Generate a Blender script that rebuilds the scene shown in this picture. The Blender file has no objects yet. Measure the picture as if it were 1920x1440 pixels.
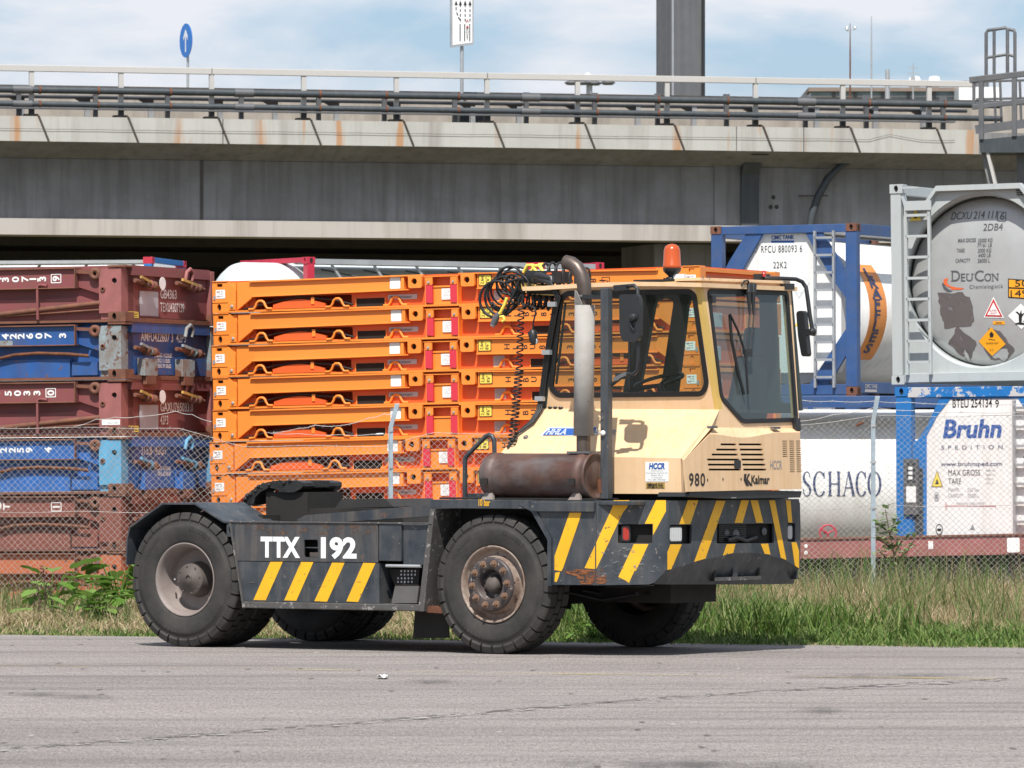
import bpy, math, random
from mathutils import Vector as V, Matrix, Euler
from mathutils.geometry import delaunay_2d_cdt
S = bpy.context.scene
C = S.collection
R = math.radians
# ------------------------------------------------------------------ camera, light, exposure
F, HZ, EYE = 11150.0, 846.0, 1.68          # focal length and horizon row in photo pixels, eye height in metres
cam = bpy.data.cameras.new('camera'); camo = bpy.data.objects.new('camera', cam); C.objects.link(camo)
camo.location = (0, 0, EYE); camo.rotation_euler = (R(90), 0, 0)
cam.sensor_width = 36; cam.lens = 36*F/1920; cam.shift_y = (HZ-720)/1920
cam.clip_start = 1; cam.clip_end = 6000
cam.dof.use_dof = True; cam.dof.focus_distance = 51; cam.dof.aperture_fstop = 16
S.camera = camo
SUN_EL = R(56); SUN_DIR = (-.08, -.997)     # horizontal direction towards the sun: behind the camera, a little to the left
sun = bpy.data.lights.new('sun', 'SUN'); suno = bpy.data.objects.new('sun', sun); C.objects.link(suno)
sun.energy = 4.7; sun.angle = R(.5); sun.color = (1, .965, .91)
sd = V((SUN_DIR[0]*math.cos(SUN_EL), SUN_DIR[1]*math.cos(SUN_EL), math.sin(SUN_EL)))
suno.rotation_euler = sd.to_track_quat('Z', 'Y').to_euler(); suno.location = (-10, -10, 40)
W = bpy.data.worlds.new('World'); S.world = W; W.use_nodes = True
nt = W.node_tree; nt.nodes.clear()
def N(nt, t, **k):
    n = nt.nodes.new(t)
    for a, b in k.items():
        if a.startswith('i_'):
            key = a[2:]; key = int(key) if key.isdigit() else key.replace('_', ' ')
            n.inputs[key].default_value = b
        else: setattr(n, a, b)
    return n
def ramp(nt, src, stops, interp='LINEAR'):
    n = N(nt, 'ShaderNodeValToRGB'); e = n.color_ramp.elements; n.color_ramp.interpolation = interp
    while len(e) < len(stops): e.new(.5)
    for k, (p, c) in enumerate(stops):
        e[k].position = p; e[k].color = c if len(c) == 4 else (*c, 1)
    nt.links.new(src, n.inputs[0]); return n
sky = N(nt, 'ShaderNodeTexSky', sky_type='NISHITA', sun_disc=False, sun_elevation=SUN_EL,
        sun_rotation=math.atan2(SUN_DIR[0], SUN_DIR[1]), air_density=1.0, dust_density=.6, ozone_density=1.5)
bg = N(nt, 'ShaderNodeBackground', i_Strength=.10); out = N(nt, 'ShaderNodeOutputWorld')
tc = N(nt, 'ShaderNodeTexCoord'); mp = N(nt, 'ShaderNodeMapping')
mp.inputs['Scale'].default_value = (14, 14, 42); mp.inputs['Location'].default_value = (3.1, 0, 1.5)
nz = N(nt, 'ShaderNodeTexNoise', i_Scale=1.0, i_Detail=7, i_Roughness=.52, i_Distortion=.25)
nt.links.new(tc.outputs['Generated'], mp.inputs[0]); nt.links.new(mp.outputs[0], nz.inputs['Vector'])
cl = ramp(nt, nz.outputs['Fac'], [(.40, (0, 0, 0)), (.50, (.5,)*3), (.58, (1,)*3)])
hs = N(nt, 'ShaderNodeMix', data_type='RGBA'); hs.inputs[6].default_value = (1, 1, 1, 1)
mx = N(nt, 'ShaderNodeMix', data_type='RGBA')
blue = N(nt, 'ShaderNodeMix', data_type='RGBA', blend_type='MULTIPLY'); blue.inputs[0].default_value = 1
SKY_TINT = (.85, .95, 1.0); SKY_LOW = (.60, .645, .88); CLOUD = (6.6, 6.8, 7.3)
sx = N(nt, 'ShaderNodeSeparateXYZ'); nt.links.new(tc.outputs['Generated'], sx.inputs[0])
tz = ramp(nt, sx.outputs['Z'], [(.02, (*SKY_LOW, 1)), (.16, (*SKY_TINT, 1))]); nt.links.new(tz.outputs[0], blue.inputs[7]); nt.links.new(sky.outputs[0], blue.inputs[6])
nt.links.new(cl.outputs[0], mx.inputs[0]); nt.links.new(blue.outputs[2], mx.inputs[6]); mx.inputs[7].default_value = (*CLOUD, 1)
nt.links.new(mx.outputs[2], bg.inputs[0]); nt.links.new(bg.outputs[0], out.inputs[0])
S.view_settings.view_transform = 'Standard'; S.view_settings.look = 'None'; S.view_settings.exposure = .33; S.view_settings.gamma = 1
S.cycles.max_bounces = 8; S.cycles.transparent_max_bounces = 24; S.cycles.use_denoising = True
rnd = random.Random(7)
# ------------------------------------------------------------------ photo pixel -> place
def P(px, py, d): return V(((px-960)*d/F, d, EYE-(py-HZ)*d/F))
class Place:
    """a thing's own axes: x right along it, y away, z up; origin where a photo pixel meets a chosen distance"""
    def __init__(s, px, d, z, yaw=0, pitch=0):
        s.o = V(((px-960)*d/F, d, z)); s.rot = Euler((0, pitch, yaw)); s.inv = s.rot.to_matrix().inverted()
    def on(s, px, py, p=(0, 0, 0), n=(0, 1, 0)):
        d = s.inv @ V(((px-960)/F, 1, -(py-HZ)/F)); o = s.inv @ (V((0, 0, EYE))-s.o)
        n = V(n); return o + d*((V(p)-o).dot(n)/d.dot(n))
    def y(s, px, py, y=0): return s.on(px, py, (0, y, 0), (0, 1, 0))
    def x(s, px, py, x=0): return s.on(px, py, (x, 0, 0), (1, 0, 0))
# ------------------------------------------------------------------ mesh builder
FONT = {}
def text_tris(s, bold, space):
    k = (s, bold, space)
    if k not in FONT:
        cu = bpy.data.curves.new('lettering', 'FONT'); cu.body = s; cu.size = 1; cu.offset = bold; cu.space_character = space; cu.resolution_u = 4
        ob = bpy.data.objects.new('lettering', cu); C.objects.link(ob)
        dg = bpy.context.evaluated_depsgraph_get(); me = bpy.data.meshes.new_from_object(ob.evaluated_get(dg))
        vs = [v.co.copy() for v in me.vertices]; fs = [tuple(p.vertices) for p in me.polygons]
        bpy.data.objects.remove(ob); bpy.data.curves.remove(cu); bpy.data.meshes.remove(me)
        FONT[k] = (vs, fs)
    return FONT[k]
def inside(p, l):
    r = False; j = len(l)-1
    for i in range(len(l)):
        if (l[i][1] > p.y) != (l[j][1] > p.y) and p.x < (l[j][0]-l[i][0])*(p.y-l[i][1])/(l[j][1]-l[i][1])+l[i][0]: r = not r
        j = i
    return r
class MB:
    def __init__(s): s.v = []; s.f = []; s.m = []; s.s = []; s.mats = []; s.fl = []
    def mi(s, m):
        if m not in s.mats: s.mats.append(m)
        return s.mats.index(m)
    def add(s, vs, fs, m, smooth=False):
        b = len(s.v); s.v += [tuple(v) for v in vs]; i = s.mi(m)
        for f in fs: s.f.append(tuple(b+k for k in f)); s.m.append(i); s.s.append(smooth)
        return s
    def box(s, x0, x1, y0, y1, z0, z1, m):
        vs = [(x, y, z) for x in (x0, x1) for y in (y0, y1) for z in (z0, z1)]
        return s.add(vs, [(0, 1, 3, 2), (4, 6, 7, 5), (0, 4, 5, 1), (2, 3, 7, 6), (0, 2, 6, 4), (1, 5, 7, 3)], m)
    def hexa(s, a, b, m):        # two quads a (front), b (back), matching order
        vs = list(a)+list(b); n = len(a)
        fs = [tuple(range(n)), tuple(range(2*n-1, n-1, -1))]+[(i, n+i, n+(i+1) % n, (i+1) % n) for i in range(n)]
        return s.add(vs, fs, m)
    def bar(s, p, q, w, h, m, up=(0, 0, 1)):
        p, q = V(p), V(q); d = (q-p).normalized(); u = V(up); a = d.cross(u)
        if a.length < 1e-4: a = d.cross(V((1, 0, 0)))
        a.normalize(); b = a.cross(d).normalized(); a = a*w/2; b = b*h/2
        return s.hexa([p-a-b, p+a-b, p+a+b, p-a+b], [q-a-b, q+a-b, q+a+b, q-a+b], m)
    def tube(s, path, r, m, n=10, closed=False, caps=True):
        path = [V(p) for p in path]; L = len(path); rs = r if isinstance(r, (list, tuple)) else [r]*L
        vs, fs = [], []; pu = None
        for i, p in enumerate(path):
            t = (path[(i+1) % L]-path[i-1]) if closed else (path[min(i+1, L-1)]-path[max(i-1, 0)])
            t.normalize()
            if pu is None: pu = t.cross(V((.13, .21, 1)));  pu = pu if pu.length > .05 else t.cross(V((1, 0, 0)))
            pu = (pu-t*pu.dot(t)).normalized(); w = t.cross(pu)
            for k in range(n):
                a = 2*math.pi*k/n; vs.append(p+(pu*math.cos(a)+w*math.sin(a))*rs[i])
        for i in range(L if closed else L-1):
            for k in range(n):
                j = (i+1) % L; fs.append((i*n+k, i*n+(k+1) % n, j*n+(k+1) % n, j*n+k))
        s.add(vs, fs, m, True)
        if caps and not closed: s.add(vs[:n], [tuple(range(n-1, -1, -1))], m); s.add(vs[-n:], [tuple(range(n))], m)
        return s
    def lathe(s, prof, o, ax, m, n=32, smooth=True):      # prof: [(along, radius)]
        o, ax = V(o), V(ax).normalized(); a = ax.cross(V((0, 0, 1)))
        if a.length < .01: a = V((1, 0, 0))
        a.normalize(); b = ax.cross(a); vs, fs = [], []
        for (t, r) in prof:
            for k in range(n):
                g = 2*math.pi*k/n; vs.append(o+ax*t+(a*math.cos(g)+b*math.sin(g))*r)
        for i in range(len(prof)-1):
            for k in range(n): fs.append((i*n+k, (i+1)*n+k, (i+1)*n+(k+1) % n, i*n+(k+1) % n))
        return s.add(vs, fs, m, smooth)
    def plate(s, outer, holes, O, U, Vv, t, m, me=None):     # flat outline with holes, thickness t along -(U x V)
        O, U, Vv = V(O), V(U), V(Vv); Nn = U.cross(Vv).normalized()
        loops = [outer]+list(holes); vs, es = [], []
        for l in loops:
            b = len(vs); vs += [V((p[0], p[1])) for p in l]; es += [(b+i, b+(i+1) % len(l)) for i in range(len(l))]
        rv, re, rf, *_ = delaunay_2d_cdt(vs, es, [], 1, 1e-6)
        f3 = [O+U*p.x+Vv*p.y for p in rv]; b3 = [p-Nn*t for p in f3]
        fs = []
        for f in rf:
            c = sum((rv[k] for k in f), V((0, 0)))/len(f)
            if not inside(c, outer) or any(inside(c, h) for h in holes): continue
            f = tuple(f); ar = sum(rv[f[i-1]].cross(rv[f[i]]) for i in range(len(f)))
            fs.append(f if ar > 0 else f[::-1])
        s.add(f3, fs, m)
        if t:
            s.add(b3, [f[::-1] for f in fs], m)
            for l in loops:
                n = len(l); A = [O+U*p[0]+Vv*p[1] for p in l]; B = [p-Nn*t for p in A]
                s.add(A+B, [(i, n+i, n+(i+1) % n, (i+1) % n) for i in range(n)], me or m)
        return s
    def poly(s, pts, m): return s.add(pts, [tuple(range(len(pts)))], m)
    def text(s, t, O, U, Vv, size, m, sx=1, bold=0, space=1, center=False):
        vs, fs = text_tris(t, bold, space)
        if not vs: return s
        O, U, Vv = V(O), V(U).normalized(), V(Vv).normalized()
        k = size/.69; w = 0
        if center: w = (min(v.x for v in vs)+max(v.x for v in vs))/2
        return s.add([O+U*((v.x-w)*k*sx)+Vv*(v.y*k) for v in vs], fs, m)
    def grid(s, fn, nu, nv, m, smooth=True, closed=False):
        vs = [fn(i/nu, j/nv) for i in range(nu+1) for j in range(nv+1)]
        fs = [(i*(nv+1)+j, (i+1)*(nv+1)+j, (i+1)*(nv+1)+j+1, i*(nv+1)+j+1) for i in range(nu) for j in range(nv)]
        return s.add(vs, fs, m, smooth)
    def build(s, name, parent=None, bevel=0, seg=2, loc=None):
        me = bpy.data.meshes.new(name); me.from_pydata(s.v, [], s.f)
        for m in s.mats: me.materials.append(m)
        me.polygons.foreach_set('material_index', s.m); me.polygons.foreach_set('use_smooth', s.s); me.update()
        o = bpy.data.objects.new(name, me); C.objects.link(o)
        if parent: o.parent = parent
        if loc: o.location = loc
        if bevel:
            b = o.modifiers.new('bevel', 'BEVEL'); b.width = bevel; b.segments = seg; b.limit_method = 'ANGLE'; b.angle_limit = R(40)
            b.harden_normals = False
        return o
def rrect(x0, x1, y0, y1, r, n=5):
    o = []
    for cx, cy, a in ((x1-r, y0+r, -90), (x1-r, y1-r, 0), (x0+r, y1-r, 90), (x0+r, y0+r, 180)):
        for k in range(n+1):
            g = R(a+90*k/n); o.append((cx+r*math.cos(g), cy+r*math.sin(g)))
    return o
def rpoly(pts, r, n=4):      # rounded corners on any convex-ish outline
    o = []; L = len(pts)
    for i in range(L):
        p = V(pts[i]).to_2d(); a = (V(pts[i-1]).to_2d()-p); b = (V(pts[(i+1) % L]).to_2d()-p)
        q = min(r, a.length*.45, b.length*.45); A = p+a.normalized()*q; B = p+b.normalized()*q
        for k in range(n+1):
            t = k/n; o.append(tuple(A*(1-t)**2+p*2*t*(1-t)+B*t*t))
    return o
def circ(cx, cy, rx, ry=None, n=24, a0=0):
    ry = ry or rx; return [(cx+rx*math.cos(a0+2*math.pi*k/n), cy+ry*math.sin(a0+2*math.pi*k/n)) for k in range(n)]
def ccw(p):
    a = sum(p[i-1][0]*p[i][1]-p[i][0]*p[i-1][1] for i in range(len(p))); return p if a > 0 else p[::-1]
def thing(name, label, cat, place=None, group=None, loc=(0, 0, 0)):
    o = bpy.data.objects.new(name, None); C.objects.link(o); o.empty_display_size = .2
    if place: o.location = place.o; o.rotation_euler = place.rot
    else: o.location = loc
    return tag(o, label, cat, group)
def tag(o, label, cat, group=None):
    o['label'] = label; o['category'] = cat
    if group: o['group'] = group
    return o
def setting(o, kind='structure'): o['kind'] = kind; return o
def copy_tree(o, parent=None):
    c = o.copy(); C.objects.link(c); c.parent = parent
    for ch in list(o.children): copy_tree(ch, c)
    return c
# ------------------------------------------------------------------ materials
def mat(name, col, rough=.55, metal=0, orand=0, var=.12, vs=3, dirt=None, da=.35, ds=2.0, streak=None, sa=.3, ss=(9, 9, .8), chips=None, ca=.03, cs=14, spec=.5, bump=0, bs=60, rot=None):
    m = bpy.data.materials.new(name); m.use_nodes = True; t = m.node_tree; t.nodes.clear()
    o = N(t, 'ShaderNodeOutputMaterial'); b = N(t, 'ShaderNodeBsdfPrincipled'); t.links.new(b.outputs[0], o.inputs[0])
    b.inputs['Roughness'].default_value = rough; b.inputs['Metallic'].default_value = metal; b.inputs['Specular IOR Level'].default_value = spec
    tc = N(t, 'ShaderNodeTexCoord'); vec = tc.outputs['Object']
    def noise(scale, detail=5, v=vec, ro=.6):
        n = N(t, 'ShaderNodeTexNoise', i_Scale=scale, i_Detail=detail, i_Roughness=ro); t.links.new(v, n.inputs['Vector']); return n.outputs['Fac']
    def mapped(sc):
        q = N(t, 'ShaderNodeMapping'); q.inputs['Scale'].default_value = sc; t.links.new(vec, q.inputs[0]); return q.outputs[0]
    def mixc(fac, a, bcol, mode='MIX'):
        x = N(t, 'ShaderNodeMix', data_type='RGBA', blend_type=mode)
        if isinstance(fac, float): x.inputs[0].default_value = fac
        else: t.links.new(fac, x.inputs[0])
        for sk, c in ((6, a), (7, bcol)):
            if isinstance(c, tuple): x.inputs[sk].default_value = (*c[:3], 1)
            else: t.links.new(c, x.inputs[sk])
        return x.outputs[2]
    lo = tuple(max(0, c*(1-var)) for c in col); hi = tuple(min(1, c*(1+var)) for c in col)
    cur = ramp(t, noise(vs), [(.3, lo), (.7, hi)]).outputs[0]
    if dirt:
        cur = mixc(ramp(t, noise(ds, 8, ro=.68), [(.5-da*.35, (0, 0, 0)), (.5-da*.35+.3, (min(1, da*1.6),)*3)]).outputs[0], cur, dirt)
    if streak:
        cur = mixc(ramp(t, noise(1, 6, mapped(ss), .62), [(.5-sa*.1, (0, 0, 0)), (.78-sa*.1, (min(1, sa*2),)*3)]).outputs[0], cur, streak)
    if chips:
        f1 = ramp(t, noise(cs, 8, ro=.72), [(.68-ca*1.6, (0, 0, 0)), (.70-ca*1.6, (1, 1, 1))]).outputs[0]
        cur = mixc(f1, cur, chips)
    if orand:      # every piece faded a little differently
        oi = N(t, 'ShaderNodeObjectInfo'); cur = mixc(1.0, cur, ramp(t, oi.outputs['Random'], [(0, (1-orand,)*3), (1, (1, 1+orand*.4, 1+orand*1.5))]).outputs[0], 'MULTIPLY')
    t.links.new(cur, b.inputs['Base Color'])
    rn = N(t, 'ShaderNodeMapRange', i_To_Min=max(.04, rough-.12), i_To_Max=min(1, rough+.15)); t.links.new(noise(5), rn.inputs[0]); t.links.new(rn.outputs[0], b.inputs['Roughness'])
    if bump:
        bp = N(t, 'ShaderNodeBump', i_Strength=bump, i_Distance=.01); t.links.new(noise(bs, 6), bp.inputs['Height']); t.links.new(bp.outputs[0], b.inputs['Normal'])
    return m
RUST = (.16, .055, .022); DRT = (.10, .085, .07)
M = {}
M['cream'] = mat('cream_paint', (.76, .525, .315), .42, var=.05, vs=2, dirt=(.55, .36, .18), da=.18, ds=3, streak=(.60, .37, .15), sa=.24, ss=(16, 16, 1.0), chips=(.16, .10, .05), ca=-.004, cs=15)
M['creamshade'] = mat('shaded_cream_paint', (.62, .42, .12), .5, var=.1)  # darker, yellower copy of the cream with underside shading put into the colour
M['dark'] = mat('slate_grey_paint', (.028, .037, .047), .42, var=.2, vs=4, dirt=(.085, .085, .085), da=.32, ds=4, streak=(.13, .115, .10), sa=.26, ss=(10, 10, 1.5), chips=(.24, .20, .17), ca=.03, cs=15)
M['darkrust'] = mat('rust_flecked_slate_paint', (.028, .037, .047), .45, var=.25, vs=4, dirt=(.085, .075, .068), da=.42, ds=3.2, streak=(.15, .125, .105), sa=.34, ss=(11, 11, 1.2), chips=(.14, .075, .045), ca=.042, cs=8)
M['worn'] = mat('worn_steel_edge', (.13, .125, .12), .55, .2, var=.35, vs=9, dirt=(.05, .045, .04), da=.5, ds=9, chips=(.3, .28, .26), ca=.06, cs=15)
M['black'] = mat('black_rubber', (.012, .012, .013), .5, var=.2)
M['blackp'] = mat('black_plastic', (.020, .021, .023), .38, var=.15)
M['under'] = mat('grimy_underbody', (.012, .011, .010), .8, var=.4, dirt=(.03, .026, .022), da=.4)
M['grease'] = mat('black_grease', (.012, .012, .012), .42, var=.3, vs=14, bump=.8, bs=24, dirt=(.05, .047, .043), da=.25, ds=8)
M['yellow'] = mat('yellow_hazard_paint', (.84, .44, .012), .45, var=.06, chips=(.04, .05, .06), ca=.035, cs=13, dirt=(.55, .30, .02), da=.25)
M['white'] = mat('white_paint', (.80, .80, .78), .5, var=.04, chips=(.04, .05, .06), ca=.012, cs=18)
M['sticker'] = mat('white_sticker', (.82, .82, .80), .45, var=.03)
M['tyre'] = mat('worn_tyre_rubber', (.022, .021, .020), .75, var=.3, vs=5, dirt=(.066, .058, .05), da=.38, ds=4, bump=.25, bs=80)
M['hub'] = mat('dusty_brown_hub', (.090, .074, .066), .7, var=.2, vs=8, dirt=(.10, .08, .07), da=.4, ds=6)
M['rim'] = mat('pale_dusty_rim', (.235, .20, .185), .6, var=.15, dirt=(.17, .13, .11), da=.4, ds=5)
M['rustrim'] = mat('rusty_cream_rim', (.37, .31, .26), .55, var=.3, vs=7, dirt=(.12, .055, .03), da=.5, ds=6, chips=(.05, .03, .025), ca=.05)
M['rust'] = mat('rust', RUST, .8, var=.4, vs=10, dirt=(.07, .03, .02), da=.4, ds=9)
M['glass_seal'] = M['black']
M['muff'] = mat('scorched_muffler_steel', (.070, .042, .036), .55, .1, var=.35, vs=5, dirt=(.17, .068, .036), da=.34, ds=3.2, streak=(.20, .19, .19), sa=.34, ss=(2.2, 9, 2.0), chips=(.28, .25, .22), ca=-.005, cs=26)
M['pipe'] = mat('scorched_pipe_steel', (.13, .105, .09), .42, .55, var=.25, vs=8, dirt=(.09, .06, .05), da=.4, ds=7)
M['shield'] = mat('pale_heat_shield', (.34, .325, .30), .75, 0, var=.1, vs=5, dirt=(.26, .22, .19), da=.28, ds=6, chips=(.1, .06, .05), ca=0)
M['metal'] = mat('galvanised_steel', (.45, .46, .47), .45, .55, var=.12)
M['bolt'] = mat('bare_bolt_steel', (.20, .12, .08), .6, .1, var=.3, vs=20)
M['blue'] = mat('blue_print', (.02, .09, .33), .5, var=.05)
M['ink'] = mat('black_print', (.014, .014, .016), .5, var=.1)
M['greyink'] = mat('grey_print', (.26, .27, .29), .5, var=.1)
M['navy'] = mat('navy_lettering', (.03, .05, .13), .5, var=.1)
def glass(name, tint, refl=1.0, haze=.02):
    m = bpy.data.materials.new(name); m.use_nodes = True; t = m.node_tree; t.nodes.clear()
    o = N(t, 'ShaderNodeOutputMaterial'); tr = N(t, 'ShaderNodeBsdfTransparent'); tr.inputs[0].default_value = (*tint, 1)
    g = N(t, 'ShaderNodeBsdfGlossy'); g.inputs['Roughness'].default_value = .03; fr = N(t, 'ShaderNodeLayerWeight'); pw = N(t, 'ShaderNodeMath', operation='POWER'); pw.inputs[1].default_value = 4; t.links.new(fr.outputs['Facing'], pw.inputs[0])
    k = N(t, 'ShaderNodeMath', operation='MULTIPLY_ADD'); k.inputs[1].default_value = .8; k.inputs[2].default_value = .04*refl; t.links.new(pw.outputs[0], k.inputs[0])
    x = N(t, 'ShaderNodeMixShader'); t.links.new(k.outputs[0], x.inputs[0]); t.links.new(tr.outputs[0], x.inputs[1]); t.links.new(g.outputs[0], x.inputs[2])
    df = N(t, 'ShaderNodeBsdfDiffuse'); df.inputs[0].default_value = (.42, .46, .44, 1); y = N(t, 'ShaderNodeMixShader'); y.inputs[0].default_value = haze  # pale diffuse mix stands in for hazy sky reflection on the pane
    t.links.new(x.outputs[0], y.inputs[1]); t.links.new(df.outputs[0], y.inputs[2]); t.links.new(y.outputs[0], o.inputs[0]); return m
M['glass'] = glass('green_tinted_glass', (.70, .80, .76), 1.0)
M['screen'] = glass('windscreen_glass', (.62, .72, .70), 2.0, .12)
def lens_mat(name, col, rough=.15):
    m = mat(name, col, rough, var=.05); return m
M['lens'] = lens_mat('clear_lamp_lens', (.55, .56, .55)); M['redlens'] = lens_mat('red_lamp_lens', (.35, .03, .02)); M['amber'] = lens_mat('amber_beacon_lens', (.45, .075, .014), .2)
import numpy as np
# ================================================================== GROUND
def noise_mat(name, build): 
    m = bpy.data.materials.new(name); m.use_nodes = True; t = m.node_tree; t.nodes.clear()
    o = N(t, 'ShaderNodeOutputMaterial'); b = N(t, 'ShaderNodeBsdfPrincipled'); t.links.new(b.outputs[0], o.inputs[0]); build(t, b, o); return m
def n_(t, scale, vec, detail=5, ro=.6, dist=0):
    n = N(t, 'ShaderNodeTexNoise', i_Scale=scale, i_Detail=detail, i_Roughness=ro, i_Distortion=dist); t.links.new(vec, n.inputs['Vector']); return n.outputs['Fac']
def mp_(t, sc, rot=0):
    tc = N(t, 'ShaderNodeTexCoord'); q = N(t, 'ShaderNodeMapping'); q.inputs['Scale'].default_value = sc; q.inputs['Rotation'].default_value = (0, 0, rot)
    t.links.new(tc.outputs['Object'], q.inputs[0]); return q.outputs[0]
def mixc_(t, fac, a, b, mode='MIX'):
    x = N(t, 'ShaderNodeMix', data_type='RGBA', blend_type=mode)
    if isinstance(fac, (int, float)): x.inputs[0].default_value = fac
    else: t.links.new(fac, x.inputs[0])
    for k, c in ((6, a), (7, b)):
        if isinstance(c, tuple): x.inputs[k].default_value = (*c[:3], 1)
        else: t.links.new(c, x.inputs[k])
    return x.outputs[2]
def pave(t, b, o):
    v = mp_(t, (1, 1, 1), R(-15))
    br = N(t, 'ShaderNodeTexBrick', offset=.5, i_Scale=1.0, i_Mortar_Size=.006, i_Mortar_Smooth=.3, i_Bias=.1, i_Brick_Width=.21, i_Row_Height=.105)
    t.links.new(v, br.inputs['Vector'])
    br.inputs['Color1'].default_value = (.238, .213, .198, 1); br.inputs['Color2'].default_value = (.276, .249, .233, 1); br.inputs['Mortar'].default_value = (.198, .177, .164, 1)
    big = ramp(t, n_(t, 1, mp_(t, (.16, .55, 1)), 7, .62), [(.3, (.80, .79, .79)), (.5, (.98,)*3), (.72, (1.12, 1.11, 1.10))]).outputs[0]
    c = mixc_(t, 1, br.outputs['Color'], big, 'MULTIPLY')
    fine = ramp(t, n_(t, 1, mp_(t, (42, 4.0, 1), -.04), 6, .75), [(.30, (.60,)*3), (.5, (1,)*3), (.70, (1.28,)*3)]).outputs[0]
    c = mixc_(t, .9, c, fine, 'MULTIPLY')
    tr = ramp(t, n_(t, 1, mp_(t, (.10, 1.7, 1)), 5, .55), [(.50, (0, 0, 0)), (.70, (.6,)*3)]).outputs[0]      # dark tyre tracks along the yard
    c = mixc_(t, tr, c, (.115, .103, .096))
    sp = N(t, 'ShaderNodeTexVoronoi', i_Scale=1.0, i_Randomness=.85); t.links.new(mp_(t, (4.6, .75, 1), -.05), sp.inputs['Vector'])
    c = mixc_(t, ramp(t, sp.outputs['Distance'], [(.07, (.85,)*3), (.13, (0, 0, 0))]).outputs[0], c, (.075, .062, .055))  # dark dots paint the small shadows at uneven paver edges
    sp2 = N(t, 'ShaderNodeTexVoronoi', i_Scale=1.0); t.links.new(mp_(t, (2.1, .42, 1), .08), sp2.inputs['Vector'])
    c = mixc_(t, ramp(t, sp2.outputs['Distance'], [(.025, (.7,)*3), (.055, (0, 0, 0))]).outputs[0], c, (.40, .38, .36))
    st = ramp(t, n_(t, 1, mp_(t, (.45, .9, 1), .3), 8, .7, .6), [(.60, (0, 0, 0)), (.70, (.5,)*3)]).outputs[0]; c = mixc_(t, st, c, (.12, .11, .105))     # old oil stains
    du = ramp(t, n_(t, 1, mp_(t, (.5, 2.6, 1), -.1), 8, .72), [(.56, (0, 0, 0)), (.72, (.55,)*3)]).outputs[0]; c = mixc_(t, du, c, (.27, .25, .236))     # dry dust
    gr = ramp(t, n_(t, 1, mp_(t, (90, 8, 1), .03), 3, .8), [(.34, (.62,)*3), (.5, (1,)*3), (.66, (1.32,)*3)]).outputs[0]; c = mixc_(t, 1, c, gr, 'MULTIPLY')
    t.links.new(c, b.inputs['Base Color']); b.inputs['Roughness'].default_value = .85; b.inputs['Specular IOR Level'].default_value = .25
    bp = N(t, 'ShaderNodeBump', i_Strength=.5, i_Distance=.012); t.links.new(n_(t, 30, v, 6, .7), bp.inputs['Height']); t.links.new(bp.outputs[0], b.inputs['Normal'])
def soil(t, b, o):
    v = mp_(t, (1, 1, 1)); c = ramp(t, n_(t, .8, v, 8, .7), [(.3, (.05, .055, .02)), (.5, (.14, .115, .06)), (.7, (.22, .18, .11))]).outputs[0]
    t.links.new(c, b.inputs['Base Color']); b.inputs['Roughness'].default_value = .95
M['pave'] = noise_mat('weathered_pavers', pave); M['soil'] = noise_mat('dry_soil', soil)
setting(MB().add([(-3000, -500, -.03), (3000, -500, -.03), (3000, 4000, -.03), (-3000, 4000, -.03)], [(0, 1, 2, 3)], M['soil']).build('ground'))
E0, E1 = P(0, 1190, 54.45), P(1920, 1214, 50.85)
edge = lambda X: E0.y+(X-E0.x)*(E1.y-E0.y)/(E1.x-E0.x)
nE = 120; xs = [-40+80*i/nE for i in range(nE+1)]
ev = [(x, edge(x)+rnd.uniform(-.06, .06), 0) for x in xs]
road = MB()
for i in range(nE):
    road.poly([(xs[i], -60, 0), (xs[i+1], -60, 0), ev[i+1], ev[i]], M['pave'])
    road.poly([ev[i], ev[i+1], (ev[i+1][0], ev[i+1][1], -.03), (ev[i][0], ev[i][1], -.03)], M['pave'])
road_o = setting(road.build('road'))
def worn(col, lo, hi, sc):
    def f(t, b, o):
        b.inputs['Base Color'].default_value = (*col, 1); b.inputs['Roughness'].default_value = .8
        tr = N(t, 'ShaderNodeBsdfTransparent'); x = N(t, 'ShaderNodeMixShader')
        t.links.new(ramp(t, n_(t, 1, mp_(t, sc), 8, .75), [(lo, (0, 0, 0)), (hi, (1, 1, 1))]).outputs[0], x.inputs[0])
        t.links.new(tr.outputs[0], x.inputs[1]); t.links.new(b.outputs[0], x.inputs[2]); t.links.new(x.outputs[0], o.inputs[0])
    return f
M['yline'] = noise_mat('worn_yellow_line_paint', worn((.48, .36, .13), .50, .60, (.8, 4, 1)))
M['seam'] = noise_mat('cracked_joint_filler', worn((.10, .086, .077), .46, .60, (9, 3, 1)))
M['seam2'] = noise_mat('pale_joint_edge', worn((.36, .335, .31), .50, .58, (6, 3, 1)))
def gpx(px, py, z=.004): d = (EYE-z)*F/(py-HZ); return V(((px-960)*d/F, d, z))
def strip(name, pts, w, m, z):
    b = MB(); q = [gpx(*p, z) for p in pts]
    for i in range(len(q)-1): b.poly([q[i]-V((0, w/2, 0)), q[i+1]-V((0, w/2, 0)), q[i+1]+V((0, w/2, 0)), q[i]+V((0, w/2, 0))], m)
    return b.build(name, road_o)
strip('road_line', [(-300, 1244), (0, 1248.5), (480, 1253.5), (960, 1262), (1500, 1268), (2100, 1275)], .20, M['yline'], .004)
seam = [(-200, 1420), (0, 1404), (230, 1388), (480, 1369), (720, 1350), (960, 1331), (1200, 1310), (1500, 1292), (1920, 1270)]
sj = []
for (a, b), (c, d_) in zip(seam, seam[1:]):
    for k in range(14): sj.append((a+(c-a)*k/14, b+(d_-b)*k/14+rnd.uniform(-1.1, 1.1)))
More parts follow.
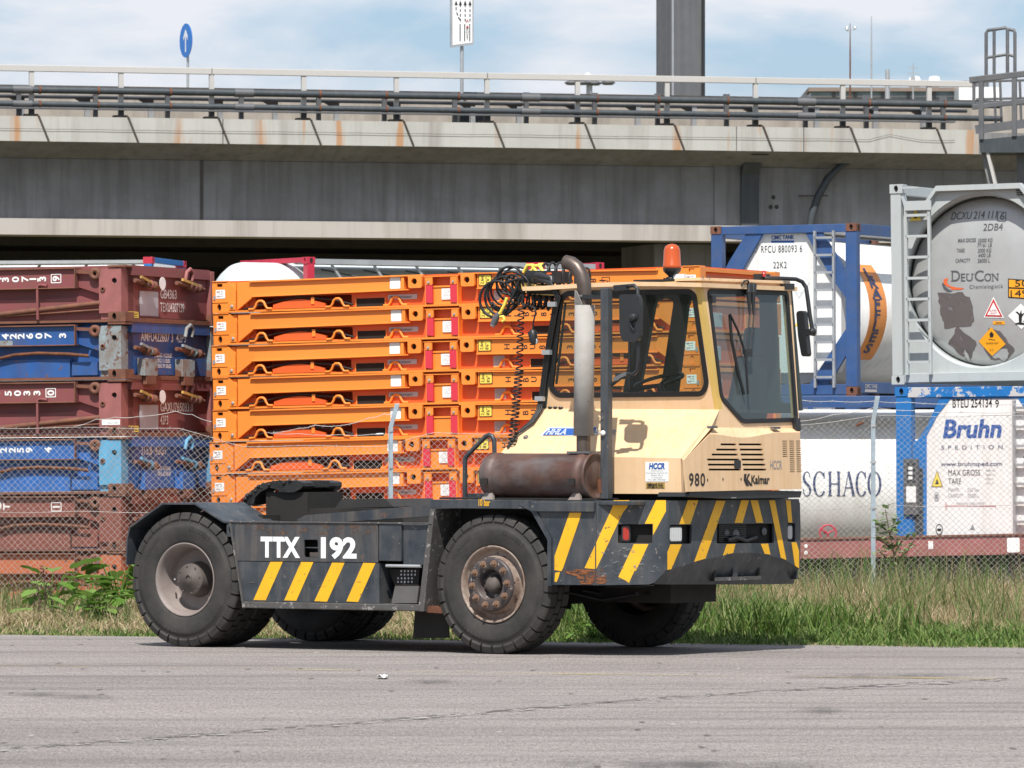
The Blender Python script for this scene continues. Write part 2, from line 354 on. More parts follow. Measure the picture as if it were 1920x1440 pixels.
strip('road_joint', sj, .26, M['seam'], .004); strip('road_joint_edge', [(a, b+1.9) for a, b in sj], .20, M['seam2'], .008)
def stain(t, b, o):
    b.inputs['Base Color'].default_value = (.055, .05, .048, 1); b.inputs['Roughness'].default_value = .7
    at = N(t, 'ShaderNodeAttribute', attribute_name='fade'); n = n_(t, 1, mp_(t, (2.6, 1.0, 1)), 8, .7); mu = N(t, 'ShaderNodeMath', operation='MULTIPLY'); t.links.new(at.outputs['Fac'], mu.inputs[0])
    rp = ramp(t, n, [(.40, (0, 0, 0)), (.66, (.55,)*3)]); t.links.new(rp.outputs[0], mu.inputs[1]); tr = N(t, 'ShaderNodeBsdfTransparent'); x = N(t, 'ShaderNodeMixShader')
    t.links.new(mu.outputs[0], x.inputs[0]); t.links.new(tr.outputs[0], x.inputs[1]); t.links.new(b.outputs[0], x.inputs[2]); t.links.new(x.outputs[0], o.inputs[0])
M['oil'] = noise_mat('old_oil_stain', stain)
for x0, y0, x1, y1, ww in ((960, 1430, 1640, 1436, .9), (745, 1275, 870, 1278, .5), (1440, 1268, 1840, 1265, .6), (1470, 1332, 1590, 1329, .6), (0, 1298, 240, 1308, .5)):
    c, e = gpx(x0, y0, .012), gpx(x1, y1, .012); mid = (c+e)/2; hx = (e-c)/2; vs = [mid]; fa = [1.0]; nn = 40
    for ring, f in ((.55, .75), (1.0, 0)):
        for k in range(nn): a = 2*math.pi*k/nn; vs.append(mid+(hx*math.cos(a)+V((0, ww, 0))*math.sin(a))*ring); fa.append(f)
    fs = [(0, 1+k, 1+(k+1) % nn) for k in range(nn)]+[(1+k, 1+nn+k, 1+nn+(k+1) % nn, 1+(k+1) % nn) for k in range(nn)]
    o = MB().add(vs, fs, M['oil'])  .build('oil_stain', road_o); at = o.data.attributes.new('fade', 'FLOAT', 'POINT'); at.data.foreach_set('value', fa)
lt = MB(); c0 = gpx(717, 1270, .01)
lt.grid(lambda a, b: c0+V(((a-.5)*.075, (b-.5)*.25, .012*math.sin(a*7)*math.cos(b*5)+.012)), 6, 6, M['sticker'])
tag(lt.build('paper_scrap'), 'small crumpled white paper scrap lying on the grey paving in front of the truck', 'litter')
# ================================================================== BRIDGE
conc = mat('pale_concrete', (.46, .425, .39), .85, var=.08, vs=1.2, dirt=(.34, .31, .26), da=.3, ds=1.2, streak=(.20, .17, .145), sa=.38, ss=(2.2, 2, .12), bump=.15, bs=20)
def conc_rust(t, b, o):
    v = mp_(t, (1, 1, 1)); c = ramp(t, n_(t, .9, v, 7), [(.3, (.39, .385, .355)), (.7, (.47, .465, .43))]).outputs[0]
    c = mixc_(t, ramp(t, n_(t, 1, mp_(t, (1.6, .3, .10)), 4, .6), [(.52, (0, 0, 0)), (.74, (.75,)*3)]).outputs[0], c, (.22, .185, .165))
    c = mixc_(t, ramp(t, n_(t, 1, mp_(t, (5, .3, .5)), 6, .7), [(.52, (0, 0, 0)), (.8, (.5,)*3)]).outputs[0], c, (.28, .25, .21))
    c = mixc_(t, ramp(t, n_(t, 1, mp_(t, (2.3, .7, .22)), 3, .5), [(.60, (0, 0, 0)), (.68, (.8,)*3)]).outputs[0], c, (.42, .20, .07))
    t.links.new(c, b.inputs['Base Color']); b.inputs['Roughness'].default_value = .85
M['conc_rust'] = noise_mat('rust_streaked_concrete', conc_rust)
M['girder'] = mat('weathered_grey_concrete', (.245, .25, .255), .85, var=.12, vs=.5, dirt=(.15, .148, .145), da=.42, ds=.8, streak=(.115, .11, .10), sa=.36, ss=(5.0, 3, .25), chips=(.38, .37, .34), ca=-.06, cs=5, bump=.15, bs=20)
M['shadeconc'] = mat('shade_dark_concrete', (.045, .042, .038), .9, var=.2)  # concrete darkened so its colour carries the deep shade under the deck
M['conduit'] = mat('dark_blue_grey_pipe', (.042, .052, .06), .5, var=.15, streak=(.10, .10, .10), sa=.2)
M['railp'] = mat('light_grey_rail_paint', (.50, .485, .465), .55, var=.06, dirt=(.40, .37, .33), da=.3, ds=3, chips=(.25, .12, .06), ca=-.01)
M['steelgrey'] = mat('grey_painted_steel', (.105, .11, .12), .5, .1, var=.15, dirt=(.16, .15, .14), da=.3)
M['strap'] = mat('rusty_dark_strap', (.07, .055, .045), .7, var=.3)
M['gjoint'] = mat('stained_joint', (.085, .08, .075), .9)
B = Place(960, 125, 0, R(15)); bx = lambda px, y=0: B.y(px, 200, y).x; bz = lambda px, py, y=0: B.y(px, py, y).z
bridge = thing('road_bridge', 'grey concrete road bridge with a rust streaked edge beam behind the containers', 'bridge', B)
zt, zb, zw, zf0, zf1 = bz(960, 231), bz(960, 277), bz(960, 416), bz(960, 416), bz(960, 446)
XL, XR, XE = -34, 40, bx(1836)
joints = [XL, bx(-60), bx(418), bx(1381), bx(1507), XE]
for a, b in zip(joints, joints[1:]): MB().box(a+.012, b-.012, 0, .45, zb, zt, M['conc_rust']).build('edge_beam', bridge)
dk = MB(); dk.hexa([(XL, .05, zb-.002), (XL, 1.1, zb-.30), (XL, 20, zb-.30), (XL, 20, zt-.05), (XL, .05, zt-.05)], [(XR, .05, zb-.002), (XR, 1.1, zb-.30), (XR, 20, zb-.30), (XR, 20, zt-.05), (XR, .05, zt-.05)], M['girder'])
dk.build('deck', bridge)
def girder(y, m, zlo=0):
    g = MB(); g.box(XL, XR, y, y+.5, zf0-.002-zlo, zb-.3, m); g.hexa([(XL, y-.32, zf1-zlo), (XL, y+.8, zf1-zlo), (XL, y+.8, zf0-zlo), (XL, y-.32, zf0-zlo)], [(XR, y-.32, zf1-zlo), (XR, y+.8, zf1-zlo), (XR, y+.8, zf0-zlo), (XR, y-.32, zf0-zlo)], conc if y < 3 else m); return g
girder(1.07, M['girder']).build('girder', bridge)
girder(6.5, M['shadeconc']).build('girder', bridge); girder(12, M['shadeconc'], .3).build('girder', bridge)  # rear girders take the shade-dark copy of the concrete
MB().box(XL, XR, 19, 20, 0, zb-.3, M['shadeconc']).build('abutment', bridge)
g = MB(); x0 = bx(378, 1.07); g.box(x0-.035, x0+.035, 1.055, 1.07, zf0, zb-.28, M['gjoint']); g.build('girder_joint', bridge)
for px, py in ((1351, 385), (1362, 385), (1445, 388), (1456, 388), (1450, 370)):
    g = MB(); q = B.y(px, py, 1.07); g.lathe([(0, .05), (.004, 0)], (q.x, 1.067, q.z), (0, -1, 0), M['shadeconc'], 10, False); g.build('bolt_hole', bridge)
g = MB(); x0, x1 = bx(1339, 1.07), bx(1388, 1.07); g.box(x0, x1, 1.03, 1.07, zf0, bz(1360, 292, 1.05), M['girder']); g.build('girder_stiffener', bridge, .01)
g = MB(); x0, x1 = bx(1393, .85), bx(1426, .85)      # vertical service duct with a bent top
pa = [(.96, zf0), (.96, zb-.75), (.93, zb-.45), (.80, zb-.22), (.5, zb-.10), (.2, zb-.06)]
for i in range(len(pa)-1):
    (ya, za), (yb, zb_) = pa[i], pa[i+1]
    g.hexa([(x0, ya, za), (x1, ya, za), (x1, ya+.1, za), (x0, ya+.1, za)], [(x0, yb, zb_), (x1, yb, zb_), (x1, yb+.1, zb_), (x0, yb+.1, zb_)], M['conduit'])
tag(g.build('service_duct', None), 'dark grey vertical service duct bending under the bridge edge beam', 'duct'); o = bpy.data.objects['service_duct']; o.location = B.o; o.rotation_euler = B.rot
pts = [B.y(px, py, .8) for px, py in ((1519, 425), (1523, 400), (1534, 368), (1552, 335), (1575, 312), (1602, 297), (1640, 292), (1760, 293), (1900, 296))]
g = MB(); g.tube(pts, [.085]*4+[.07]*5, M['conduit'], 12); q = B.y(1540, 367, .8); g.bar(q+V((-.45, .2, 0)), q+V((.12, -.09, 0)), .03, .03, M['strap'])
o = tag(g.build('conduit_hose'), 'dark flexible conduit curving down the bridge girder above the blue framed tank', 'conduit'); o.location = B.o; o.rotation_euler = B.rot
pier = MB(); a = B.y(1322, 480, 2.6).x; pier.box(a-1.2, a+.12, 2.4, 5, -.05, zf1-.004, M['girder']); pier.build('pier', bridge, .02)
# inner concrete barrier, its dark top rail
br_ = MB(); br_.box(XL, XR, 1.5, 1.8, zt-.05, bz(960, 177, 1.5), mat('stained_concrete', (.36, .32, .275), .85, var=.12, streak=(.2, .17, .14), sa=.4, ss=(3, 3, .2)))
br_.build('barrier', bridge); MB().box(XL, XR, 1.46, 1.84, bz(960, 177, 1.5), bz(960, 174, 1.5), M['strap']).build('barrier_cap', bridge)
rail = thing('bridge_railing', 'light grey square tube railing along the top of the bridge edge', 'railing', B)
zr0, zr1 = bz(960, 148), bz(960, 136.5)
seg = [XL, bx(-120), bx(400), bx(917), bx(1421), bx(1832)]
for a, b in zip(seg, seg[1:]): MB().box(a+.01, b-.01, .12, .24, zr0, zr1, M['railp']).build('top_rail', rail, .008)
for px in [-280, -108, 62, 230, 400, 573, 747, 917, 1087, 1255, 1421, 1585, 1747]:
    x = bx(px); g = MB(); g.box(x-.05, x+.05, .14, .22, zt+.32, zr0, M['railp']); g.box(x-.055, x+.055, .13, .23, zt+.02, zt+.32, M['conduit']); g.box(x-.16, x+.12, .05, .3, zt, zt+.05, M['strap'])
    g.bar((x+.06, .1, zt+.04), (x+.12, -.02, zt), .03, .03, M['strap']); g.bar((x+.12, -.025, zt), (x+.33, -.025, zb), .026, .03, M['strap']); g.build('post', rail)
gr = thing('guard_rail', 'dark steel guard rail with short posts behind the pipes on the bridge', 'guard rail', B)
MB().box(XL, bx(1832), .62, .70, bz(960, 198, .6), bz(960, 191, .6), M['steelgrey']).build('beam', gr, .01)
for px in [-120, 33, 177, 312, 450, 595, 718, 850, 984, 1112, 1230, 1359, 1507, 1621, 1765]:
    x = bx(px, .5); g = MB(); g.box(x-.045, x+.045, .34, .44, zt-.06, bz(px, 168+px*.0085-3, .4), M['steelgrey']); g.box(x-.06, x+.06, .33, .45, bz(px, 168+px*.0085-3, .4)-.12, bz(px, 168+px*.0085-3, .4), M['railp']); g.build('post', gr)
for k, px in enumerate([-90, 40, 163, 282, 412, 515, 630, 745, 885, 972, 1082, 1195, 1300, 1415, 1530, 1640, 1730]):
    x = bx(px, .55); g = MB(); g.box(x-.05, x+.05, .46, .60, zt-.05, bz(px, 200, .5), M['metal']); g.hexa([(x-.28, .5, bz(960, 196, .5)), (x+.06, .5, bz(960, 196, .5)), (x+.06, .5, bz(960, 205, .5)), (x-.1, .5, bz(960, 205, .5))], [(x-.28, .62, bz(960, 196, .5)), (x+.06, .62, bz(960, 196, .5)), (x+.06, .62, bz(960, 205, .5)), (x-.1, .62, bz(960, 205, .5))], M['strap']); g.build('bracket', gr)
for nm, py, r, lab in (('upper', 182.5, .072, 'thick dark cable pipe along the bridge, the upper of two'), ('lower', 208.5, .060, 'thinner dark cable pipe along the bridge, the lower of two')):
    pt = thing('cable_pipe', lab, 'pipe', B, 'pipes along the bridge railing'); z = bz(960, py)
    MB().tube([(XL, 0.02, z), (bx(1875), 0.02, z)], r, M['conduit'], 14).build('pipe_run', pt)
    for px in (42, 458, 995, 1512):
        x = bx(px); MB().tube([(x-.2, .02, z), (x+.2, .02, z)], r+.014, M['steelgrey'], 14).build('sleeve', pt)
    for px in (75, 185, 320, 600, 725, 860, 1120, 1235, 1365, 1630, 1772):
        x = bx(px); MB().tube([(x-.02, .02, z), (x+.02, .02, z)], r+.014, M['rust'], 14).build('clamp', pt)
tray = MB(); z = bz(960, 216); tray.box(XL, bx(1790), -.06, .1, z-.02, z+.015, M['steelgrey']); o = tag(tray.build('cable_tray'), 'thin grey cable tray below the pipes on the bridge', 'cable tray'); o.location = B.o; o.rotation_euler = B.rot
w = MB()
pts = [(px, 241+px*.0125+rnd.uniform(-.6, .6)) for px in range(-80, 1660, 30)]+[(1668, 252), (1700, 258), (1730, 263), (1765, 264), (1790, 263)]
w.tube([B.y(px, py, -.03) for px, py in pts], .0045, M['strap'], 5)
o = tag(w.build('barbed_wire'), 'thin barbed wire strung along the face of the bridge edge beam', 'wire'); o.location = B.o; o.rotation_euler = B.rot
# ladder platform at the bridge end
A = Place(1880, 119, 0, R(-14)); plat = thing('access_platform', 'dark grey steel platform with railings and a ladder hoop at the bridge end', 'platform', A)
T = lambda px, py, y=0: A.y(px, py, y)
g = MB()
g.bar(T(1818, 150), T(1960, 134), .10, .12, M['steelgrey']); g.bar(T(1823, 201), T(1960, 186), .08, .10, M['steelgrey'])
g.bar(T(1826, 152), T(1826, 200), .06, .06, M['steelgrey'], (0, 1, 0))
for px, a, b in ((1840, 150, 262), (1902, 142, 256)): g.bar(T(px, a), T(px, b), .10, .09, M['steelgrey'], (0, 1, 0))
g.build('railing', plat, .01); g = MB()
g.bar(T(1830, 153, 1.2), T(1930, 150, 1.2), .05, .05, M['steelgrey']); g.bar(T(1830, 186, 1.2), T(1930, 184, 1.2), .05, .05, M['steelgrey'])
for px in (1864, 1875, 1912): g.bar(T(px, 150, 1.2), T(px+3, 232, 1.2), .05, .05, M['steelgrey'], (0, 1, 0))
g.build('railing', plat, .01)
g = MB(); g.bar(T(1829, 243), T(1960, 227), .05, .17, M['steelgrey']); g.build('toe_plate', plat)
g = MB(); g.hexa([T(1836, 262), T(1960, 250), T(1960, 286), T(1838, 286)], [p+V((0, 1.3, 0)) for p in (T(1836, 262), T(1960, 250), T(1960, 286), T(1838, 286))], M['conduit']); g.build('floor_beam', plat)
g = MB()
for pts in ([(1849, 142), (1849, 62), (1852, 57), (1886, 52), (1889, 56), (1889, 138)], [(1889, 138), (1889, 58), (1892, 55), (1901, 57), (1903, 62), (1903, 136)]): g.tube([T(*p) for p in pts], .035, M['steelgrey'], 8)
g.tube([T(1864, 140), T(1864, 56)], .032, M['steelgrey'], 8); g.tube([T(1850, 108), T(1889, 102), T(1903, 106)], .03, M['steelgrey'], 8); g.build('ladder_hoop', plat)
g = MB(); g.bar(T(1846, 284, .3), T(1872, 400, .3), .12, .18, M['girder'], (0, 1, 0)); g.bar(T(1852, 284, .1), T(1880, 400, .1), .06, .14, M['railp'], (0, 1, 0)); g.build('chute', plat)
g = MB(); q = T(1926, 260, .6); g.box(q.x-.2, q.x+.2, .5, .8, 0, q.z, M['steelgrey']); g.build('leg', plat)
# signs on the bridge
M['signblue'] = mat('blue_sign_face', (.012, .16, .52), .4, var=.04); M['signwhite'] = mat('white_sign_face', (.76, .77, .77), .4, var=.03)
q = P(349, 76, 134); sg = thing('round_sign', 'round blue road sign with a white upward arrow on a thin pole on the bridge', 'road sign', None, None, (q.x, q.y, zt-.1)); sg.rotation_euler = (0, 0, R(-66))
c = V((0, 0, q.z-zt+.1)); rr = .385
g = MB(); g.lathe([(-.01, 0), (-.01, rr-.01), (0, rr), (.012, rr), (.012, 0)], c, (0, -1, 0), M['signblue'], 40, False)
g.plate([(-.03, -.26), (.03, -.26), (.03, .1), (.13, 0), (.13, .09), (0, .26), (-.13, .09), (-.13, 0), (-.03, .1)], [], c+V((0, -.016, 0)), (1, 0, 0), (0, 0, 1), .002, M['signwhite']); g.build('disc', sg)
MB().tube([(0, .04, 0), (0, .04, c.z+.1)], .03, M['metal'], 10).build('pole', sg)
q = B.y(866, 45, .9); sg = thing('lane_sign', 'tall white lane sign with black dashed arrows on a pole above the bridge', 'road sign', B); L = lambda px, py: B.y(px, py, .8)
g = MB(); a, b = L(845, 89), L(888, 86); tp = 5.2
fr = [(a.x, a.z), (b.x, b.z+.03), (b.x, a.z+1.5), (a.x, a.z+1.5)]
g.plate(fr, [], (0, .80, 0), (1, 0, 0), (0, 0, 1), .06, M['metal']); ins = [(a.x+.04, a.z+.05), (b.x-.03, b.z+.07), (b.x-.03, a.z+1.45), (a.x+.04, a.z+1.45)]
g.plate(ins, [], (0, .796, 0), (1, 0, 0), (0, 0, 1), .002, M['signwhite'])
M['redp'] = mat('red_print', (.5, .03, .03), .5)
def ln(x0, y0, x1, y1, w, m=None): p, q = L(x0, y0), L(x1, y1); p.y = q.y = .79; g.bar(p, q, w, .003, m or M['ink'], (0, 1, 0))
for x in (862.5, 871, 880.5): ln(x, 77, x, 45, .02)
for x in (863, 872, 881):
    for y in (40, 31, 22, 13): ln(x, y, x, y-5, .022)
    p = L(x, 5); g.poly([p+V((-.035, -.012, -.05)), p+V((.035, -.012, -.05)), p+V((0, -.012, .05))], M['ink'])
for (x0, y0, x1, y1) in ((862, 37, 859, 32), (858, 29, 856, 23), (855, 19, 855, 13)): ln(x0, y0, x1, y1, .022)
p = L(855, 5); g.poly([p+V((-.035, -.012, -.05)), p+V((.035, -.012, -.05)), p+V((0, -.012, .05))], M['ink'])
for y in (48, 37): ln(874, y+5, 876, y, .014, M['redp']); ln(878, y+5, 876, y, .014, M['redp'])
ln(876, 74, 874.5, 60, .008); ln(874.5, 60, 876, 50, .008); ln(876, 74, 877.5, 60, .008); ln(877.5, 60, 876, 50, .008)
g.build('board', sg); x = bx(866, .9); MB().tube([(x, .9, zt-.1), (x, .9, a.z+.8)], .04, M['metal'], 10).build('pole', sg)
g = MB(); g.box(x-.05, x+.62, .86, 1.2, zt-.06, zt+.34, M['conduit']); g.box(x-.06, x+.63, .85, 1.21, zt+.34, zt+.36, M['conduit']); g.build('base_box', sg, .01)
# big square column behind the bridge
q = P(1272, 100, 148); col = thing('square_column', 'tall dark grey square column rising behind the bridge', 'column', None, None, (q.x, q.y, 0)); col.rotation_euler = (0, 0, R(22))
M['column'] = mat('dark_grey_cladding', (.105, .105, .11), .5, var=.1, streak=(.17, .17, .17), sa=.3, ss=(4, 4, .1))
k = .0133; g = MB(); g.box(-.35, .52, -.35, .6, 0, 30, M['column']); g.build('shaft', col, .02)
g = MB(); g.box(-.02-.31, -.02-.27, -.372, -.35, 0, 30, M['metal']); g.build('seam_strip', col); g = MB(); g.tube([(.5, -.40, 0), (.5, -.40, 30)], .045, M['blackp'], 8); g.build('downpipe', col)
# far skyline
q = P(1105, 156, 420); mast = thing('floodlight_mast', 'distant floodlight mast with a ring of flat lamps above the bridge railing', 'light mast', None, None, (q.x, q.y, 0))
MB().tube([(0, 0, 0), (0, 0, q.z)], .22, M['metal'], 10).build('pole', mast); g = MB()
for dx in (-1.25, -.5, .35, 1.3): g.lathe([(-.16, 0), (-.16, .35), (0, .55), (.12, .35), (.16, 0)], (dx, rnd.uniform(-.8, .8), q.z), (0, 0, 1), M['steelgrey'], 14)
g.lathe([(0, .25), (.2, .2), (.3, 0)], (-.1, 0, q.z+.45), (0, 0, 1), M['signwhite'], 12); g.tube([(0, 0, q.z), (0, 0, q.z+.5)], .08, M['metal'], 8); g.build('lamp_ring', mast)
for a, b in ((1208, 185), (1224, 185)): pass
q = P(1660, 190, 430); fb = thing('distant_building', 'distant low green glazed building with a flat brown roof beyond the bridge', 'building', None, None, (q.x, q.y, 0)); k = 430/F
wz = EYE+(HZ-172)*k; M['gl'] = mat('distant_glazing', (.25, .36, .40), .3, var=.3, vs=.7); M['brownroof'] = mat('brown_roof_edge', (.22, .17, .14), .7)
MB().box(-140*k, 145*k, 0, 14, 0, wz, M['gl']).build('wall', fb); MB().box(-145*k, 148*k, -.6, 14.5, wz, wz+.28, M['brownroof']).build('roof', fb)
for zz in (.35, .62, .9): MB().box(-142*k, 146*k, -.12, -.002, wz-zz-.06, wz-zz+.06, M['railp']).build('band', fb)
for dx in (-100, -60, -8, 40, 88, 130): MB().box(dx*k, dx*k+.25, -.2, -.004, wz-1.4, wz, M['steelgrey']).build('mullion', fb)
for nm, x0, x1, y0, lab in (('plant_room', 1800, 1832, 163, 'distant white plant room with dark roof drums at the end of the low building'),):
    c = P(1816, 180, 425); pr = thing(nm, lab, 'building', None, None, (c.x, c.y, 0)); k2 = 425/F; h = EYE+(HZ-163)*k2
    MB().box(-18*k2, 60*k2, 0, 6, 0, h, M['signwhite']).build('wall', pr)
    for dx in (0, 28): MB().lathe([(0, .55), (.42, .55), (.5, .4), (.5, 0)], ((dx-2)*k2, 1, h), (0, 0, 1), M['steelgrey'], 14).build('roof_drum', pr)
for px, rr in ((1715, 14), (1752, 13)):
    c = P(px, 165, 440); g = MB(); g.lathe([(0, rr*440/F), (.3, rr*440/F*.85), (.55, .35), (.62, 0)], (c.x, c.y, EYE+(HZ-158)*440/F), (0, 0, 1), M['signwhite'], 20); g.box(c.x-.4, c.x+.4, c.y-.2, c.y+.4, 0, EYE+(HZ-158)*440/F, M['signwhite'])
    tag(g.build('roof_dome'), 'distant white shallow roof dome beyond the bridge railing', 'dome', 'white domes on the skyline')
for px, top, d, lab, kind in ((1594, 44, 400, 'thin distant reddish mast with a wind gauge on its tip', 1), (1634, 30, 405, 'very tall thin white aerial on the skyline between other masts', 0), (1664, 130, 398, 'short stubby white aerial on the skyline', 2), (1712, 118, 402, 'thin distant mast with small cross arms above the white domes', 3)):
    c = P(px, 100, d); k = d/F; zt_ = EYE+(HZ-top)*k; m_ = thing('antenna_mast', lab, 'mast', None, 'aerials on the skyline', (c.x, c.y, 0)); g = MB()
    mm = M['rust'] if kind == 1 else M['metal']
    g.tube([(0, 0, 0), (0, 0, zt_-2.2), (0, 0, zt_)], [.09, .06, .025] if kind != 2 else [.22, .2, .16], mm, 6)
    if kind == 1: g.bar((-.25, 0, zt_-.5), (.35, 0, zt_-.4), .05, .05, M['metal']); g.lathe([(0, .09), (.2, .09), (.25, 0)], (.33, 0, zt_-.4), (0, 0, 1), M['metal'], 8); g.lathe([(0, .12), (.2, .1), (.3, 0)], (-.22, 0, zt_-.45), (0, 0, 1), M['metal'], 8)
    if kind == 3:
        for zz in (.3, .7): g.bar((-.35, 0, zt_-zz), (.35, 0, zt_-zz), .06, .06, M['metal'])
        g.box(-.16, .16, -.1, .1, zt_-1.4, zt_-.9, M['metal'])
    g.build('shaft', m_)
# ================================================================== FLAT RACK STACKS
M['orange'] = mat('orange_paint', (.90, .265, .036), .42, orand=.09, var=.04, vs=1.5, dirt=(.62, .22, .05), da=.12, ds=3, chips=(.35, .12, .03), ca=-.03, cs=12)
M['orangeshade'] = mat('shade_orange_paint', (.74, .12, .02), .5, orand=.12, var=.06)  # redder copy of the orange, the shade of recesses put into its colour
M['redstrap'] = mat('red_plastic_cover', (.62, .035, .06), .4, var=.05)
M['holeshade'] = mat('opening_shade_black', (.012, .011, .010), .9)  # near-black plates painted in for the shade inside openings
M['ylabel'] = mat('yellow_label', (.86, .66, .10), .5, var=.03)
M['maroon'] = mat('faded_maroon_paint', (.25, .066, .070), .6, var=.14, vs=3, dirt=(.12, .05, .04), da=.35, ds=3, streak=(.16, .075, .055), sa=.25, ss=(8, 8, 1), chips=(.20, .085, .045), ca=.02, cs=14)
M['maroonp'] = mat('pinkish_worn_maroon', (.33, .115, .11), .6, var=.12, vs=4, dirt=(.20, .075, .06), da=.35, ds=5, chips=(.40, .26, .24), ca=.005, cs=8)
M['maroon2'] = mat('brown_red_paint', (.24, .075, .055), .65, var=.15, vs=3, dirt=(.13, .055, .035), da=.4, ds=3, chips=(.12, .05, .03), ca=.03, cs=10)
M['rackrust'] = mat('rusty_casting', (.15, .062, .04), .75, var=.3, vs=9, dirt=(.22, .085, .045), da=.4, ds=8)
M['bluep'] = mat('worn_blue_paint', (.017, .085, .29), .5, var=.18, vs=3, dirt=(.05, .10, .19), da=.25, ds=4, streak=(.10, .06, .04), sa=.2, ss=(7, 7, 1), chips=(.15, .07, .04), ca=.035, cs=9)
M['blue2'] = mat('brighter_blue_paint', (.025, .13, .42), .5, var=.15, vs=3, dirt=(.04, .09, .2), da=.3, ds=4, chips=(.14, .07, .04), ca=.02, cs=10)
M['paleblue'] = mat('pale_blue_rusty_paint', (.28, .37, .40), .6, var=.12, dirt=(.17, .095, .06), da=.5, ds=4.5, chips=(.14, .055, .03), ca=.07, cs=7)
M['skyblue'] = mat('light_blue_paint', (.10, .36, .58), .55, var=.12, dirt=(.17, .10, .06), da=.25, ds=5, chips=(.15, .06, .03), ca=.03, cs=9)
M['orred'] = mat('faded_orange_red_paint', (.50, .145, .06), .6, var=.15, dirt=(.2, .08, .05), da=.35, ds=3, chips=(.12, .05, .03), ca=.03)
M['grlabel'] = mat('grey_reflective_plate', (.42, .46, .52), .4, 0, var=.15)
M['gsticker'] = mat('grey_printed_sticker', (.50, .47, .48), .5, var=.08)
def fine_print(g, x0, x1, z0, z1, y, rows, m, seed=1):       # rows of tiny marks standing for print too small to read
    q = random.Random(seed); h = (z1-z0)/rows
    for r in range(rows):
        x = x0
        while x < x1:
            w = q.uniform(.2, .8)*h*2
            if q.random() < .8: g.poly([(x, y, z0+r*h+h*.3), (min(x+w, x1), y, z0+r*h+h*.3), (min(x+w, x1), y, z0+r*h+h*.68), (x, y, z0+r*h+h*.68)], m)
            x += w+h*.35
PITCH, BASE = .370, -.06
def orange_place(k, dx=0): return Place(399.5, 68.5, BASE+PITCH*k, R(-24), -.0178)
O1 = orange_place(9); LL = 6.06
o8 = lambda x, y, d=0: O1.y(390+x/3.765, 480+y/3.765, d)
ox = lambda px, d=0: O1.y(px, 560, d).x
OX = (1, 0, 0); OZ = (0, 0, 1)
rack = thing('flat_rack', '', 'flat rack', O1, 'orange folded flat racks in one stack')
H = .362; om, o2 = M['orange'], M['orangeshade']
b = MB(); b.box(.1, LL-.1, .55, 2.34, .03, .366, o2); b.box(.1, LL-.1, .10, .55, .345, .366, o2); b.box(.1, .5, .10, .55, .03, .345, o2); b.box(LL-.5, LL-.1, .10, .55, .03, .345, o2); b.box(.06, LL-.06, -.012, .12, .0, .022, om); b.plate([(.30, .022), (LL-.30, .022), (LL-.30, .344), (.30, .344)], [rrect(.42, 1.74, .032, .168, .02), rrect(4.55, LL-.62, .032, .150, .02)], (0, .075, 0), (1, 0, 0), (0, 0, 1), .025, o2); b.box(.06, LL-.06, 2.32, 2.438, 0, .12, om)
b.build('base_frame', rack)
def mir(pts, f): return [(LL-x, z) for x, z in pts][::-1] if f else pts
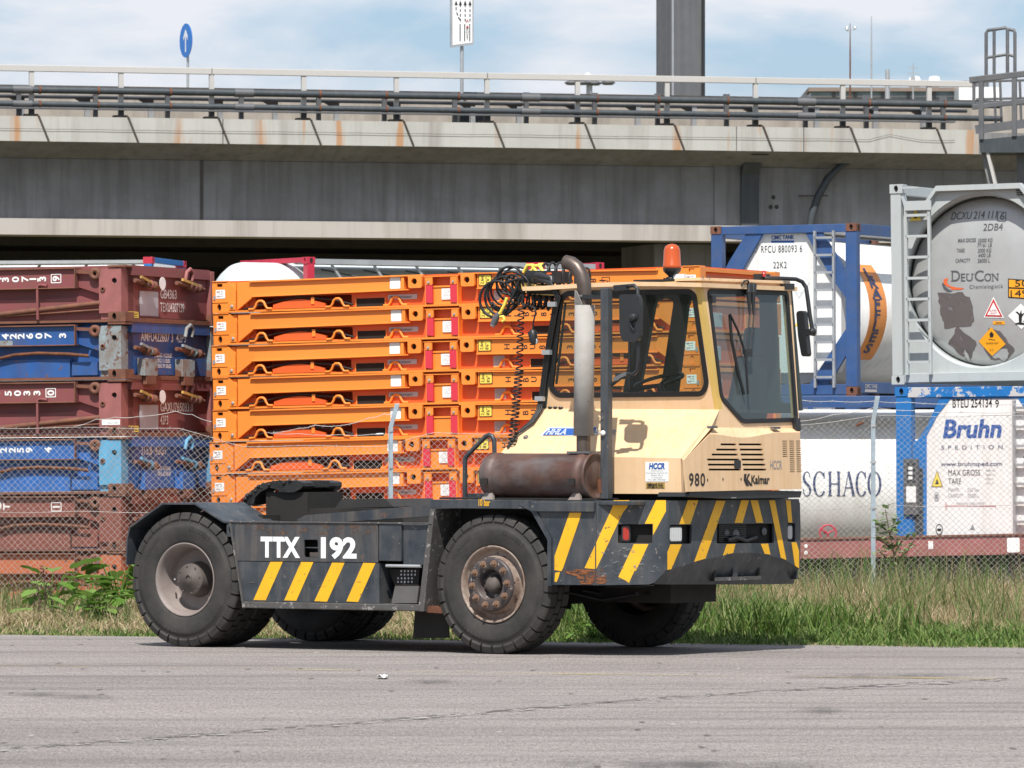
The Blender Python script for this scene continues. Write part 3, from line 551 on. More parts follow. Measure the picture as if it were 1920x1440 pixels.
for f in (0, 1):
    g = MB(); out_ = mir([(0, 0), (.30, 0), (.30, .262), (.215, .352), (.20, .352), (.19, H), (0, H)], f); ov = lambda x: LL-x if f else x
    g.plate(out_, [[(ov(.085)+.026*math.cos(2*math.pi*k/16), .062+.042*math.sin(2*math.pi*k/16)) for k in range(16)], ccw(mir([(.06, .30), (.13, .30), (.13, .335), (.06, .335)], f))], (0, -.004, 0), OX, OZ, .03, om)
    a, c = sorted((ov(.0), ov(.29))); g.box(a, c, .03, .17, .002, .345, om)
    a, c = sorted((ov(.05), ov(.14))); g.box(a, c, .027, .031, .015, .11, M['holeshade']); g.box(a, c, .027, .031, .28, .345, M['holeshade'])
    a, c = sorted((ov(.0), ov(.20))); g.box(a, c, -.012, -.003, .118, .124, om); g.box(a, c, -.015, .17, H-.006, H+.004, om)
    g.build('corner_post', rack, .004)
    g = MB(); a, c = sorted((ov(.22), ov(.30))); g.box(a, c, -.02, .0, .03, .115, om); g.lathe([(0, .018), (.012, .018), (.014, 0)], (ov(.258), -.02, .07), (0, -1, 0), M['metal'], 12, False); g.build('lug', rack, .004)
    a, c = sorted((ov(.045), ov(.165))); g = MB(); g.plate(rrect(a, c, .165, .265, .01), [], (0, -.008, 0), OX, OZ, .002, M['sticker']); fine_print(g, a+.02, a+.09, .18, .255, -.0085, 3, M['greyink'], 3)
    for zz in (.187, .24): g.plate(circ(a+.03, zz, .02, .008, 14), [circ(a+.03, zz, .015, .005, 14)], (0, -.009, 0), OX, OZ, 0, M['redp'])
    a, c = sorted((ov(.015), ov(.04))); g.box(a, c, -.012, -.005, .15, .20, M['metal']); g.build('label_plate', rack)
    g = MB(); pts = mir([(.31, .03), (.53, .185), (.53, .33), (.53, .352), (.31, .345)], f); g.plate(pts, [], (0, .012, 0), OX, OZ, .06, om); g.build('gusset', rack, .004)
    g = MB(); n0, n1 = (.50, 2.66) if not f else (3.10, 5.55)                 # folded end wall post, a long I-beam lying flat
    if not f:
        q0, q1, q2, q3 = (n0, .178), (2.42, .200), (2.42, .352), (n0, .342)
        g.plate([q0, q1, q2, q3], [], (0, .014, 0), OX, OZ, .05, om)
        g.hexa([(n0-.02, -.022, .338), (n0-.02, .07, .338), (n0-.02, .07, .356), (n0-.02, -.022, .356)], [(2.66, -.022, .350), (2.66, .07, .350), (2.66, .07, .368), (2.66, -.022, .368)], om)
        g.hexa([(n0, -.014, .170), (n0, .07, .170), (n0, .07, .182), (n0, -.014, .182)], [(2.50, -.014, .192), (2.50, .07, .192), (2.50, .07, .204), (2.50, -.014, .204)], om)
        g.hexa([(2.40, -.01, .204), (2.44, -.01, .204), (2.44, .06, .204), (2.40, .06, .204)], [(2.40, -.01, .35), (2.44, -.01, .35), (2.44, .06, .35), (2.40, .06, .35)], om)
    else:
        g.plate([(3.34, .188), (5.55, .155), (5.55, .318), (3.62, .345), (3.40, .352), (3.34, .352)], [], (0, .014, 0), OX, OZ, .05, om)
        g.hexa([(3.12, -.018, .355), (3.12, .07, .355), (3.12, .07, .37), (3.12, -.018, .37)], [(5.56, -.018, .322), (5.56, .07, .322), (5.56, .07, .337), (5.56, -.018, .337)], om)
        g.hexa([(3.34, -.012, .180), (3.34, .07, .180), (3.34, .07, .192), (3.34, -.012, .192)], [(5.56, -.012, .148), (5.56, .07, .148), (5.56, .07, .160), (5.56, -.012, .160)], om)
    g.build('folded_wall', rack, .003)
    cx = 2.585 if not f else 3.24
    g = MB(); g.plate(rpoly([(cx-.085, .215), (cx+.085, .215), (cx+.085, .367), (cx-.085, .367)], .025), [circ(cx-.01, .29, .036, .036, 12)], (0, -.03, 0), OX, OZ, .05, om); g.box(cx-.08, cx+.08, .02, .16, .22, .36, o2); g.box(cx-.06, cx+.04, .016, .021, .25, .33, M['holeshade']); g.build('wall_casting', rack, .004)
def label(x0, x1, z0, z1, m, y=-.004, brd=None):
    g = MB()
    if brd: g.plate(rrect(x0-.008, x1+.008, z0-.008, z1+.008, .008), [], (0, y+.001, 0), OX, OZ, .001, brd)
    g.plate(rrect(x0, x1, z0, z1, .01), [], (0, y, 0), OX, OZ, .002, m); return g
label(2.255, 2.385, .215, .345, M['sticker'], .008).build('blank_label', rack)
g = label(2.20, 2.565, .095, .15, M['gsticker'], .07); g.text('UIC railway transport', (2.215, .0665, .108), OX, OZ, .03, M['ink'], .72); g.build('transport_label', rack)
g = label(2.895, 3.02, .075, .20, M['sticker'], .016); fine_print(g, 2.91, 3.01, .085, .19, .0145, 7, M['gsticker'], 8); g.build('data_label', rack)
g = label(3.52, 3.66, .045, .165, M['gsticker'], .07); fine_print(g, 3.53, 3.65, .055, .155, .0675, 7, M['greyink'], 11); g.build('paper_label', rack)
g = label(3.37, 3.515, .225, .335, M['ylabel'], .006, M['ink'])
for s_, x in (('2,6m', 3.425), ("8'6\"", 3.492)): g.text(s_, (x, .003, .235), OZ, (-1, 0, 0), .040, M['ink'], .85)
g.build('height_label', rack)
g = MB()
for ch, px in zip('HLBU813681', (952, 968, 985, 1000, 1018, 1035, 1070, 1088, 1113, 1130)): 
    x = ox(px); zc = .258-(x-3.6)*.0145; g.text(ch, (x+.03, .012, zc-.03), OZ, (-1, 0, 0), .068, M['ink'], 1.0, .012)
x = ox(1136); zc = .222; g.plate(rrect(x-.05, x+.05, zc-.04, zc+.05, .005), [rrect(x-.042, x+.042, zc-.033, zc+.043, .004)], (0, .012, 0), OX, OZ, .001, M['ink']); g.text('2', (x+.03, .012, zc-.02), OZ, (-1, 0, 0), .06, M['ink'])
g.build('lettering', rack)
g = MB(); x = ox(962); g.plate(rrect(x-.06, x+.07, .03, .17, .004), [], (0, .0705, 0), OX, OZ, .001, M['orangeshade']); g.text('IC', (x-.05, .069, .125), OX, OZ, .045, M['ink'], .9); g.text('87', (x-.04, .069, .04), OX, OZ, .05, M['ink'], .8, .008)
g.plate(rrect(x-.06, x+.045, .115, .178, .003), [rrect(x-.054, x+.039, .121, .172, .003)], (0, .069, 0), OX, OZ, .001, M['ink']); g.build('code_mark', rack)
for i, x in enumerate((.62, 1.60, 2.30, 2.96, 3.68, 4.42, 5.45)):
    g = MB(); dy = .055 if i in (2, 3, 4) else -.012
    g.tube([(x-.15, dy, .03), (x-.085, dy, .033), (x-.06, dy, .07), (x-.045, dy, .105), (x-.02, dy, .122), (x+.02, dy, .122), (x+.045, dy, .105), (x+.06, dy, .07), (x+.085, dy, .033), (x+.15, dy, .03)], .015, om, 8); g.build('lashing_ring', rack)
for f, (xa, xb) in ((0, (.76, 1.42)), (1, (4.62, 5.25))):
    g = MB(); xm = (xa+xb)/2; pts = [(xa, .03)]+[(xa+(xb-xa)*t, .075+.055*math.sin(math.pi*t)) for t in [k/10 for k in range(11)]]+[(xb, .03)]
    g.plate(pts, [], (0, .03, 0), OX, OZ, .045, o2); g.box(xm+.16, xm+.20, .018, .03, .07, .15, om); g.build('spring_cover', rack)
    g = MB(); g.tube([(xa-.40, .05, .035), (xa-.2, .045, .07), (xa, .04, .115), (xm, .04, .155), (xb+.1, .04, .115), (xb+.35, .05, .05)], .012, M['black'], 8); g.build('gas_strut', rack)
for xa, xb in ((1.80, 2.16), (3.98, 4.34)):
    g = MB(); g.box(xa, xb, .070, .076, .022, .118, M['holeshade']); g.box(xa-.01, xa, .065, .076, .022, .12, om); g.box(xb, xb+.01, .065, .076, .022, .12, om); g.build('fork_pocket', rack)
g = MB(); g.box(2.70, 2.715, -.01, .1, .02, .34, om); g.box(3.095, 3.11, -.01, .1, .02, .34, om); g.box(2.715, 3.095, .02, .075, .215, .235, om); g.box(2.715, 3.095, .03, .075, .022, .21, om); g.box(2.69, 3.12, -.015, .1, .335, .345, om); g.build('centre_frame', rack)
for x in (2.755, 3.06):
    g = MB(); g.plate(rpoly([(x-.042, .045), (x+.04, .035), (x+.04, .30), (x-.042, .30)], .015), [], (0, -.02, 0), OX, OZ, .035, M['redstrap']); g.build('hinge_cover', rack)
    g = MB(); g.plate(rpoly([(x-.035, .245), (x+.045, .245), (x+.045, .33), (x-.035, .33)], .012), [], (0, -.024, 0), OX, OZ, .02, om); g.lathe([(0, .014), (.012, .014), (.013, 0)], (x, -.024, .275), (0, -1, 0), M['metal'], 12, False); g.build('hinge_plate', rack)
g = MB()            # end face towards the right
for y0 in (.0, 2.26): g.box(LL-.12, LL+.004, y0+.005, y0+.17, .004, H-.004, om)
g.box(LL-.06, LL-.02, .17, 2.26, .03, .28, o2); g.box(LL-.08, LL+.002, .17, 2.26, .30, .345, om); g.box(LL-.08, LL, .17, 2.26, .0, .03, om)
for y0 in (.35, 1.35): g.box(LL-.03, LL-.005, y0, y0+.3, .06, .22, M['grlabel'] if y0 < 1 else om)
g.build('end_wall', rack, .003)
ords = ['topmost', 'second', 'third', 'fourth', 'fifth', 'sixth', 'seventh', 'eighth', 'ninth', 'lowest']
for k in range(10):
    r_ = rack if k == 9 else copy_tree(rack)
    pl = orange_place(k); r_.location = pl.o+V((rnd.uniform(-.02, .02)-.010*(9-k)*.37, rnd.uniform(-.01, .01), 0))
    for ch in list(r_.children):       # not every rack has kept all of its stickers
        nm = ch.name.split('.')[0]
        if k != 9 and ((nm == 'data_label' and k % 4 == 1) or (nm == 'code_mark' and k in (3,)) or (nm == 'paper_label' and k in (8, 4)) or (nm == 'label_plate' and k == 99)): bpy.data.objects.remove(ch)
    n = 9-k; r_['label'] = ('topmost orange folded flat rack of the tall orange stack behind the truck' if n == 0 else 'lowest orange folded flat rack of the orange stack, on the ground' if n == 9 else f'{ords[n]} orange folded flat rack from the top of the orange stack')
# ------------------------------------------------------------------ long maroon and blue racks
LP, LB = .646, -.09
def long_place(k): return Place(238, 67, LB+LP*k, R(-21.5), -.009)
def long_rack(k, st, body, post, cast, low, label, side_txt, end_txt, tx, seed):
    A = long_place(k); q = random.Random(seed); A1 = long_place(5 if st == 'spring' else 4)
    t = lambda x, y, d=0: A1.y(x/4.236, 460+y/4.236, d)
    xz = lambda x, y, d=0: (t(x, y, d).x, t(x, y, d).z)
    rk = thing('long_flat_rack', label, 'flat rack', A, 'long folded flat racks in one stack'); X0 = -12.19
    dz = 0 if st == 'spring' else 0
    Hh = .635; g = MB()
    g.box(X0, -.3, .16, 2.30, .05, .642, body); g.box(X0, -.18, 0, .14, 0, .028, cast); g.box(X0, -.30, .10, .14, .03, .60, body); g.build('base_frame', rk)
    bx1 = -.62; g = MB(); g.box(X0, bx1, -.01, .12, .395, .61, body); g.box(X0, bx1, -.05, .12, .606, .622, cast); g.box(X0, bx1, -.05, .12, .385, .398, cast); g.box(bx1-.012, bx1, -.05, .0, .398, .606, cast); g.build('folded_wall', rk, .004)
    g = MB(); g.plate([(bx1+.005, .40), (-.32, .31), (-.32, .60), (bx1+.005, .60)], [], (0, .04, 0), OX, OZ, .05, body); g.bar((bx1, 0, .575), (-.42, 0, .565), .03, .035, cast)
    c = (-.39, .545); g.lathe([(0, .022), (-.03, .034), (0, .07), (.04, .07), (.04, .022), (0, .022)], (c[0], .02, c[1]), (0, -1, 0), cast, 20); g.lathe([(.001, .026), (.001, 0)], (c[0], .02, c[1]), (0, -1, 0), M['holeshade'], 14); g.build('hinge_eye', rk)
    g = MB(); hs = [circ(-.145, .465, .032, n=14), circ(-.285, .37, .022, n=12)]
    g.plate([(-.335, .10), (-.06, .10), (-.06, .605), (-.30, .605), (-.335, .5)], hs, (0, -.02, 0), OX, OZ, .03, post); g.box(-.33, -.06, .012, .3, .03, .60, post); g.box(-.30, -.10, .008, .0115, .34, .50, M['holeshade'])
    g.lathe([(0, .03), (.015, .03), (.015, .015), (0, .015)], (-.285, -.02, .37), (0, -1, 0), cast, 14); g.build('corner_post', rk, .006)
    g = MB(); g.box(-.22, 0, -.035, .16, .615, .64, cast); g.build('top_casting', rk, .006)
    g = MB(); g.plate(rpoly([(-.215, .0), (0, .0), (0, .115), (-.215, .115)], .01), [circ(-.14, .06, .026, .042, n=16)], (0, -.04, 0), OX, OZ, .04, cast); g.box(-.21, -.004, .003, .2, .002, .112, M['rackrust']); g.box(-.18, -.1, -.0045, -.001, .01, .11, M['holeshade']); g.build('bottom_casting', rk, .006)
    g = MB()
    if st == 'spring':
        p0, p1 = V((-1.62, -.005, .105)), V((-.33, -.005, .215)); n = 90; r = []; 
        g.tube([p0+(p1-p0)*i/n for i in range(n+1)], [.026+.008*(i % 2) for i in range(n+1)], M['rackrust'], 8); g.tube([(-1.66, -.005, .08), (-.33, -.005, .14)], .012, M['rackrust'], 6)
        g.tube([(-1.75, -.02, .11), (-1.70, -.02, .12), (-1.66, -.02, .10)], .012, M['rackrust'], 6); g.build('lifting_spring', rk)
        g = MB(); g.tube([(-1.10, -.03, .04), (-1.10, -.03, .42), (-1.06, -.03, .43), (-.98, -.03, .42)], .018, body, 8); g.build('hook_rod', rk)
        g = MB(); g.plate([(X0, .03), (-.33, .03), (-.33, .20), (-.60, .30), (-.72, .285), (-1.3, .27), (X0, .30)], [], (0, .05, 0), OX, OZ, .04, low); g.build('lower_web', rk)
        g = MB(); g.tube([(-2.05, -.02, .04), (-2.02, -.02, .09), (-1.95, -.02, .115), (-1.85, -.02, .10), (-1.80, -.02, .05)], .025, M['rackrust'], 8); g.build('lashing_ring', rk)
    else:
        g.plate([(X0, .03), (-.72, .03), (-.72, .235), (-1.75, .235), (-2.0, .17), (X0, .17)], [], (0, .02, 0), OX, OZ, .06, low); g.build('lower_web', rk, .006)
        g = MB(); g.tube([(-2.05, -.02, .16), (-1.75, -.02, .22), (-1.40, -.02, .29), (-1.1, -.02, .305), (-.72, -.02, .29), (-.46, -.02, .265)], .020, M['rust'], 8); g.tube([(-.46, -.02, .26), (-.44, -.02, .33)], .016, body, 6); g.build('strut', rk)
        g = MB(); g.plate([(-.70, .05), (-.38, .05), (-.38, .20), (-.70, .20)], [], (0, .03, 0), OX, OZ, .05, low); g.build('side_plate', rk)
    # end face: local y runs away from the camera
    Ye, Ze = (0, 1, 0), (0, 0, 1); e = g = MB()
    g.plate([(.16, .06), (2.30, .06), (2.30, .60), (.16, .60)], [], (-.06, 0, 0), Ye, Ze, .04, body); g.box(-.08, -.005, .16, 2.28, .53, .643, body); g.box(-.08, -.003, .16, 2.28, .0, .05, cast)
    ey, ez = (1.02, .29) if st == 'spring' else (.50, .44)
    g.text(end_txt[0], (-.057, ey, ez), Ye, Ze, .10, M['white'], .95, .015); g.text(end_txt[1], (-.057, ey, .14), Ye, Ze, .10, M['white'], .75, .01)
    if len(end_txt) > 2:
        for i, s_ in enumerate(end_txt[2:]): g.text(s_, (-.057, .86, .26-i*.06), Ye, Ze, .045, M['white'], .8, .01)
    g.build('end_wall', rk)
    if st == 'spring':
        g = MB(); g.plate([(.46, .08), (.96, .08), (.96, .36), (.46, .36)], [], (-.054, 0, 0), Ye, Ze, .003, M['grlabel']); g.build('data_plate', rk)
        g = MB(); g.plate(circ(.97, .455, .085, .075, 20), [], (-.002, 0, 0), Ye, Ze, .003, M['sticker']); g.build('round_sticker', rk)
        g = MB(); g.plate([(.16, .05), (.42, .05), (.42, .12), (.16, .12)], [], (-.05, 0, 0), Ye, Ze, .004, M['ylabel']); fine_print_end(g); g.build('warning_label', rk)
    else:
        for ya in (.38, 1.40):
            g = MB(); g.box(-.05, .05, ya, ya+.34, .04, .24, post if post == M['paleblue'] else low); g.box(.0, .05, ya+.04, ya+.3, -.06, .05, cast); g.build('foot_bracket', rk, .006)
    for ya, yb in ((.18, .80), (1.30, 2.05)):
        g = MB(); z = .47 if st == 'spring' else .36
        g.tube([(.02, ya, z), (.02, yb, z-.06)], .024, M['rackrust'], 10)
        for f in (.45, .62, .8): yy = ya+(yb-ya)*f; g.lathe([(-.03, .02), (-.03, .052), (.03, .052), (.03, .02)], (.02, yy, z-.06*f), (0, 1, 0), post if f == .62 else M['rackrust'], 14)
        g.bar((.05, ya+.1, z+.04), (.055, yb-.25, z-.02), .03, .03, M['yellowrod'] if st == 'spring' else post); g.build('lock_bar', rk)
    for y0 in (2.29,):
        g = MB(); g.box(-.28, .01, y0, 2.438, 0, .12, cast); g.box(-.26, -.01, y0+.02, 2.42, .12, .63, post); g.build('rear_corner_post', rk, .006)
    g = MB(); g.tube([(.015, 1.55, .50), (.02, 1.58, .60), (.02, 1.68, .64), (.02, 1.76, .60), (.015, 1.72, .5)], .022, post, 8); g.build('lifting_eye', rk)
    # numbers on the long side
    g = MB()
    for s_, zx, boxed in side_txt:
        x = A1.y(zx/4.236, 520, 0).x; g.text(s_, (x+.035, -.013, .47), OZ, (-1, 0, 0), .08, M['white'], 1.1, .03)
        if boxed: g.plate(rrect(x-.07, x+.06, .45, .555, .01), [rrect(x-.06, x+.05, .46, .545, .008)], (0, -.013, 0), OX, OZ, .002, M['white'])
    for f in tx: f(g)
    g.build('lettering', rk); return rk
def fine_print_end(g):
    for k in range(3): g.poly([(-.0495, .19, .065+k*.018), (-.0495, .39, .065+k*.018), (-.0495, .39, .073+k*.018), (-.0495, .19, .073+k*.018)], M['ink'])
M['yellowrod'] = mat('yellow_rusty_rod', (.45, .27, .07), .6, var=.3, chips=RUST, ca=.05)
def st_(x0, x1, z0, z1, m, y=-.024):
    def f(g):
        g.plate([(x0, z0), (x1, z0), (x1, z1), (x0, z1)], [], (0, y, 0), OX, OZ, .002, m)
        fine_print(g, x0+.01, x1-.01, z0+.01, z1-.01, y-.001, 4, M['greyink'], 5)
    return f
mr, rr, bl = M['maroon'], M['rackrust'], M['bluep']
long_rack(5, 'spring', mr, M['maroonp'], rr, mr, 'topmost maroon folded flat rack, numbered 430713 9, above the worn blue one', [('4', -8, 0), ('3', 50, 0), ('0', 130, 0), ('7', 205, 0), ('1', 268, 0), ('-', 300, 0), ('3', 345, 0), ('9', 452, 1)], ('GB4363', 'TEXU4307139'), [], 1)
long_rack(4, 'rod', bl, M['paleblue'], rr, bl, 'worn blue folded flat rack numbered 422607 3, between two maroon racks', [('4', 45, 0), ('2', 108, 0), ('2', 170, 0), ('6', 238, 0), ('0', 312, 0), ('7', 385, 0), ('3', 500, 0)], ('AMFU422607 3  42P3', '', '50.000KG 110.230LBS', '5.050KG 11.130LBS', '44.950KG 99.100LBS'),
    [lambda g: g.plate(rrect(-1.98, -1.42, .40, .455, .02), [], (0, -.0115, 0), OX, OZ, .002, M['paleblue'])], 2)
long_rack(3, 'spring', mr, M['maroonp'], rr, mr, 'maroon folded flat rack numbered 65033 0 with a torn white sticker, between two blue ones', [('6', -22, 0), ('5', 72, 0), ('0', 146, 0), ('3', 220, 0), ('3', 300, 0), ('0', 410, 1)], ('GAXU765033.0', '42P3'), [st_(-.30, -.075, .13, .19, M['sticker']), st_(-2.2, -2.02, .17, .23, M['sticker'], .045)], 3)
long_rack(2, 'rod', M['blue2'], M['skyblue'], rr, M['blue2'], 'bright blue folded flat rack with light blue post, behind the wire fence', [('2', 30, 0), ('2', 100, 0), ('5', 165, 0), ('9', 235, 0), ('4', 385, 0)], ('315.8  42G1', '', '34.000KG 74.950LBS', '28.350KG 62.500LBS'), [], 4)
long_rack(1, 'rod', M['maroon2'], M['maroon2'], rr, M['maroon2'], 'brown red folded flat rack behind the wire fence, under the bright blue one', [('O', -12, 0), ('T', 55, 0), ('1', 450, 1)], ('', ''), [], 5)
long_rack(0, 'rod', M['orred'], M['orred'], rr, M['orred'], 'faded orange red flat rack at the bottom of its stack behind the leafy weeds', [], ('', ''), [], 6)
# ================================================================== TANK CONTAINERS (x across the end, y along the length)
M['tkwhite'] = mat('white_tank_cladding', (.80, .795, .78), .38, var=.03, vs=.8, dirt=(.62, .58, .53), da=.16, ds=1.5, streak=(.50, .44, .37), sa=.2, ss=(7, 7, .6))
M['tkblue'] = mat('dark_blue_frame_paint', (.030, .085, .235), .45, var=.12, dirt=(.10, .11, .14), da=.25, ds=4, chips=(.22, .19, .17), ca=.0, cs=15)
M['tkblue2'] = mat('bright_blue_frame_paint', (.012, .16, .46), .42, var=.08, dirt=(.10, .18, .3), da=.2, ds=4, chips=(.55, .55, .55), ca=.0, cs=9)
M['tkgrey'] = mat('light_grey_frame_paint', (.44, .475, .475), .45, var=.06, dirt=(.30, .29, .27), da=.2, ds=3, streak=(.3, .28, .25), sa=.12, ss=(9, 9, 1))
M['tksteel'] = mat('grey_tank_steel', (.44, .45, .445), .38, .25, var=.07, vs=1.2, dirt=(.33, .31, .28), da=.25, ds=1.5, streak=(.3, .28, .25), sa=.12, ss=(4, 4, .7))
M['tkred'] = mat('crimson_frame_paint', (.50, .025, .055), .45, var=.08, chips=(.3, .1, .08), ca=0)
M['walksheet'] = mat('pale_walkway_sheet', (.5, .5, .49), .6)
M['grating'] = mat('galvanised_grating', (.42, .43, .44), .5, .3, var=.1)
M['orlabel'] = mat('orange_hazard_panel', (.85, .36, .015), .45, var=.05)
M['adhesive'] = noise_mat('dirty_adhesive_residue', worn((.115, .098, .095), .32, .45, (7, 7, 7)))
TW, TL_, TH = 2.438, 6.058, 2.591
def castings(t, m, xs=(0, TW), ys=(0, TL_), zs=(0, TH)):
    for x in xs:
        for y in ys:
            for z in zs:
                sx, sy, sz = (1 if x == 0 else -1), (1 if y == 0 else -1), (1 if z == 0 else -1)
                g = MB(); a, b_ = sorted((x, x+sx*.178)); c, d = sorted((y, y+sy*.162)); e, f = sorted((z, z+sz*.118))
                zc = (e+f)/2; xc = (a+b_)/2; yc = (c+d)/2
                g.plate(rrect(a, b_, e, f, .008, 2), [circ(xc, zc, .03, .045, 14)], (0, c-.003, 0), OX, OZ, .03, m); g.box(a+.002, b_-.002, c+.027, d, e+.002, f-.002, m)
                g.plate(circ(xc, zc, .045, .05, 10), [], (0, c+.0262, 0), OX, OZ, .0, M['holeshade'])
                xf = b_+.003 if sx < 0 else a-.003
                g.plate(circ(yc, zc, .03, .045, 14), [], (xf+.0005, 0, 0), (0, 1, 0), OZ, 0, M['holeshade']) if sx < 0 else None
                g.build('corner_casting', t, .004)
def barrel(t, m, rad=1.13, zc=1.30, y0=.22, y1=5.84, bulge=.30, name='tank'):
    g = MB(); pr = [(y0-bulge+.0, 0)]+[(y0-bulge*math.cos(a)*1.0, rad*math.sin(a)) for a in [math.pi/2*k/8 for k in range(1, 9)]]
    pr += [(y1+bulge*math.sin(a), rad*math.cos(a)) for a in [math.pi/2*k/8 for k in range(0, 8)]]+[(y1+bulge, 0)]
    g.lathe(pr, (TW/2, 0, zc), (0, 1, 0), m, 56); return g
def walkway(t, y0=.3, y1=5.7, x0=.95, x1=1.55, z=TH-.06, m=None):
    m = m or M['grating']; g = MB(); n = int((y1-y0)/.06)
    for i in range(n+1): y = y0+(y1-y0)*i/n; g.box(x0, x1, y-.012, y+.012, z-.03, z, m)
    for i in range(9): x = x0+(x1-x0)*i/8; g.box(x-.004, x+.004, y0, y1, z-.028, z-.004, m)
    g.box(x0+.004, x1-.004, y0, y1, z-.05, z-.034, M['walksheet'])
    for x in (x0, x1): g.box(x-.02, x+.02, y0-.02, y1+.02, z-.045, z+.012, m)
    g.build('walkway', t)
def rails(t, m, top=True, bottom=True, h=.13):
    g = MB()
    for x in (0.004, TW-.084):
        if top: g.box(x, x+.08, .16, TL_-.16, TH-h-.004, TH-.004, m)
        if bottom: g.box(x, x+.08, .16, TL_-.16, .02, .02+h, m)
    g.build('side_rail', t, .006)
def posts(t, m, w=.16, ends=(0, TL_)):
    for y in ends:
        for x in (0, TW):
            a, b_ = sorted((x+(.005 if x == 0 else -.005), x+(w if x == 0 else -w))); c, d = sorted((y+(.008 if y == 0 else -.008), y+(.15 if y == 0 else -.15)))
            g = MB(); g.box(a, b_, c, d, .117, TH-.117, m); g.build('corner_post', t, .008)
def ladder(t, m, x0, x1, z0, z1, y, n, r=.018):
    g = MB(); g.bar((x0, y, z0), (x0, y, z1), .035, .05, m, (0, 1, 0)); g.bar((x1, y, z0), (x1, y, z1), .035, .05, m, (0, 1, 0))
    for i in range(n): z = z0+(z1-z0)*(i+.6)/n; g.bar((x0, y, z), (x1, y, z), .05, .035, m)
    g.build('ladder', t)
# ---- grey tank container, upper right
D = Place(1672, 77, EYE+(HZ-721)*77/F, R(-27), -.012)
tk = thing('tank_container', 'light grey tank container with a ladder and hazard plates, stacked on a blue framed one', 'tank container', D); d = lambda px, py, y=0: D.y(px, py, y)
m = M['tkgrey']
castings(tk, m); posts(tk, m, .15); rails(tk, m, True, True)
zc, rad = 1.315, 1.165
hole = circ(TW/2, zc, rad-.01, rad, 64)
g = MB(); g.plate([(.15, .10), (TW-.15, .10), (TW-.15, 2.25), (2.0, 2.26), (1.8, 2.50), (.64, 2.50), (.43, 2.25), (.15, 2.25)], [circ(TW/2, zc, 1.04, 1.13, 64)], (0, .10, 0), OX, OZ, .02, m); g.build('end_plate', tk)
g = MB(); pa = [(.12, 2.56), (.20, 2.30), (.45, 2.28), (.64, 2.52), (TW-.64, 2.52), (TW-.45, 2.28), (TW-.2, 2.3), (TW-.12, 2.56)]
for (xa, za), (xb, zb_) in zip(pa, pa[1:]):
    g.hexa([(xa, .02, za-.035), (xb, .02, zb_-.035), (xb, .02, zb_+.035), (xa, .02, za+.035)], [(xa, .14, za-.035), (xb, .14, zb_-.035), (xb, .14, zb_+.035), (xa, .14, za+.035)], m)
g.box(.16, .40, .0, .03, 2.53, 2.55, m); g.build('top_rail', tk)
g = MB(); g.box(.178, TW-.178, .01, .13, .02, .14, m); g.build('bottom_rail', tk, .006)
TKC = (TW/2, 0, zc); g = MB()
RB = 1.09; bul = .20; yb0 = .42
pr = [(yb0-bul, 0)]+[(yb0-bul*math.cos(a)**.7, RB*math.sin(a)) for a in [math.pi/2*k/14 for k in range(1, 15)]]+[(5.8, RB), (5.9, RB*.7), (5.95, 0)]
g.lathe(pr, TKC, (0, 1, 0), M['tksteel'], 72); tank = g.build('tank', tk)
g = MB(); g.lathe([(yb0+.02, RB+.004), (yb0+.02, RB+.07), (yb0+.12, RB+.07), (yb0+.12, RB+.004)], TKC, (0, 1, 0), m, 64); g.lathe([(.121, 1.135), (.121, 1.10), (.47, 1.10), (.47, 1.135), (.121, 1.135)], TKC, (0, 1, 0), m, 64); g.build('saddle_ring', tk)  # second tube is a liner added to keep the gap behind the plate dark
def dome_y(x, z):      # front surface of the dished end
    r = min(.999, math.hypot(x-TW/2, z-zc)/RB); a = math.asin(r); return yb0-bul*math.cos(a)**.7
def on_dome(g, pts_fs_fn, off=.006): pass
def dome_text(g, s_, px, py, hpx, mm, sx=1, bold=0, slant=0, space=1, center=False, wpx=None, off=.006):
    vs, fs = text_tris(s_, bold, space); o = d(px, py, .15); k = hpx/.69*.0069; w0 = min(v.x for v in vs); w1 = max(v.x for v in vs)
    if wpx: sx = (d(px+wpx, py, .15).x-o.x)/((w1-w0)*k)
    P_ = []
    for v in vs:
        x = o.x+((v.x-w0)*sx+v.y*slant)*k; z = o.z+v.y*k; P_.append((x, dome_y(x, z)-off, z))
    g.add(P_, fs, mm)
def dome_poly(g, pxs, mm, off=.005, n=1):
    q = [d(px, py, .15) for px, py in pxs]; q2 = []
    for i in range(len(q)):
        for k in range(5): q2.append(q[i].lerp(q[(i+1) % len(q)], k/5))
    c = sum(q, V())/len(q); P_ = [(p.x, dome_y(p.x, p.z)-off, p.z) for p in q2]+[(c.x, dome_y(c.x, c.z)-off, c.z)]; L_ = len(q2)
    g.add(P_, [(i, (i+1) % L_, L_) for i in range(L_)], mm)
g = MB(); gi = M['dgrey'] = mat('dark_grey_print', (.085, .088, .095), .5)
dome_text(g, 'DCXU 214 111', 1775, 411, 14, gi, slant=.15, wpx=86); dome_text(g, '6', 1868, 411, 13, gi, slant=.1, wpx=8); dome_text(g, '2DB4', 1838, 432, 13, gi, slant=.1, wpx=36)
for s_, x, y, w in (('MAX.GROSS', 1791, 454, 34), ('35000 KG', 1829, 454, 27), ('77161 LB', 1828, 463, 27), ('TARE', 1789, 473, 15), ('2000 KG', 1829, 473, 25), ('4400 LB', 1830, 482, 23), ('CAPACITY', 1787, 492, 28), ('26000 L', 1829, 492, 23)): dome_text(g, s_, x, y, 7, gi, slant=.1, wpx=w, bold=.01)
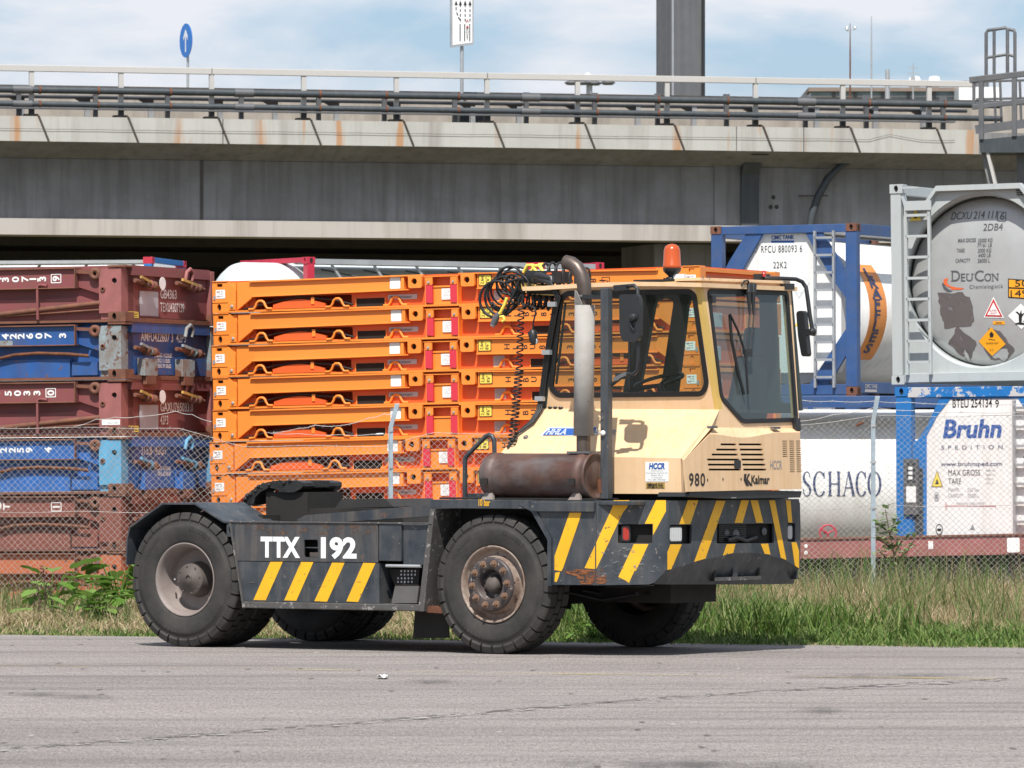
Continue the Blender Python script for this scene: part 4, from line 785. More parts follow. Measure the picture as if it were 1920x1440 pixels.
for a in ((1863, 396, 1864.2, 413), (1878, 397, 1879.2, 414)): dome_poly(g, [(a[0], a[3]), (a[2], a[3]), (a[2], a[1]), (a[0], a[1])], gi)
dome_poly(g, [(1863, 413), (1879, 414), (1879, 415), (1863, 414)], gi); dome_poly(g, [(1863, 396), (1879, 397), (1879, 398), (1863, 397)], gi)
g.build('number_lettering', tk); g = MB()
# company word: small-cap serif lettering made from sans strokes with serif feet
dome_text(g, 'D', 1780, 527, 20, gi, wpx=16); dome_text(g, 'EU', 1798, 527, 14.5, gi, wpx=22); dome_text(g, 'C', 1824, 527, 20, gi, wpx=17); dome_text(g, 'ON', 1842, 527, 14.5, gi, wpx=26)
for x in (1778, 1798, 1855): dome_poly(g, [(x, 527), (x+5, 527), (x+5, 526), (x, 526)], gi)
for x, y in ((1778, 507.5), (1797, 513), (1809, 513), (1818, 513), (1853, 513), (1864, 513)): dome_poly(g, [(x, y+1), (x+5, y+1), (x+5, y), (x, y)], gi)
dome_text(g, 'Chemielogistik', 1814, 541, 7, gi, wpx=63, space=1.1)
M['swoosh'] = mat('red_orange_print', (.72, .13, .035), .5); o_ = [(1764, 533), (1763, 528), (1766, 522), (1773, 520)]
dome_poly(g, [(1764, 524), (1773, 520.5), (1769, 525), (1769, 530), (1774, 535), (1780, 538.5), (1771, 537), (1765, 532)], M['swoosh']); dome_poly(g, [(1774, 535), (1788, 538.5), (1805, 540), (1796, 543), (1780, 543)], M['swoosh'])
dome_poly(g, [(1761, 533), (1763, 529), (1767, 536), (1774, 543), (1782, 546), (1772, 547), (1765, 542)], gi)
g.build('company_logo', tk); g = MB(); qq = random.Random(4)
def blotch(pts): dome_poly(g, [(x+qq.uniform(-2, 2), y+qq.uniform(-2, 2)) for a, b in zip(pts, pts[1:]+pts[:1]) for x, y in [(a[0]+(b[0]-a[0])*k/5, a[1]+(b[1]-a[1])*k/5) for k in range(5)]], M['adhesive'], .0035)
blotch([(1753, 550), (1800, 548), (1816, 560), (1822, 600), (1812, 612), (1765, 616), (1758, 590)]); blotch([(1790, 612), (1825, 640), (1815, 665), (1808, 684), (1796, 668), (1770, 645)]); blotch([(1850, 615), (1870, 622), (1895, 655), (1875, 678), (1850, 675), (1832, 645)])
g.build('adhesive_residue', tk); g = MB()
dome_poly(g, [(1886, 522), (1960, 527), (1960, 563), (1886, 558)], M['ink'], .0045)
dome_poly(g, [(1888, 524), (1958, 529), (1958, 541), (1888, 538)], M['orlabel'], .008); dome_poly(g, [(1888, 541), (1958, 544), (1958, 561), (1888, 556)], M['orlabel'], .008)
dome_text(g, '50', 1899, 537, 12, M['ink'], wpx=24, off=.012); dome_text(g, '1495', 1891, 556, 12, M['ink'], wpx=44, off=.012)
g.build('hazard_panel', tk); g = MB()
tri = lambda x, y, w, h, mm, off: dome_poly(g, [(x-w/2, y), (x+w/2, y+1), (x, y-h)], mm, off)
tri(1859, 595, 38, 39, M['sticker'], .005); tri(1859, 593, 33, 33, M['redp'], .008); tri(1859, 590, 24, 23, M['sticker'], .0105)
dome_text(g, 'SUPER', 1852, 584, 3.5, M['redp'], wpx=13, off=.013); dome_text(g, 'HEAVY', 1852, 589, 3.5, M['redp'], wpx=14, off=.013)
g.build('warning_triangle', tk); g = MB()
dome_poly(g, [(1857, 602), (1879, 602), (1879, 608), (1857, 608)], M['orlabel']); dome_poly(g, [(1862, 604.5), (1874, 604.5), (1874, 606), (1862, 606)], M['ink'], .007)
g.build('small_label', tk); g = MB()
dome_poly(g, [(1885, 592), (1909, 569), (1934, 592), (1909, 617)], M['sticker'], .005)
for pts in ([(1905, 605), (1905, 590), (1899, 584), (1903, 584), (1907, 588), (1910, 580), (1911, 590), (1917, 585), (1911, 594), (1910, 605)], [(1897, 606), (1906, 604), (1920, 606), (1916, 609), (1900, 608)], [(1912, 602), (1920, 598), (1926, 601), (1920, 604)]): dome_poly(g, pts, M['ink'], .008)
g.build('environment_placard', tk); g = MB()
dome_poly(g, [(1829, 640), (1854, 613), (1879, 645), (1852, 667)], M['orlabel'], .007)
for pts in ([(1851, 632), (1850, 626), (1854, 621), (1858, 627), (1856, 632)], [(1848, 635), (1860, 637), (1860, 638), (1848, 636)]): dome_poly(g, pts, M['ink'], .010)
dome_text(g, 'OXIDIZING AGENT', 1842, 645, 3, M['ink'], wpx=24, off=.010); dome_text(g, '5.1', 1849, 658, 4, M['ink'], wpx=6, off=.010)
g.build('oxidizer_placard', tk)
l0, l1 = d(1702, 700, -.03), d(1742, 387, -.03); ladder(tk, m, l0.x, l1.x, l0.z-.02, l1.z, -.03, 8)
g = MB(); a, b_ = d(1698, 392, -.06), d(1746, 380, -.06); g.box(a.x, b_.x, -.07, -.05, a.z-.02, b_.z+.03, m); q = d(1716, 405, .05)
g.plate([(q.x-.08, q.z-.06), (q.x+.08, q.z-.06), (q.x, q.z+.09)], [], (0, .06, 0), OX, OZ, .004, M['ylabel']); g.plate([(q.x-.02, q.z-.03), (q.x+.02, q.z-.03), (q.x, q.z+.05)], [], (0, .054, 0), OX, OZ, .002, M['ink']); g.build('ladder_bracket', tk)
g = MB(); q = d(1905, 361, .06)
g.text('L', (q.x+.12, .08, q.z-.04), OX, OZ, .10, M['ink'], 1.1, .01)
for i in range(4): g.box(q.x+.0-i*.004, q.x+.10, .08, .083, q.z-.035+i*.026, q.z-.022+i*.026, M['ink'])
g.build('maker_mark', tk)
# ---- blue and white tank container under it
D2 = Place(1680, 76.6, EYE+(HZ-726)*76.6/F-TH, R(-27), -.006)
tk2 = thing('tank_container', 'white tank container with bright blue frame and blue company lettering, under the grey one', 'tank container', D2); e2 = lambda px, py, y=0: D2.y(px, py, y)
m = M['tkblue2']; castings(tk2, m); posts(tk2, m, .22); rails(tk2, m); g = MB(); g.box(.178, TW-.178, .0, .14, TH-.135, TH-.006, mat('blue_rail_scraped', (.012, .16, .46), .45, chips=(.5, .5, .5), ca=.10, cs=5)); g.build('top_rail', tk2, .006)
g = MB(); g.box(.178, TW-.178, .01, .13, .02, .15, m); g.build('bottom_rail', tk2, .006)
octo = [(.42, .30), (TW-.42, .30), (TW-.42, 1.92), (TW-.52, 2.12), (TW-.74, 2.43), (.76, 2.43), (.58, 2.22), (.43, 1.96)]
g = MB(); g.plate([(.22, .14), (TW-.22, .14), (TW-.22, 1.80), (TW-.36, 2.02), (TW-.6, 2.455), (.62, 2.455), (.42, 2.06), (.30, 1.90), (.24, 1.90)], [octo], (0, .02, 0), OX, OZ, .05, m); g.build('end_plate', tk2, .004)
g = MB(); g.plate([(x, z) for x, z in octo], [], (0, .03, 0), OX, OZ, .25, M['tkwhite']); barrel(tk2, M['tkwhite'], 1.1, 1.28, .35, 5.8, .02)
g.build('end_panel', tk2); barrel(tk2, M['tkwhite'], 1.1, 1.28, .35, 5.8, .05).build('tank', tk2); walkway(tk2)
g = MB()
def t2(s_, px, py, h, mm, wpx, bold=0, slant=0, space=1):
    o = e2(px, py, .025); vs, fs = text_tris(s_, bold, space); k = h*.0069/.69; w0 = min(v.x for v in vs); w1 = max(v.x for v in vs); sx = (e2(px+wpx, py, .025).x-o.x)/((w1-w0)*k)
    g.add([(o.x+(v.x-w0)*k*sx+v.y*k*slant, .026, o.z+v.y*k) for v in vs], fs, mm)
t2('BTEU 254134', 1786, 764, 15, M['ink'], 74, .012); t2('9', 1866, 764, 14, M['ink'], 7, .01)
g.build('number_lettering', tk2); g = MB()
t2('Bruhn', 1768, 820, 32, M['blue'], 108, .035, .18); t2('SPEDITION', 1765, 843, 7.5, M['navy'], 115, 0, 0, 1.9); t2('www.bruhnsped.com', 1764, 874, 8, M['navy'], 115, .01)
g.build('company_logo', tk2); g = MB()
for s_, x, y, h, w in (('MAX GROSS', 1778, 892, 11, 60), ('TARE', 1778, 908, 11, 24), ('MAWP', 1778, 922, 7, 20), ('2,67 bar', 1814, 922, 7, 22), ('CAPACITY', 1778, 933, 7, 28), ('25000 L', 1814, 933, 7, 22), ('PLEASE PUT LABELS HERE', 1793, 946, 4, 52), ('36000 KG', 1848, 884, 3.5, 17), ('79366 LB', 1848, 892, 3.5, 17), ('3700 KG', 1848, 900, 3.5, 15), ('8157 LB', 1848, 908, 3.5, 15)): t2(s_, x, y, h, M['greyink'] if h < 10 else M['ink'], w)
def p2(pts, mm, off=0): q = [e2(*p, .025) for p in pts]; g.poly([(v.x, .025-off, v.z) for v in q], mm)
p2([(1773, 948), (1867, 948), (1867, 949.2), (1773, 949.2)], M['redp']); p2([(1773, 942), (1774.2, 942), (1774.2, 957), (1773, 957)], M['redp']); p2([(1866, 948), (1867, 948), (1867, 953), (1866, 953)], M['redp'])
g.build('data_lettering', tk2); g = MB()
p2([(1746, 913), (1768, 913), (1757, 882)], M['ink']); p2([(1747.5, 912), (1766.5, 912), (1757, 884.5)], M['ylabel'], .001); p2([(1753, 908), (1761, 908), (1757, 897)], M['ink'], .002)
g.build('warning_triangle', tk2); g = MB()
for r_, mm, o2_ in ((9, M['ink'], 0), (7, M['sticker'], .001)): p2([(1761+r_*.75*math.cos(k*.35), 993+r_*1.2*math.sin(k*.35)) for k in range(18)][::-1], mm, o2_)
p2([(1757, 991), (1765, 991), (1765, 996), (1757, 996)], M['ink'], .002); p2([(1819, 993), (1828, 993), (1823.5, 982)], M['greyink'])
for r_, mm, o2_ in ((9, M['greyink'], 0), (7.5, M['sticker'], .001)): p2([(1756+r_*.6*math.cos(k*.35), 931+r_*math.sin(k*.35)) for k in range(18)][::-1], mm, o2_)
p2([(1753, 926), (1759, 926), (1759, 936), (1753, 936)], M['greyink'], .002)
g.build('round_sticker', tk2); g = MB()
p2([(1920, 910), (1946, 910), (1933, 884)], M['ylabel']); t2('22T6', 1918, 869, 13, M['ink'], 36); g.build('type_mark', tk2)
g = MB(); a, b_ = e2(1696, 965), e2(1722, 860); g.box(a.x, b_.x, -.03, .03, a.z, b_.z, M['steelgrey']); q0, q1 = e2(1701, 942), e2(1719, 912); g.box(q0.x, q1.x, -.034, -.03, q0.z, q1.z, M['sticker']); q0, q1 = e2(1702, 904), e2(1717, 867); g.box(q0.x, q1.x, -.034, -.03, q0.z, q1.z, M['conduit'])
for k in range(3): q0, q1 = e2(1705, 899-k*9), e2(1713, 893-k*9); g.box(q0.x, q1.x, -.037, -.034, q0.z, q1.z, M['sticker'])
g.build('document_box', tk2, .004)
g = MB(); a = e2(1697, 865); g.plate(rrect(.255, .38, .62, 1.55, .03), [], (0, .019, 0), OX, OZ, 0, M['conduit']); g.build('recess', tk2)
l0, l1 = e2(1903, 1000, -.03), e2(1960, 750, -.03); ladder(tk2, M['metal'], l0.x, l1.x, l0.z, l1.z, -.03, 7)
# ---- dark blue framed white tank container, upper, middle right
D3 = Place(1333, 91, EYE+(HZ-742)*91/F, R(-27), -.004)
def dark_tank(place, lab):
    t = thing('tank_container', lab, 'tank container', place); m = M['tkblue']; castings(t, M['rackrust']); posts(t, m, .19); rails(t, m, True, True, .17)
    g = MB(); g.box(.178, TW-.178, .01, .14, TH-.13, TH-.006, m); g.build('top_rail', t, .006); g = MB(); g.box(.178, TW-.178, .01, .14, .0, .16, m); g.build('bottom_rail', t, .006)
    for f in (0, 1):
        mx_ = lambda x: TW-x if f else x
        g = MB(); g.plate(ccw([(mx_(.19), 1.45), (mx_(.48), 1.85), (mx_(.86), 2.46), (mx_(.58), 2.46), (mx_(.30), 2.05), (mx_(.19), 1.85)]), [], (0, .03, 0), OX, OZ, .05, m); g.plate(ccw([(mx_(.19), 1.0), (mx_(.19), .6), (mx_(.48), .16), (mx_(.80), .16)]), [], (0, .03, 0), OX, OZ, .05, m); g.build('brace', t, .004)
    oc = [(.42, .34), (TW-.42, .34), (TW-.30, .7), (TW-.30, 1.6), (TW-.86, 2.455), (.86, 2.455), (.30, 1.6), (.30, .7)]
    g = MB(); g.plate(oc, [], (0, .10, 0), OX, OZ, .3, M['tkwhite']); g.build('end_panel', t)
    barrel(t, M['tkwhite'], 1.12, 1.28, .42, 5.75, .05).build('tank', t); walkway(t)
    return t
tk3 = dark_tank(D3, 'white tank container with dark blue frame and orange side strip, behind the truck cab'); d3 = lambda px, py, y=.1: D3.y(px, py, y)
g = MB()
def t3(s_, px, py, h, mm, wpx, bold=0, space=1):
    o = d3(px, py, .094); vs, fs = text_tris(s_, bold, space); k = h*.00815/.69; w0 = min(v.x for v in vs); w1 = max(v.x for v in vs); sx = (d3(px+wpx, py, .094).x-o.x)/((w1-w0)*k)
    g.add([(o.x+(v.x-w0)*k*sx, .095, o.z+v.y*k) for v in vs], fs, mm)
def p3(pts, mm, off=0): q = [d3(*p, .095) for p in pts]; g.poly([(v.x, .096-off, v.z) for v in q], mm)
t3('CIMC TANK', 1446, 449, 7, M['blue'], 43, .04); p3([(1446, 455), (1489, 455), (1489, 451), (1446, 451)], M['blue'])
g.build('maker_mark', tk3); g = MB()
t3('RFCU 880093 6', 1427, 474, 13, M['ink'], 77, .0, 1.15); t3('22K2', 1450, 503, 12, M['ink'], 25, 0, 1.1); t3('MPGM 34000KG', 1418, 515, 6, M['gsticker'], 38)
p3([(1412, 468), (1417, 461), (1421, 468), (1417, 475)], M['greyink']); p3([(1414, 468), (1417, 464), (1419.5, 468), (1417, 472)], M['sticker'], .001)
g.build('number_lettering', tk3); g = MB(); M['palegrey'] = mat('pale_grey_print', (.62, .64, .65), .45); p3([(1478, 527), (1498, 503), (1519, 530), (1498, 560)], M['palegrey']); p3([(1481, 527), (1498, 507), (1516, 530), (1498, 556)], M['sticker'], .001); p3([(1492, 547), (1505, 547), (1505, 550), (1492, 550)], M['palegrey'], .002)
g.build('placard', tk3); g = MB(); p3([(1490, 612), (1518, 612), (1504, 583)], M['ylabel'])
g.build('warning_triangle', tk3)
l0, l1 = d3(1529, 727, -.03), d3(1563, 432, -.03); ladder(tk3, M['metal'], l0.x, l1.x, l0.z, l1.z, -.03, 9)
# the orange strip with its letters bends round the barrel, on the side towards the right
g = MB(); RC = 1.127
def cyl(py, y): # point on the right-hand side of the barrel at a photo row
    z = EYE-(py-HZ)*.00800; a = math.asin(max(-1, min(1, (z-D3.o.z-1.28)/RC))); return V((TW/2+RC*math.cos(a), y, 1.28+RC*math.sin(a))), a
ys0, ys1 = .70, 1.36
n = 26
for i in range(n):
    (p0, _), (p1, _) = cyl(490+182*i/n, 0), cyl(490+182*(i+1)/n, 0)
    g.add([(p0.x, ys0, p0.z), (p0.x, ys1, p0.z), (p1.x, ys1, p1.z), (p1.x, ys0, p1.z)], [(3, 2, 1, 0)], M['orstrip'] if 'orstrip' in M else M.setdefault('orstrip', mat('orange_brown_strip', (.74, .27, .06), .5)))
for i, ch in enumerate('LRAFFLES'):
    py = 515+i*20.5; p, a = cyl(py, 0); U = V((0, 1, 0)); Nn = V((math.cos(a), 0, math.sin(a))); up = V((-math.sin(a), 0, math.cos(a)))
    g.text(ch, p+Nn*.006+U*(ys0+.16), U, up, .155, M['navy'], 2.2, .03)
p, a = cyl(512, 0); g.build('orange_strip', tk3)
g = MB(); zz = .08; g.text('CIMC TANK', (TW+.001, .30, .10), (0, 1, 0), OZ, .06, M['gsticker'], 1.0, .02); g.box(TW-.0015, TW+.0005, .30, .75, .04, .08, M['gsticker']); g.build('rail_mark', tk3)
c_ = copy_tree(tk3); c_.location = D3.o-V((0, 0, TH+.004)); c_['label'] = 'white tank container with dark blue frame, lower one, mostly hidden behind the long white tank'
# ---- long white tank container seen from its side
D4 = Place(1045, 85.5, 0, R(-90+6), 0); zt4 = EYE+(HZ-742)*86/F; D4.o.z = zt4-TH
tk4 = thing('tank_container', 'long white tank container seen side on with large serif letters, behind the fence', 'tank container', D4)
D4.o += V((0, TW, 0)); tk4.location = D4.o; m = M['tkblue']
castings(tk4, m); posts(tk4, m, .16); rails(tk4, m, True, True, .15); g = barrel(tk4, M['tkwhite'], 1.14, 1.26, .3, 5.8, .1)
g.build('tank', tk4); walkway(tk4, .3, 5.7, 1.65, 2.33, TH-.09)
M['serif'] = M['navy']
sx_ = lambda px, py: D4.x(px, py, TW-.05)
g = MB()
def cy4(z): return TW/2+1.144*math.cos(math.asin(max(-1, min(1, (z-1.26)/1.144))))+.004
def serif(ch, px, w, py0=880, py1=930):
    z0, z1 = sx_(px, py1).z, sx_(px, py0).z; y0 = sx_(px, py1).y; y1 = sx_(px+w, py1).y; hh = z1-z0; ww = y1-y0
    def pl(u, v): z = z0+v*hh; return (cy4(z), y0+u*ww, z)
    def band(pts, ws):     # stroke of varying thickness
        for (a, b_), wa, wb in zip(zip(pts, pts[1:]), ws, ws[1:]): 
            d_ = V((b_[0]-a[0])*1.0, ) if 0 else None
            nn = max(1, int(abs(b_[1]-a[1])/.08))
            if nn > 1:
                pp = [(a[0]+(b_[0]-a[0])*i/nn, a[1]+(b_[1]-a[1])*i/nn) for i in range(nn+1)]; band(pp, [wa+(wb-wa)*i/nn for i in range(nn+1)]); continue
            dx, dy = (b_[0]-a[0])*ww, (b_[1]-a[1])*hh; L_ = math.hypot(dx, dy) or 1; nx, ny = -dy/L_, dx/L_
            q = [(a[0]+nx*wa/ww, a[1]+ny*wa/hh), (a[0]-nx*wa/ww, a[1]-ny*wa/hh), (b_[0]-nx*wb/ww, b_[1]-ny*wb/hh), (b_[0]+nx*wb/ww, b_[1]+ny*wb/hh)]
            g.poly([pl(*p) for p in q], M['serif'])
    K, T_ = .018, .0065
    if ch == 'H':
        for u in (.16, .84):
            band([(u, 0), (u, 1)], [K, K])
            for v in (.02, .98): band([(u-.15, v), (u+.15, v)], [T_, T_])
        band([(.16, .5), (.84, .5)], [T_, T_])
    elif ch == 'A':
        band([(.12, 0), (.5, 1)], [T_, T_]); band([(.88, 0), (.5, 1)], [K, K]); band([(.25, .34), (.75, .34)], [T_, T_])
        for u in (.1, .88): band([(u-.13, .02), (u+.13, .02)], [T_, T_])
    elif ch in 'CO':
        n_k = 22; a0, a1 = (38, 322) if ch == 'C' else (0, 360); pts = []; ws = []
        for i in range(n_k+1):
            a = R(a0+(a1-a0)*i/n_k); pts.append((.5+.46*math.cos(a), .5+.5*math.sin(a))); ws.append(T_+(K-T_)*abs(math.cos(a))**1.5)
        band(pts, ws)
        if ch == 'C': band([(.87, .70), (.87, .96)], [T_, T_*1.4])
    elif ch == 'S':
        pts = [(.86, .74), (.80, .90), (.62, .99), (.38, .98), (.18, .86), (.16, .70), (.30, .57), (.55, .47), (.80, .36), (.88, .22), (.78, .06), (.55, .0), (.30, .02), (.14, .14), (.10, .30)]
        band(pts, [T_, T_, T_, T_, .014, K, K, K, K, .016, T_, T_, T_, T_, T_])
for ch, px, w in zip('SCHACO', (1505, 1526, 1553, 1580, 1606, 1628), (17, 23, 24, 24, 20, 24)): serif(ch, px, w, 884, 930)
g.build('lettering', tk4)
g = MB(); q = D4.x(1552, 1000, TW-.02); c_ = V((TW+.0, q.y, q.z)); g.tube([c_+V((0, .12*math.cos(a), .12*math.sin(a))) for a in [2*math.pi*k/24 for k in range(24)]], .014, M['tkred'], 8, closed=True)
for a in (.5, 2.6, 4.7): g.tube([c_, c_+V((0, .12*math.cos(a), .12*math.sin(a)))], .012, M['tkred'], 6)
g.tube([c_, c_-V((.3, 0, 0))], .018, M['tkred'], 6); g.build('valve_wheel', tk4)
# ---- low red flat rack in front of them
D5 = Place(1470, 73.5, 0, R(3), -.02); fl = thing('low_flat_rack', 'faded red flat rack lying low in the grass in front of the white tanks', 'flat rack', D5)
zt5 = D5.y(1600, 1010).z; g = MB(); g.box(0, 6.05, 0, .14, zt5-.235, zt5, M['maroonp']); g.box(0, 6.05, -.02, .16, zt5, zt5+.02, M['rackrust']); g.box(0, 6.05, .14, 2.2, zt5-.2, zt5-.03, M['maroon2']); g.build('side_beam', fl)
g = MB(); g.box(.05, 6.0, .1, 2.1, -.05, zt5-.236, M['under']); g.build('base', fl); g = MB()
for px in (1745,): q = D5.y(px, 1022); g.plate(rrect(q.x-.03, q.x+.03, q.z-.05, q.z+.05, .005), [], (0, -.004, 0), OX, OZ, .003, M['sticker'])
q0, q1 = D5.y(1888, 1036), D5.y(1911, 1008); g.plate(rrect(q0.x, q1.x, q0.z, q1.z, .02), [], (0, -.025, 0), OX, OZ, .004, M['sticker'])
for px, py in ((1511, 1024), (1511, 1036)): q = D5.y(px, py); g.plate(circ(q.x, q.z, .025, n=10), [], (0, -.004, 0), OX, OZ, .003, M['sticker'])
g.build('sticker', fl)
# ---- far tank containers behind the racks
def far_tank(place, lab, fm, cm, tm, wx=(1.65, 2.33), y0=-.62, bl=.45):
    t = thing('tank_container', lab, 'tank container', place, 'tank containers under the bridge'); castings(t, cm); posts(t, fm, .16); rails(t, fm, False, True)
    for y in (.0, TL_-.14): MB().box(.178, TW-.178, y+.004, y+.14, TH-.09, TH-.005, fm).build('top_rail', t, .006)
    barrel(t, tm, 1.12, 1.40, y0, 5.9, bl).build('tank', t); walkway(t, .2, 5.8, *wx)
    for i in range(7):
        g = MB(); y = .5+i*.85; g.bar((wx[1], y, TH-.07), (wx[1]+.02, y+.22, TH-.36), .03, .04, M['metal']); g.tube([(wx[1]-.3, y, TH-.2), (wx[1], y+.5, TH-.32)], .015, M['conduit'], 6); g.build('walkway_strut', t)
    g = MB(); g.box(TW-.06, TW-.02, .16, TL_-.16, TH-.12, TH-.03, M['metal']); g.build('kick_rail', t)
    return t
zf = EYE+(HZ-485)*104/F
def side_place(px, d, yaw): return Place(px, d, zf-TH, yaw)
A_ = side_place(330, 103, 0); 
# its length runs to the left from the blue and red end
FA = Place(285, 103, zf-TH, R(79)); ta = far_tank(FA, 'white tank container with blue end frame and red corners, behind the maroon rack stack', M['tkblue2'], M['tkred'], M['tkwhite'], (.10, .78), .35, .12); ta.location = V((FA.o.x, FA.o.y, FA.o.z))
FB = Place(576, 103, zf-TH, R(-90+31)); tb = far_tank(FB, 'pale tank container with crimson end frame and rounded end, behind the orange stack', M['tkred'], M['tkred'], mat('pale_green_tank', (.62, .67, .66), .4, var=.04)); tb.location = FB.o-FB.rot.to_matrix() @ V((TW, 0, 0))
for src, lab in ((ta, 'white tank container with blue end frame, lower one, hidden behind the maroon and blue stack'), (tb, 'pale tank container with crimson frame, lower one, hidden behind the orange stack')):
    c_ = copy_tree(src); c_.location = src.location-V((0, 0, TH+.004)); c_['label'] = lab
# ================================================================== TERMINAL TRACTOR (x forward, y from the near side to the far side, z up)
K = Place(343, 51.0, 0, R(-34.5))
truck = thing('terminal_tractor', 'cream cab terminal tractor with dark chassis and yellow hazard stripes, parked on the paving', 'truck', K)
dm, wn, ye = M['dark'], M['worn'], M['yellow']
z1 = lambda x, y: (200+x/3.692, 860+y/3.692)
z2 = lambda x, y: (700+x/3.692, 860+y/3.692)
z3 = lambda x, y: (1000+x/3.692, 880+y/3.692)
z4 = lambda x, y: (860+x/3.692, 460+y/3.692)
z5 = lambda x, y: (1120+x/3.064, 460+y/3.064)
zh = lambda x, y: (1220+x/6.4, 790+y/6.4)
zw = lambda x, y: (1280+x/4.235, 480+y/4.235)
zm = lambda x, y: (870+x/6.62, 800+y/6.62)
def sd(p, v=0): q = K.y(p[0], p[1], v); return (q.x, q.z)
SX, SZ = (1, 0, 0), (0, 0, 1)
def side_plate(g, pts, v, t, m, holes=(), me=None): return g.plate(ccw(pts), [ccw(h) for h in holes], (0, v, 0), SX, SZ, t, m, me)
Wr = .578
# ---- wheels
def tyre_mb(width, out):
    g = MB(); r = Wr
    pr = [(.05, .30), (.02, .315), (.012, .345), (.0, .40), (-.004, .45), (.0, .475), (.006, .48), (.008, .50), (.02, .53), (.03, .548), (.05, .555), (width/2, .558), (width-.05, .555), (width-.02, .53), (width, .45), (width-.02, .315), (width-.05, .30)]
    ax = (0, -out, 0)
    pr = [(-t, q) for t, q in pr]
    g.lathe(pr, (0, 0, 0), ax, M['tyre'], 72)
    n = 30
    def lug(a0, a1, P_):
        vs = []; k = 3
        for i in range(k+1):
            a = a0+(a1-a0)*i/k
            for t, q in P_: vs.append((q*math.cos(a), out*t, q*math.sin(a)))
        L_ = len(P_); fs = [(i*L_+j, i*L_+(j+1) % L_, (i+1)*L_+(j+1) % L_, (i+1)*L_+j) for i in range(k) for j in range(L_)]
        fs += [tuple(range(L_))[::-1], tuple(k*L_+j for j in range(L_))]; g.add(vs, fs, M['tyre'])
    pt = 2*math.pi/n
    for i in range(n):
        a = i*pt
        lug(a, a+pt*.84, [(.012, .50), (.0, .522), (.016, .566), (.03, r), (width*.36, r+.001), (width*.36, .545), (.06, .545)])
        lug(a+pt*.5, a+pt*1.34, [(width*.40, .545), (width*.40, r+.001), (width*.60, r+.001), (width*.60, .545)])
        lug(a, a+pt*.84, [(width-.06, .545), (width*.64, .545), (width*.64, r+.001), (width-.03, r), (width-.016, .566), (width, .522), (width-.012, .50)])
    q = random.Random(5)     # raised lettering ring on the sidewall, too worn to read
    for a0 in (.9, 2.2, 4.0, 5.2):
        for i in range(7):
            a = a0+i*.085; b_ = a+q.uniform(.03, .06); P_ = [(.43, a), (.43, b_), (.462, b_), (.462, a)]
            g.add([(rr*math.cos(x), out*-.006, rr*math.sin(x)) for rr, x in P_], [(0, 1, 2, 3) if out > 0 else (3, 2, 1, 0)], M['tyre'])
    return g
def wheel(u, v, out, kind, label=None, roty=0):
    hold = bpy.data.objects.new('wheel', None); C.objects.link(hold); hold.parent = truck; hold.location = (u, v, Wr); hold.rotation_euler = (0, roty, 0)
    if label: hold['label'] = label
    w = .32
    tyre_mb(w, out).build('tyre', hold)
    if kind == 'rear': tyre_mb(w, out).build('tyre', hold, loc=(0, out*.335, 0))
    ax = (0, -out, 0); L = lambda g, pr, m, n=48: g.lathe([(-t, r) for t, r in pr], (0, 0, 0), ax, m, n)
    g = MB()
    if kind == 'rear':
        L(g, [(.035, .312), (.015, .318), (.012, .312), (.02, .302), (.035, .292), (.05, .285), (.19, .262), (.215, .25), (.22, .24), (.22, .12)], M['rim']); g.build('rim', hold)
        g = MB(); L(g, [(.22, .155), (.20, .15), (.10, .138), (.085, .135), (.08, .13), (.08, .10), (.075, .098), (.075, .06), (.07, .058), (.07, .0)], M['hub'], 36)
        for k in range(8): a = k*math.pi/4+.2; g.lathe([(0, .008), (.006, .008), (.007, 0)], (.117*math.cos(a), out*.08, .117*math.sin(a)), ax, M['hub'], 8, False)
        g.tube([(.02, out*.068, -.02), (.03, out*.066, .02), (.0, out*.066, .045), (-.03, out*.066, .02)], .008, M['hub'], 6)
        g.build('hub', hold); g = MB(); g.tube([(-.19, out*.12, .0), (-.15, out*.07, .0)], .008, M['metal'], 6); g.build('valve', hold)
    else:
        L(g, [(.03, .314), (.008, .322), (.004, .316), (.012, .304), (.03, .297), (.055, .29), (.075, .275), (.08, .255), (.06, .24), (.02, .232), (-.01, .228)], M['rustrim']); g.build('rim', hold)
        g = MB(); L(g, [(-.01, .228), (-.03, .222), (-.036, .212), (-.036, .135), (-.03, .125), (.05, .115), (.06, .10), (.06, 0)], mat('scuffed_dark_wheel_disc', (.04, .04, .044), .42, var=.3, vs=9, chips=(.34, .31, .28), ca=.055, cs=13, dirt=(.11, .06, .04), da=.35))
        L(g, [(.06, .075), (.0, .066), (-.015, .058), (-.03, .04), (-.035, 0)], M['hub'], 24); g.lathe([(0, .03), (.012, .028), (.014, 0)], (-.07, out*.04, -.03), ax, M['hub'], 10); g.build('hub', hold)
        for k in range(10):
            a = 2*math.pi*k/10+.17; g = MB(); c = (.176*math.cos(a), out*-.036, .176*math.sin(a)); g.lathe([(0, .032), (.004, .032), (.005, .02)], c, ax, M['bolt'], 12, False); g.lathe([(0, .021), (.03, .019), (.03, .012), (.045, .011), (.046, 0)], c, ax, M['bolt'], 6, False); g.build('wheel_nut', hold)
    return hold
wheel(0, .01, 1, 'rear', 'rear near wheel with a deep dished pale rim'); wheel(0, 2.49, -1, 'rear', 'rear far wheel in the shade', .4)
wheel(3.205, .03, 1, 'front', 'front wheel with a rusty rim and ten wheel nuts', .1); wheel(3.205, 2.47, -1, 'front', 'front far wheel in the shade', .7)
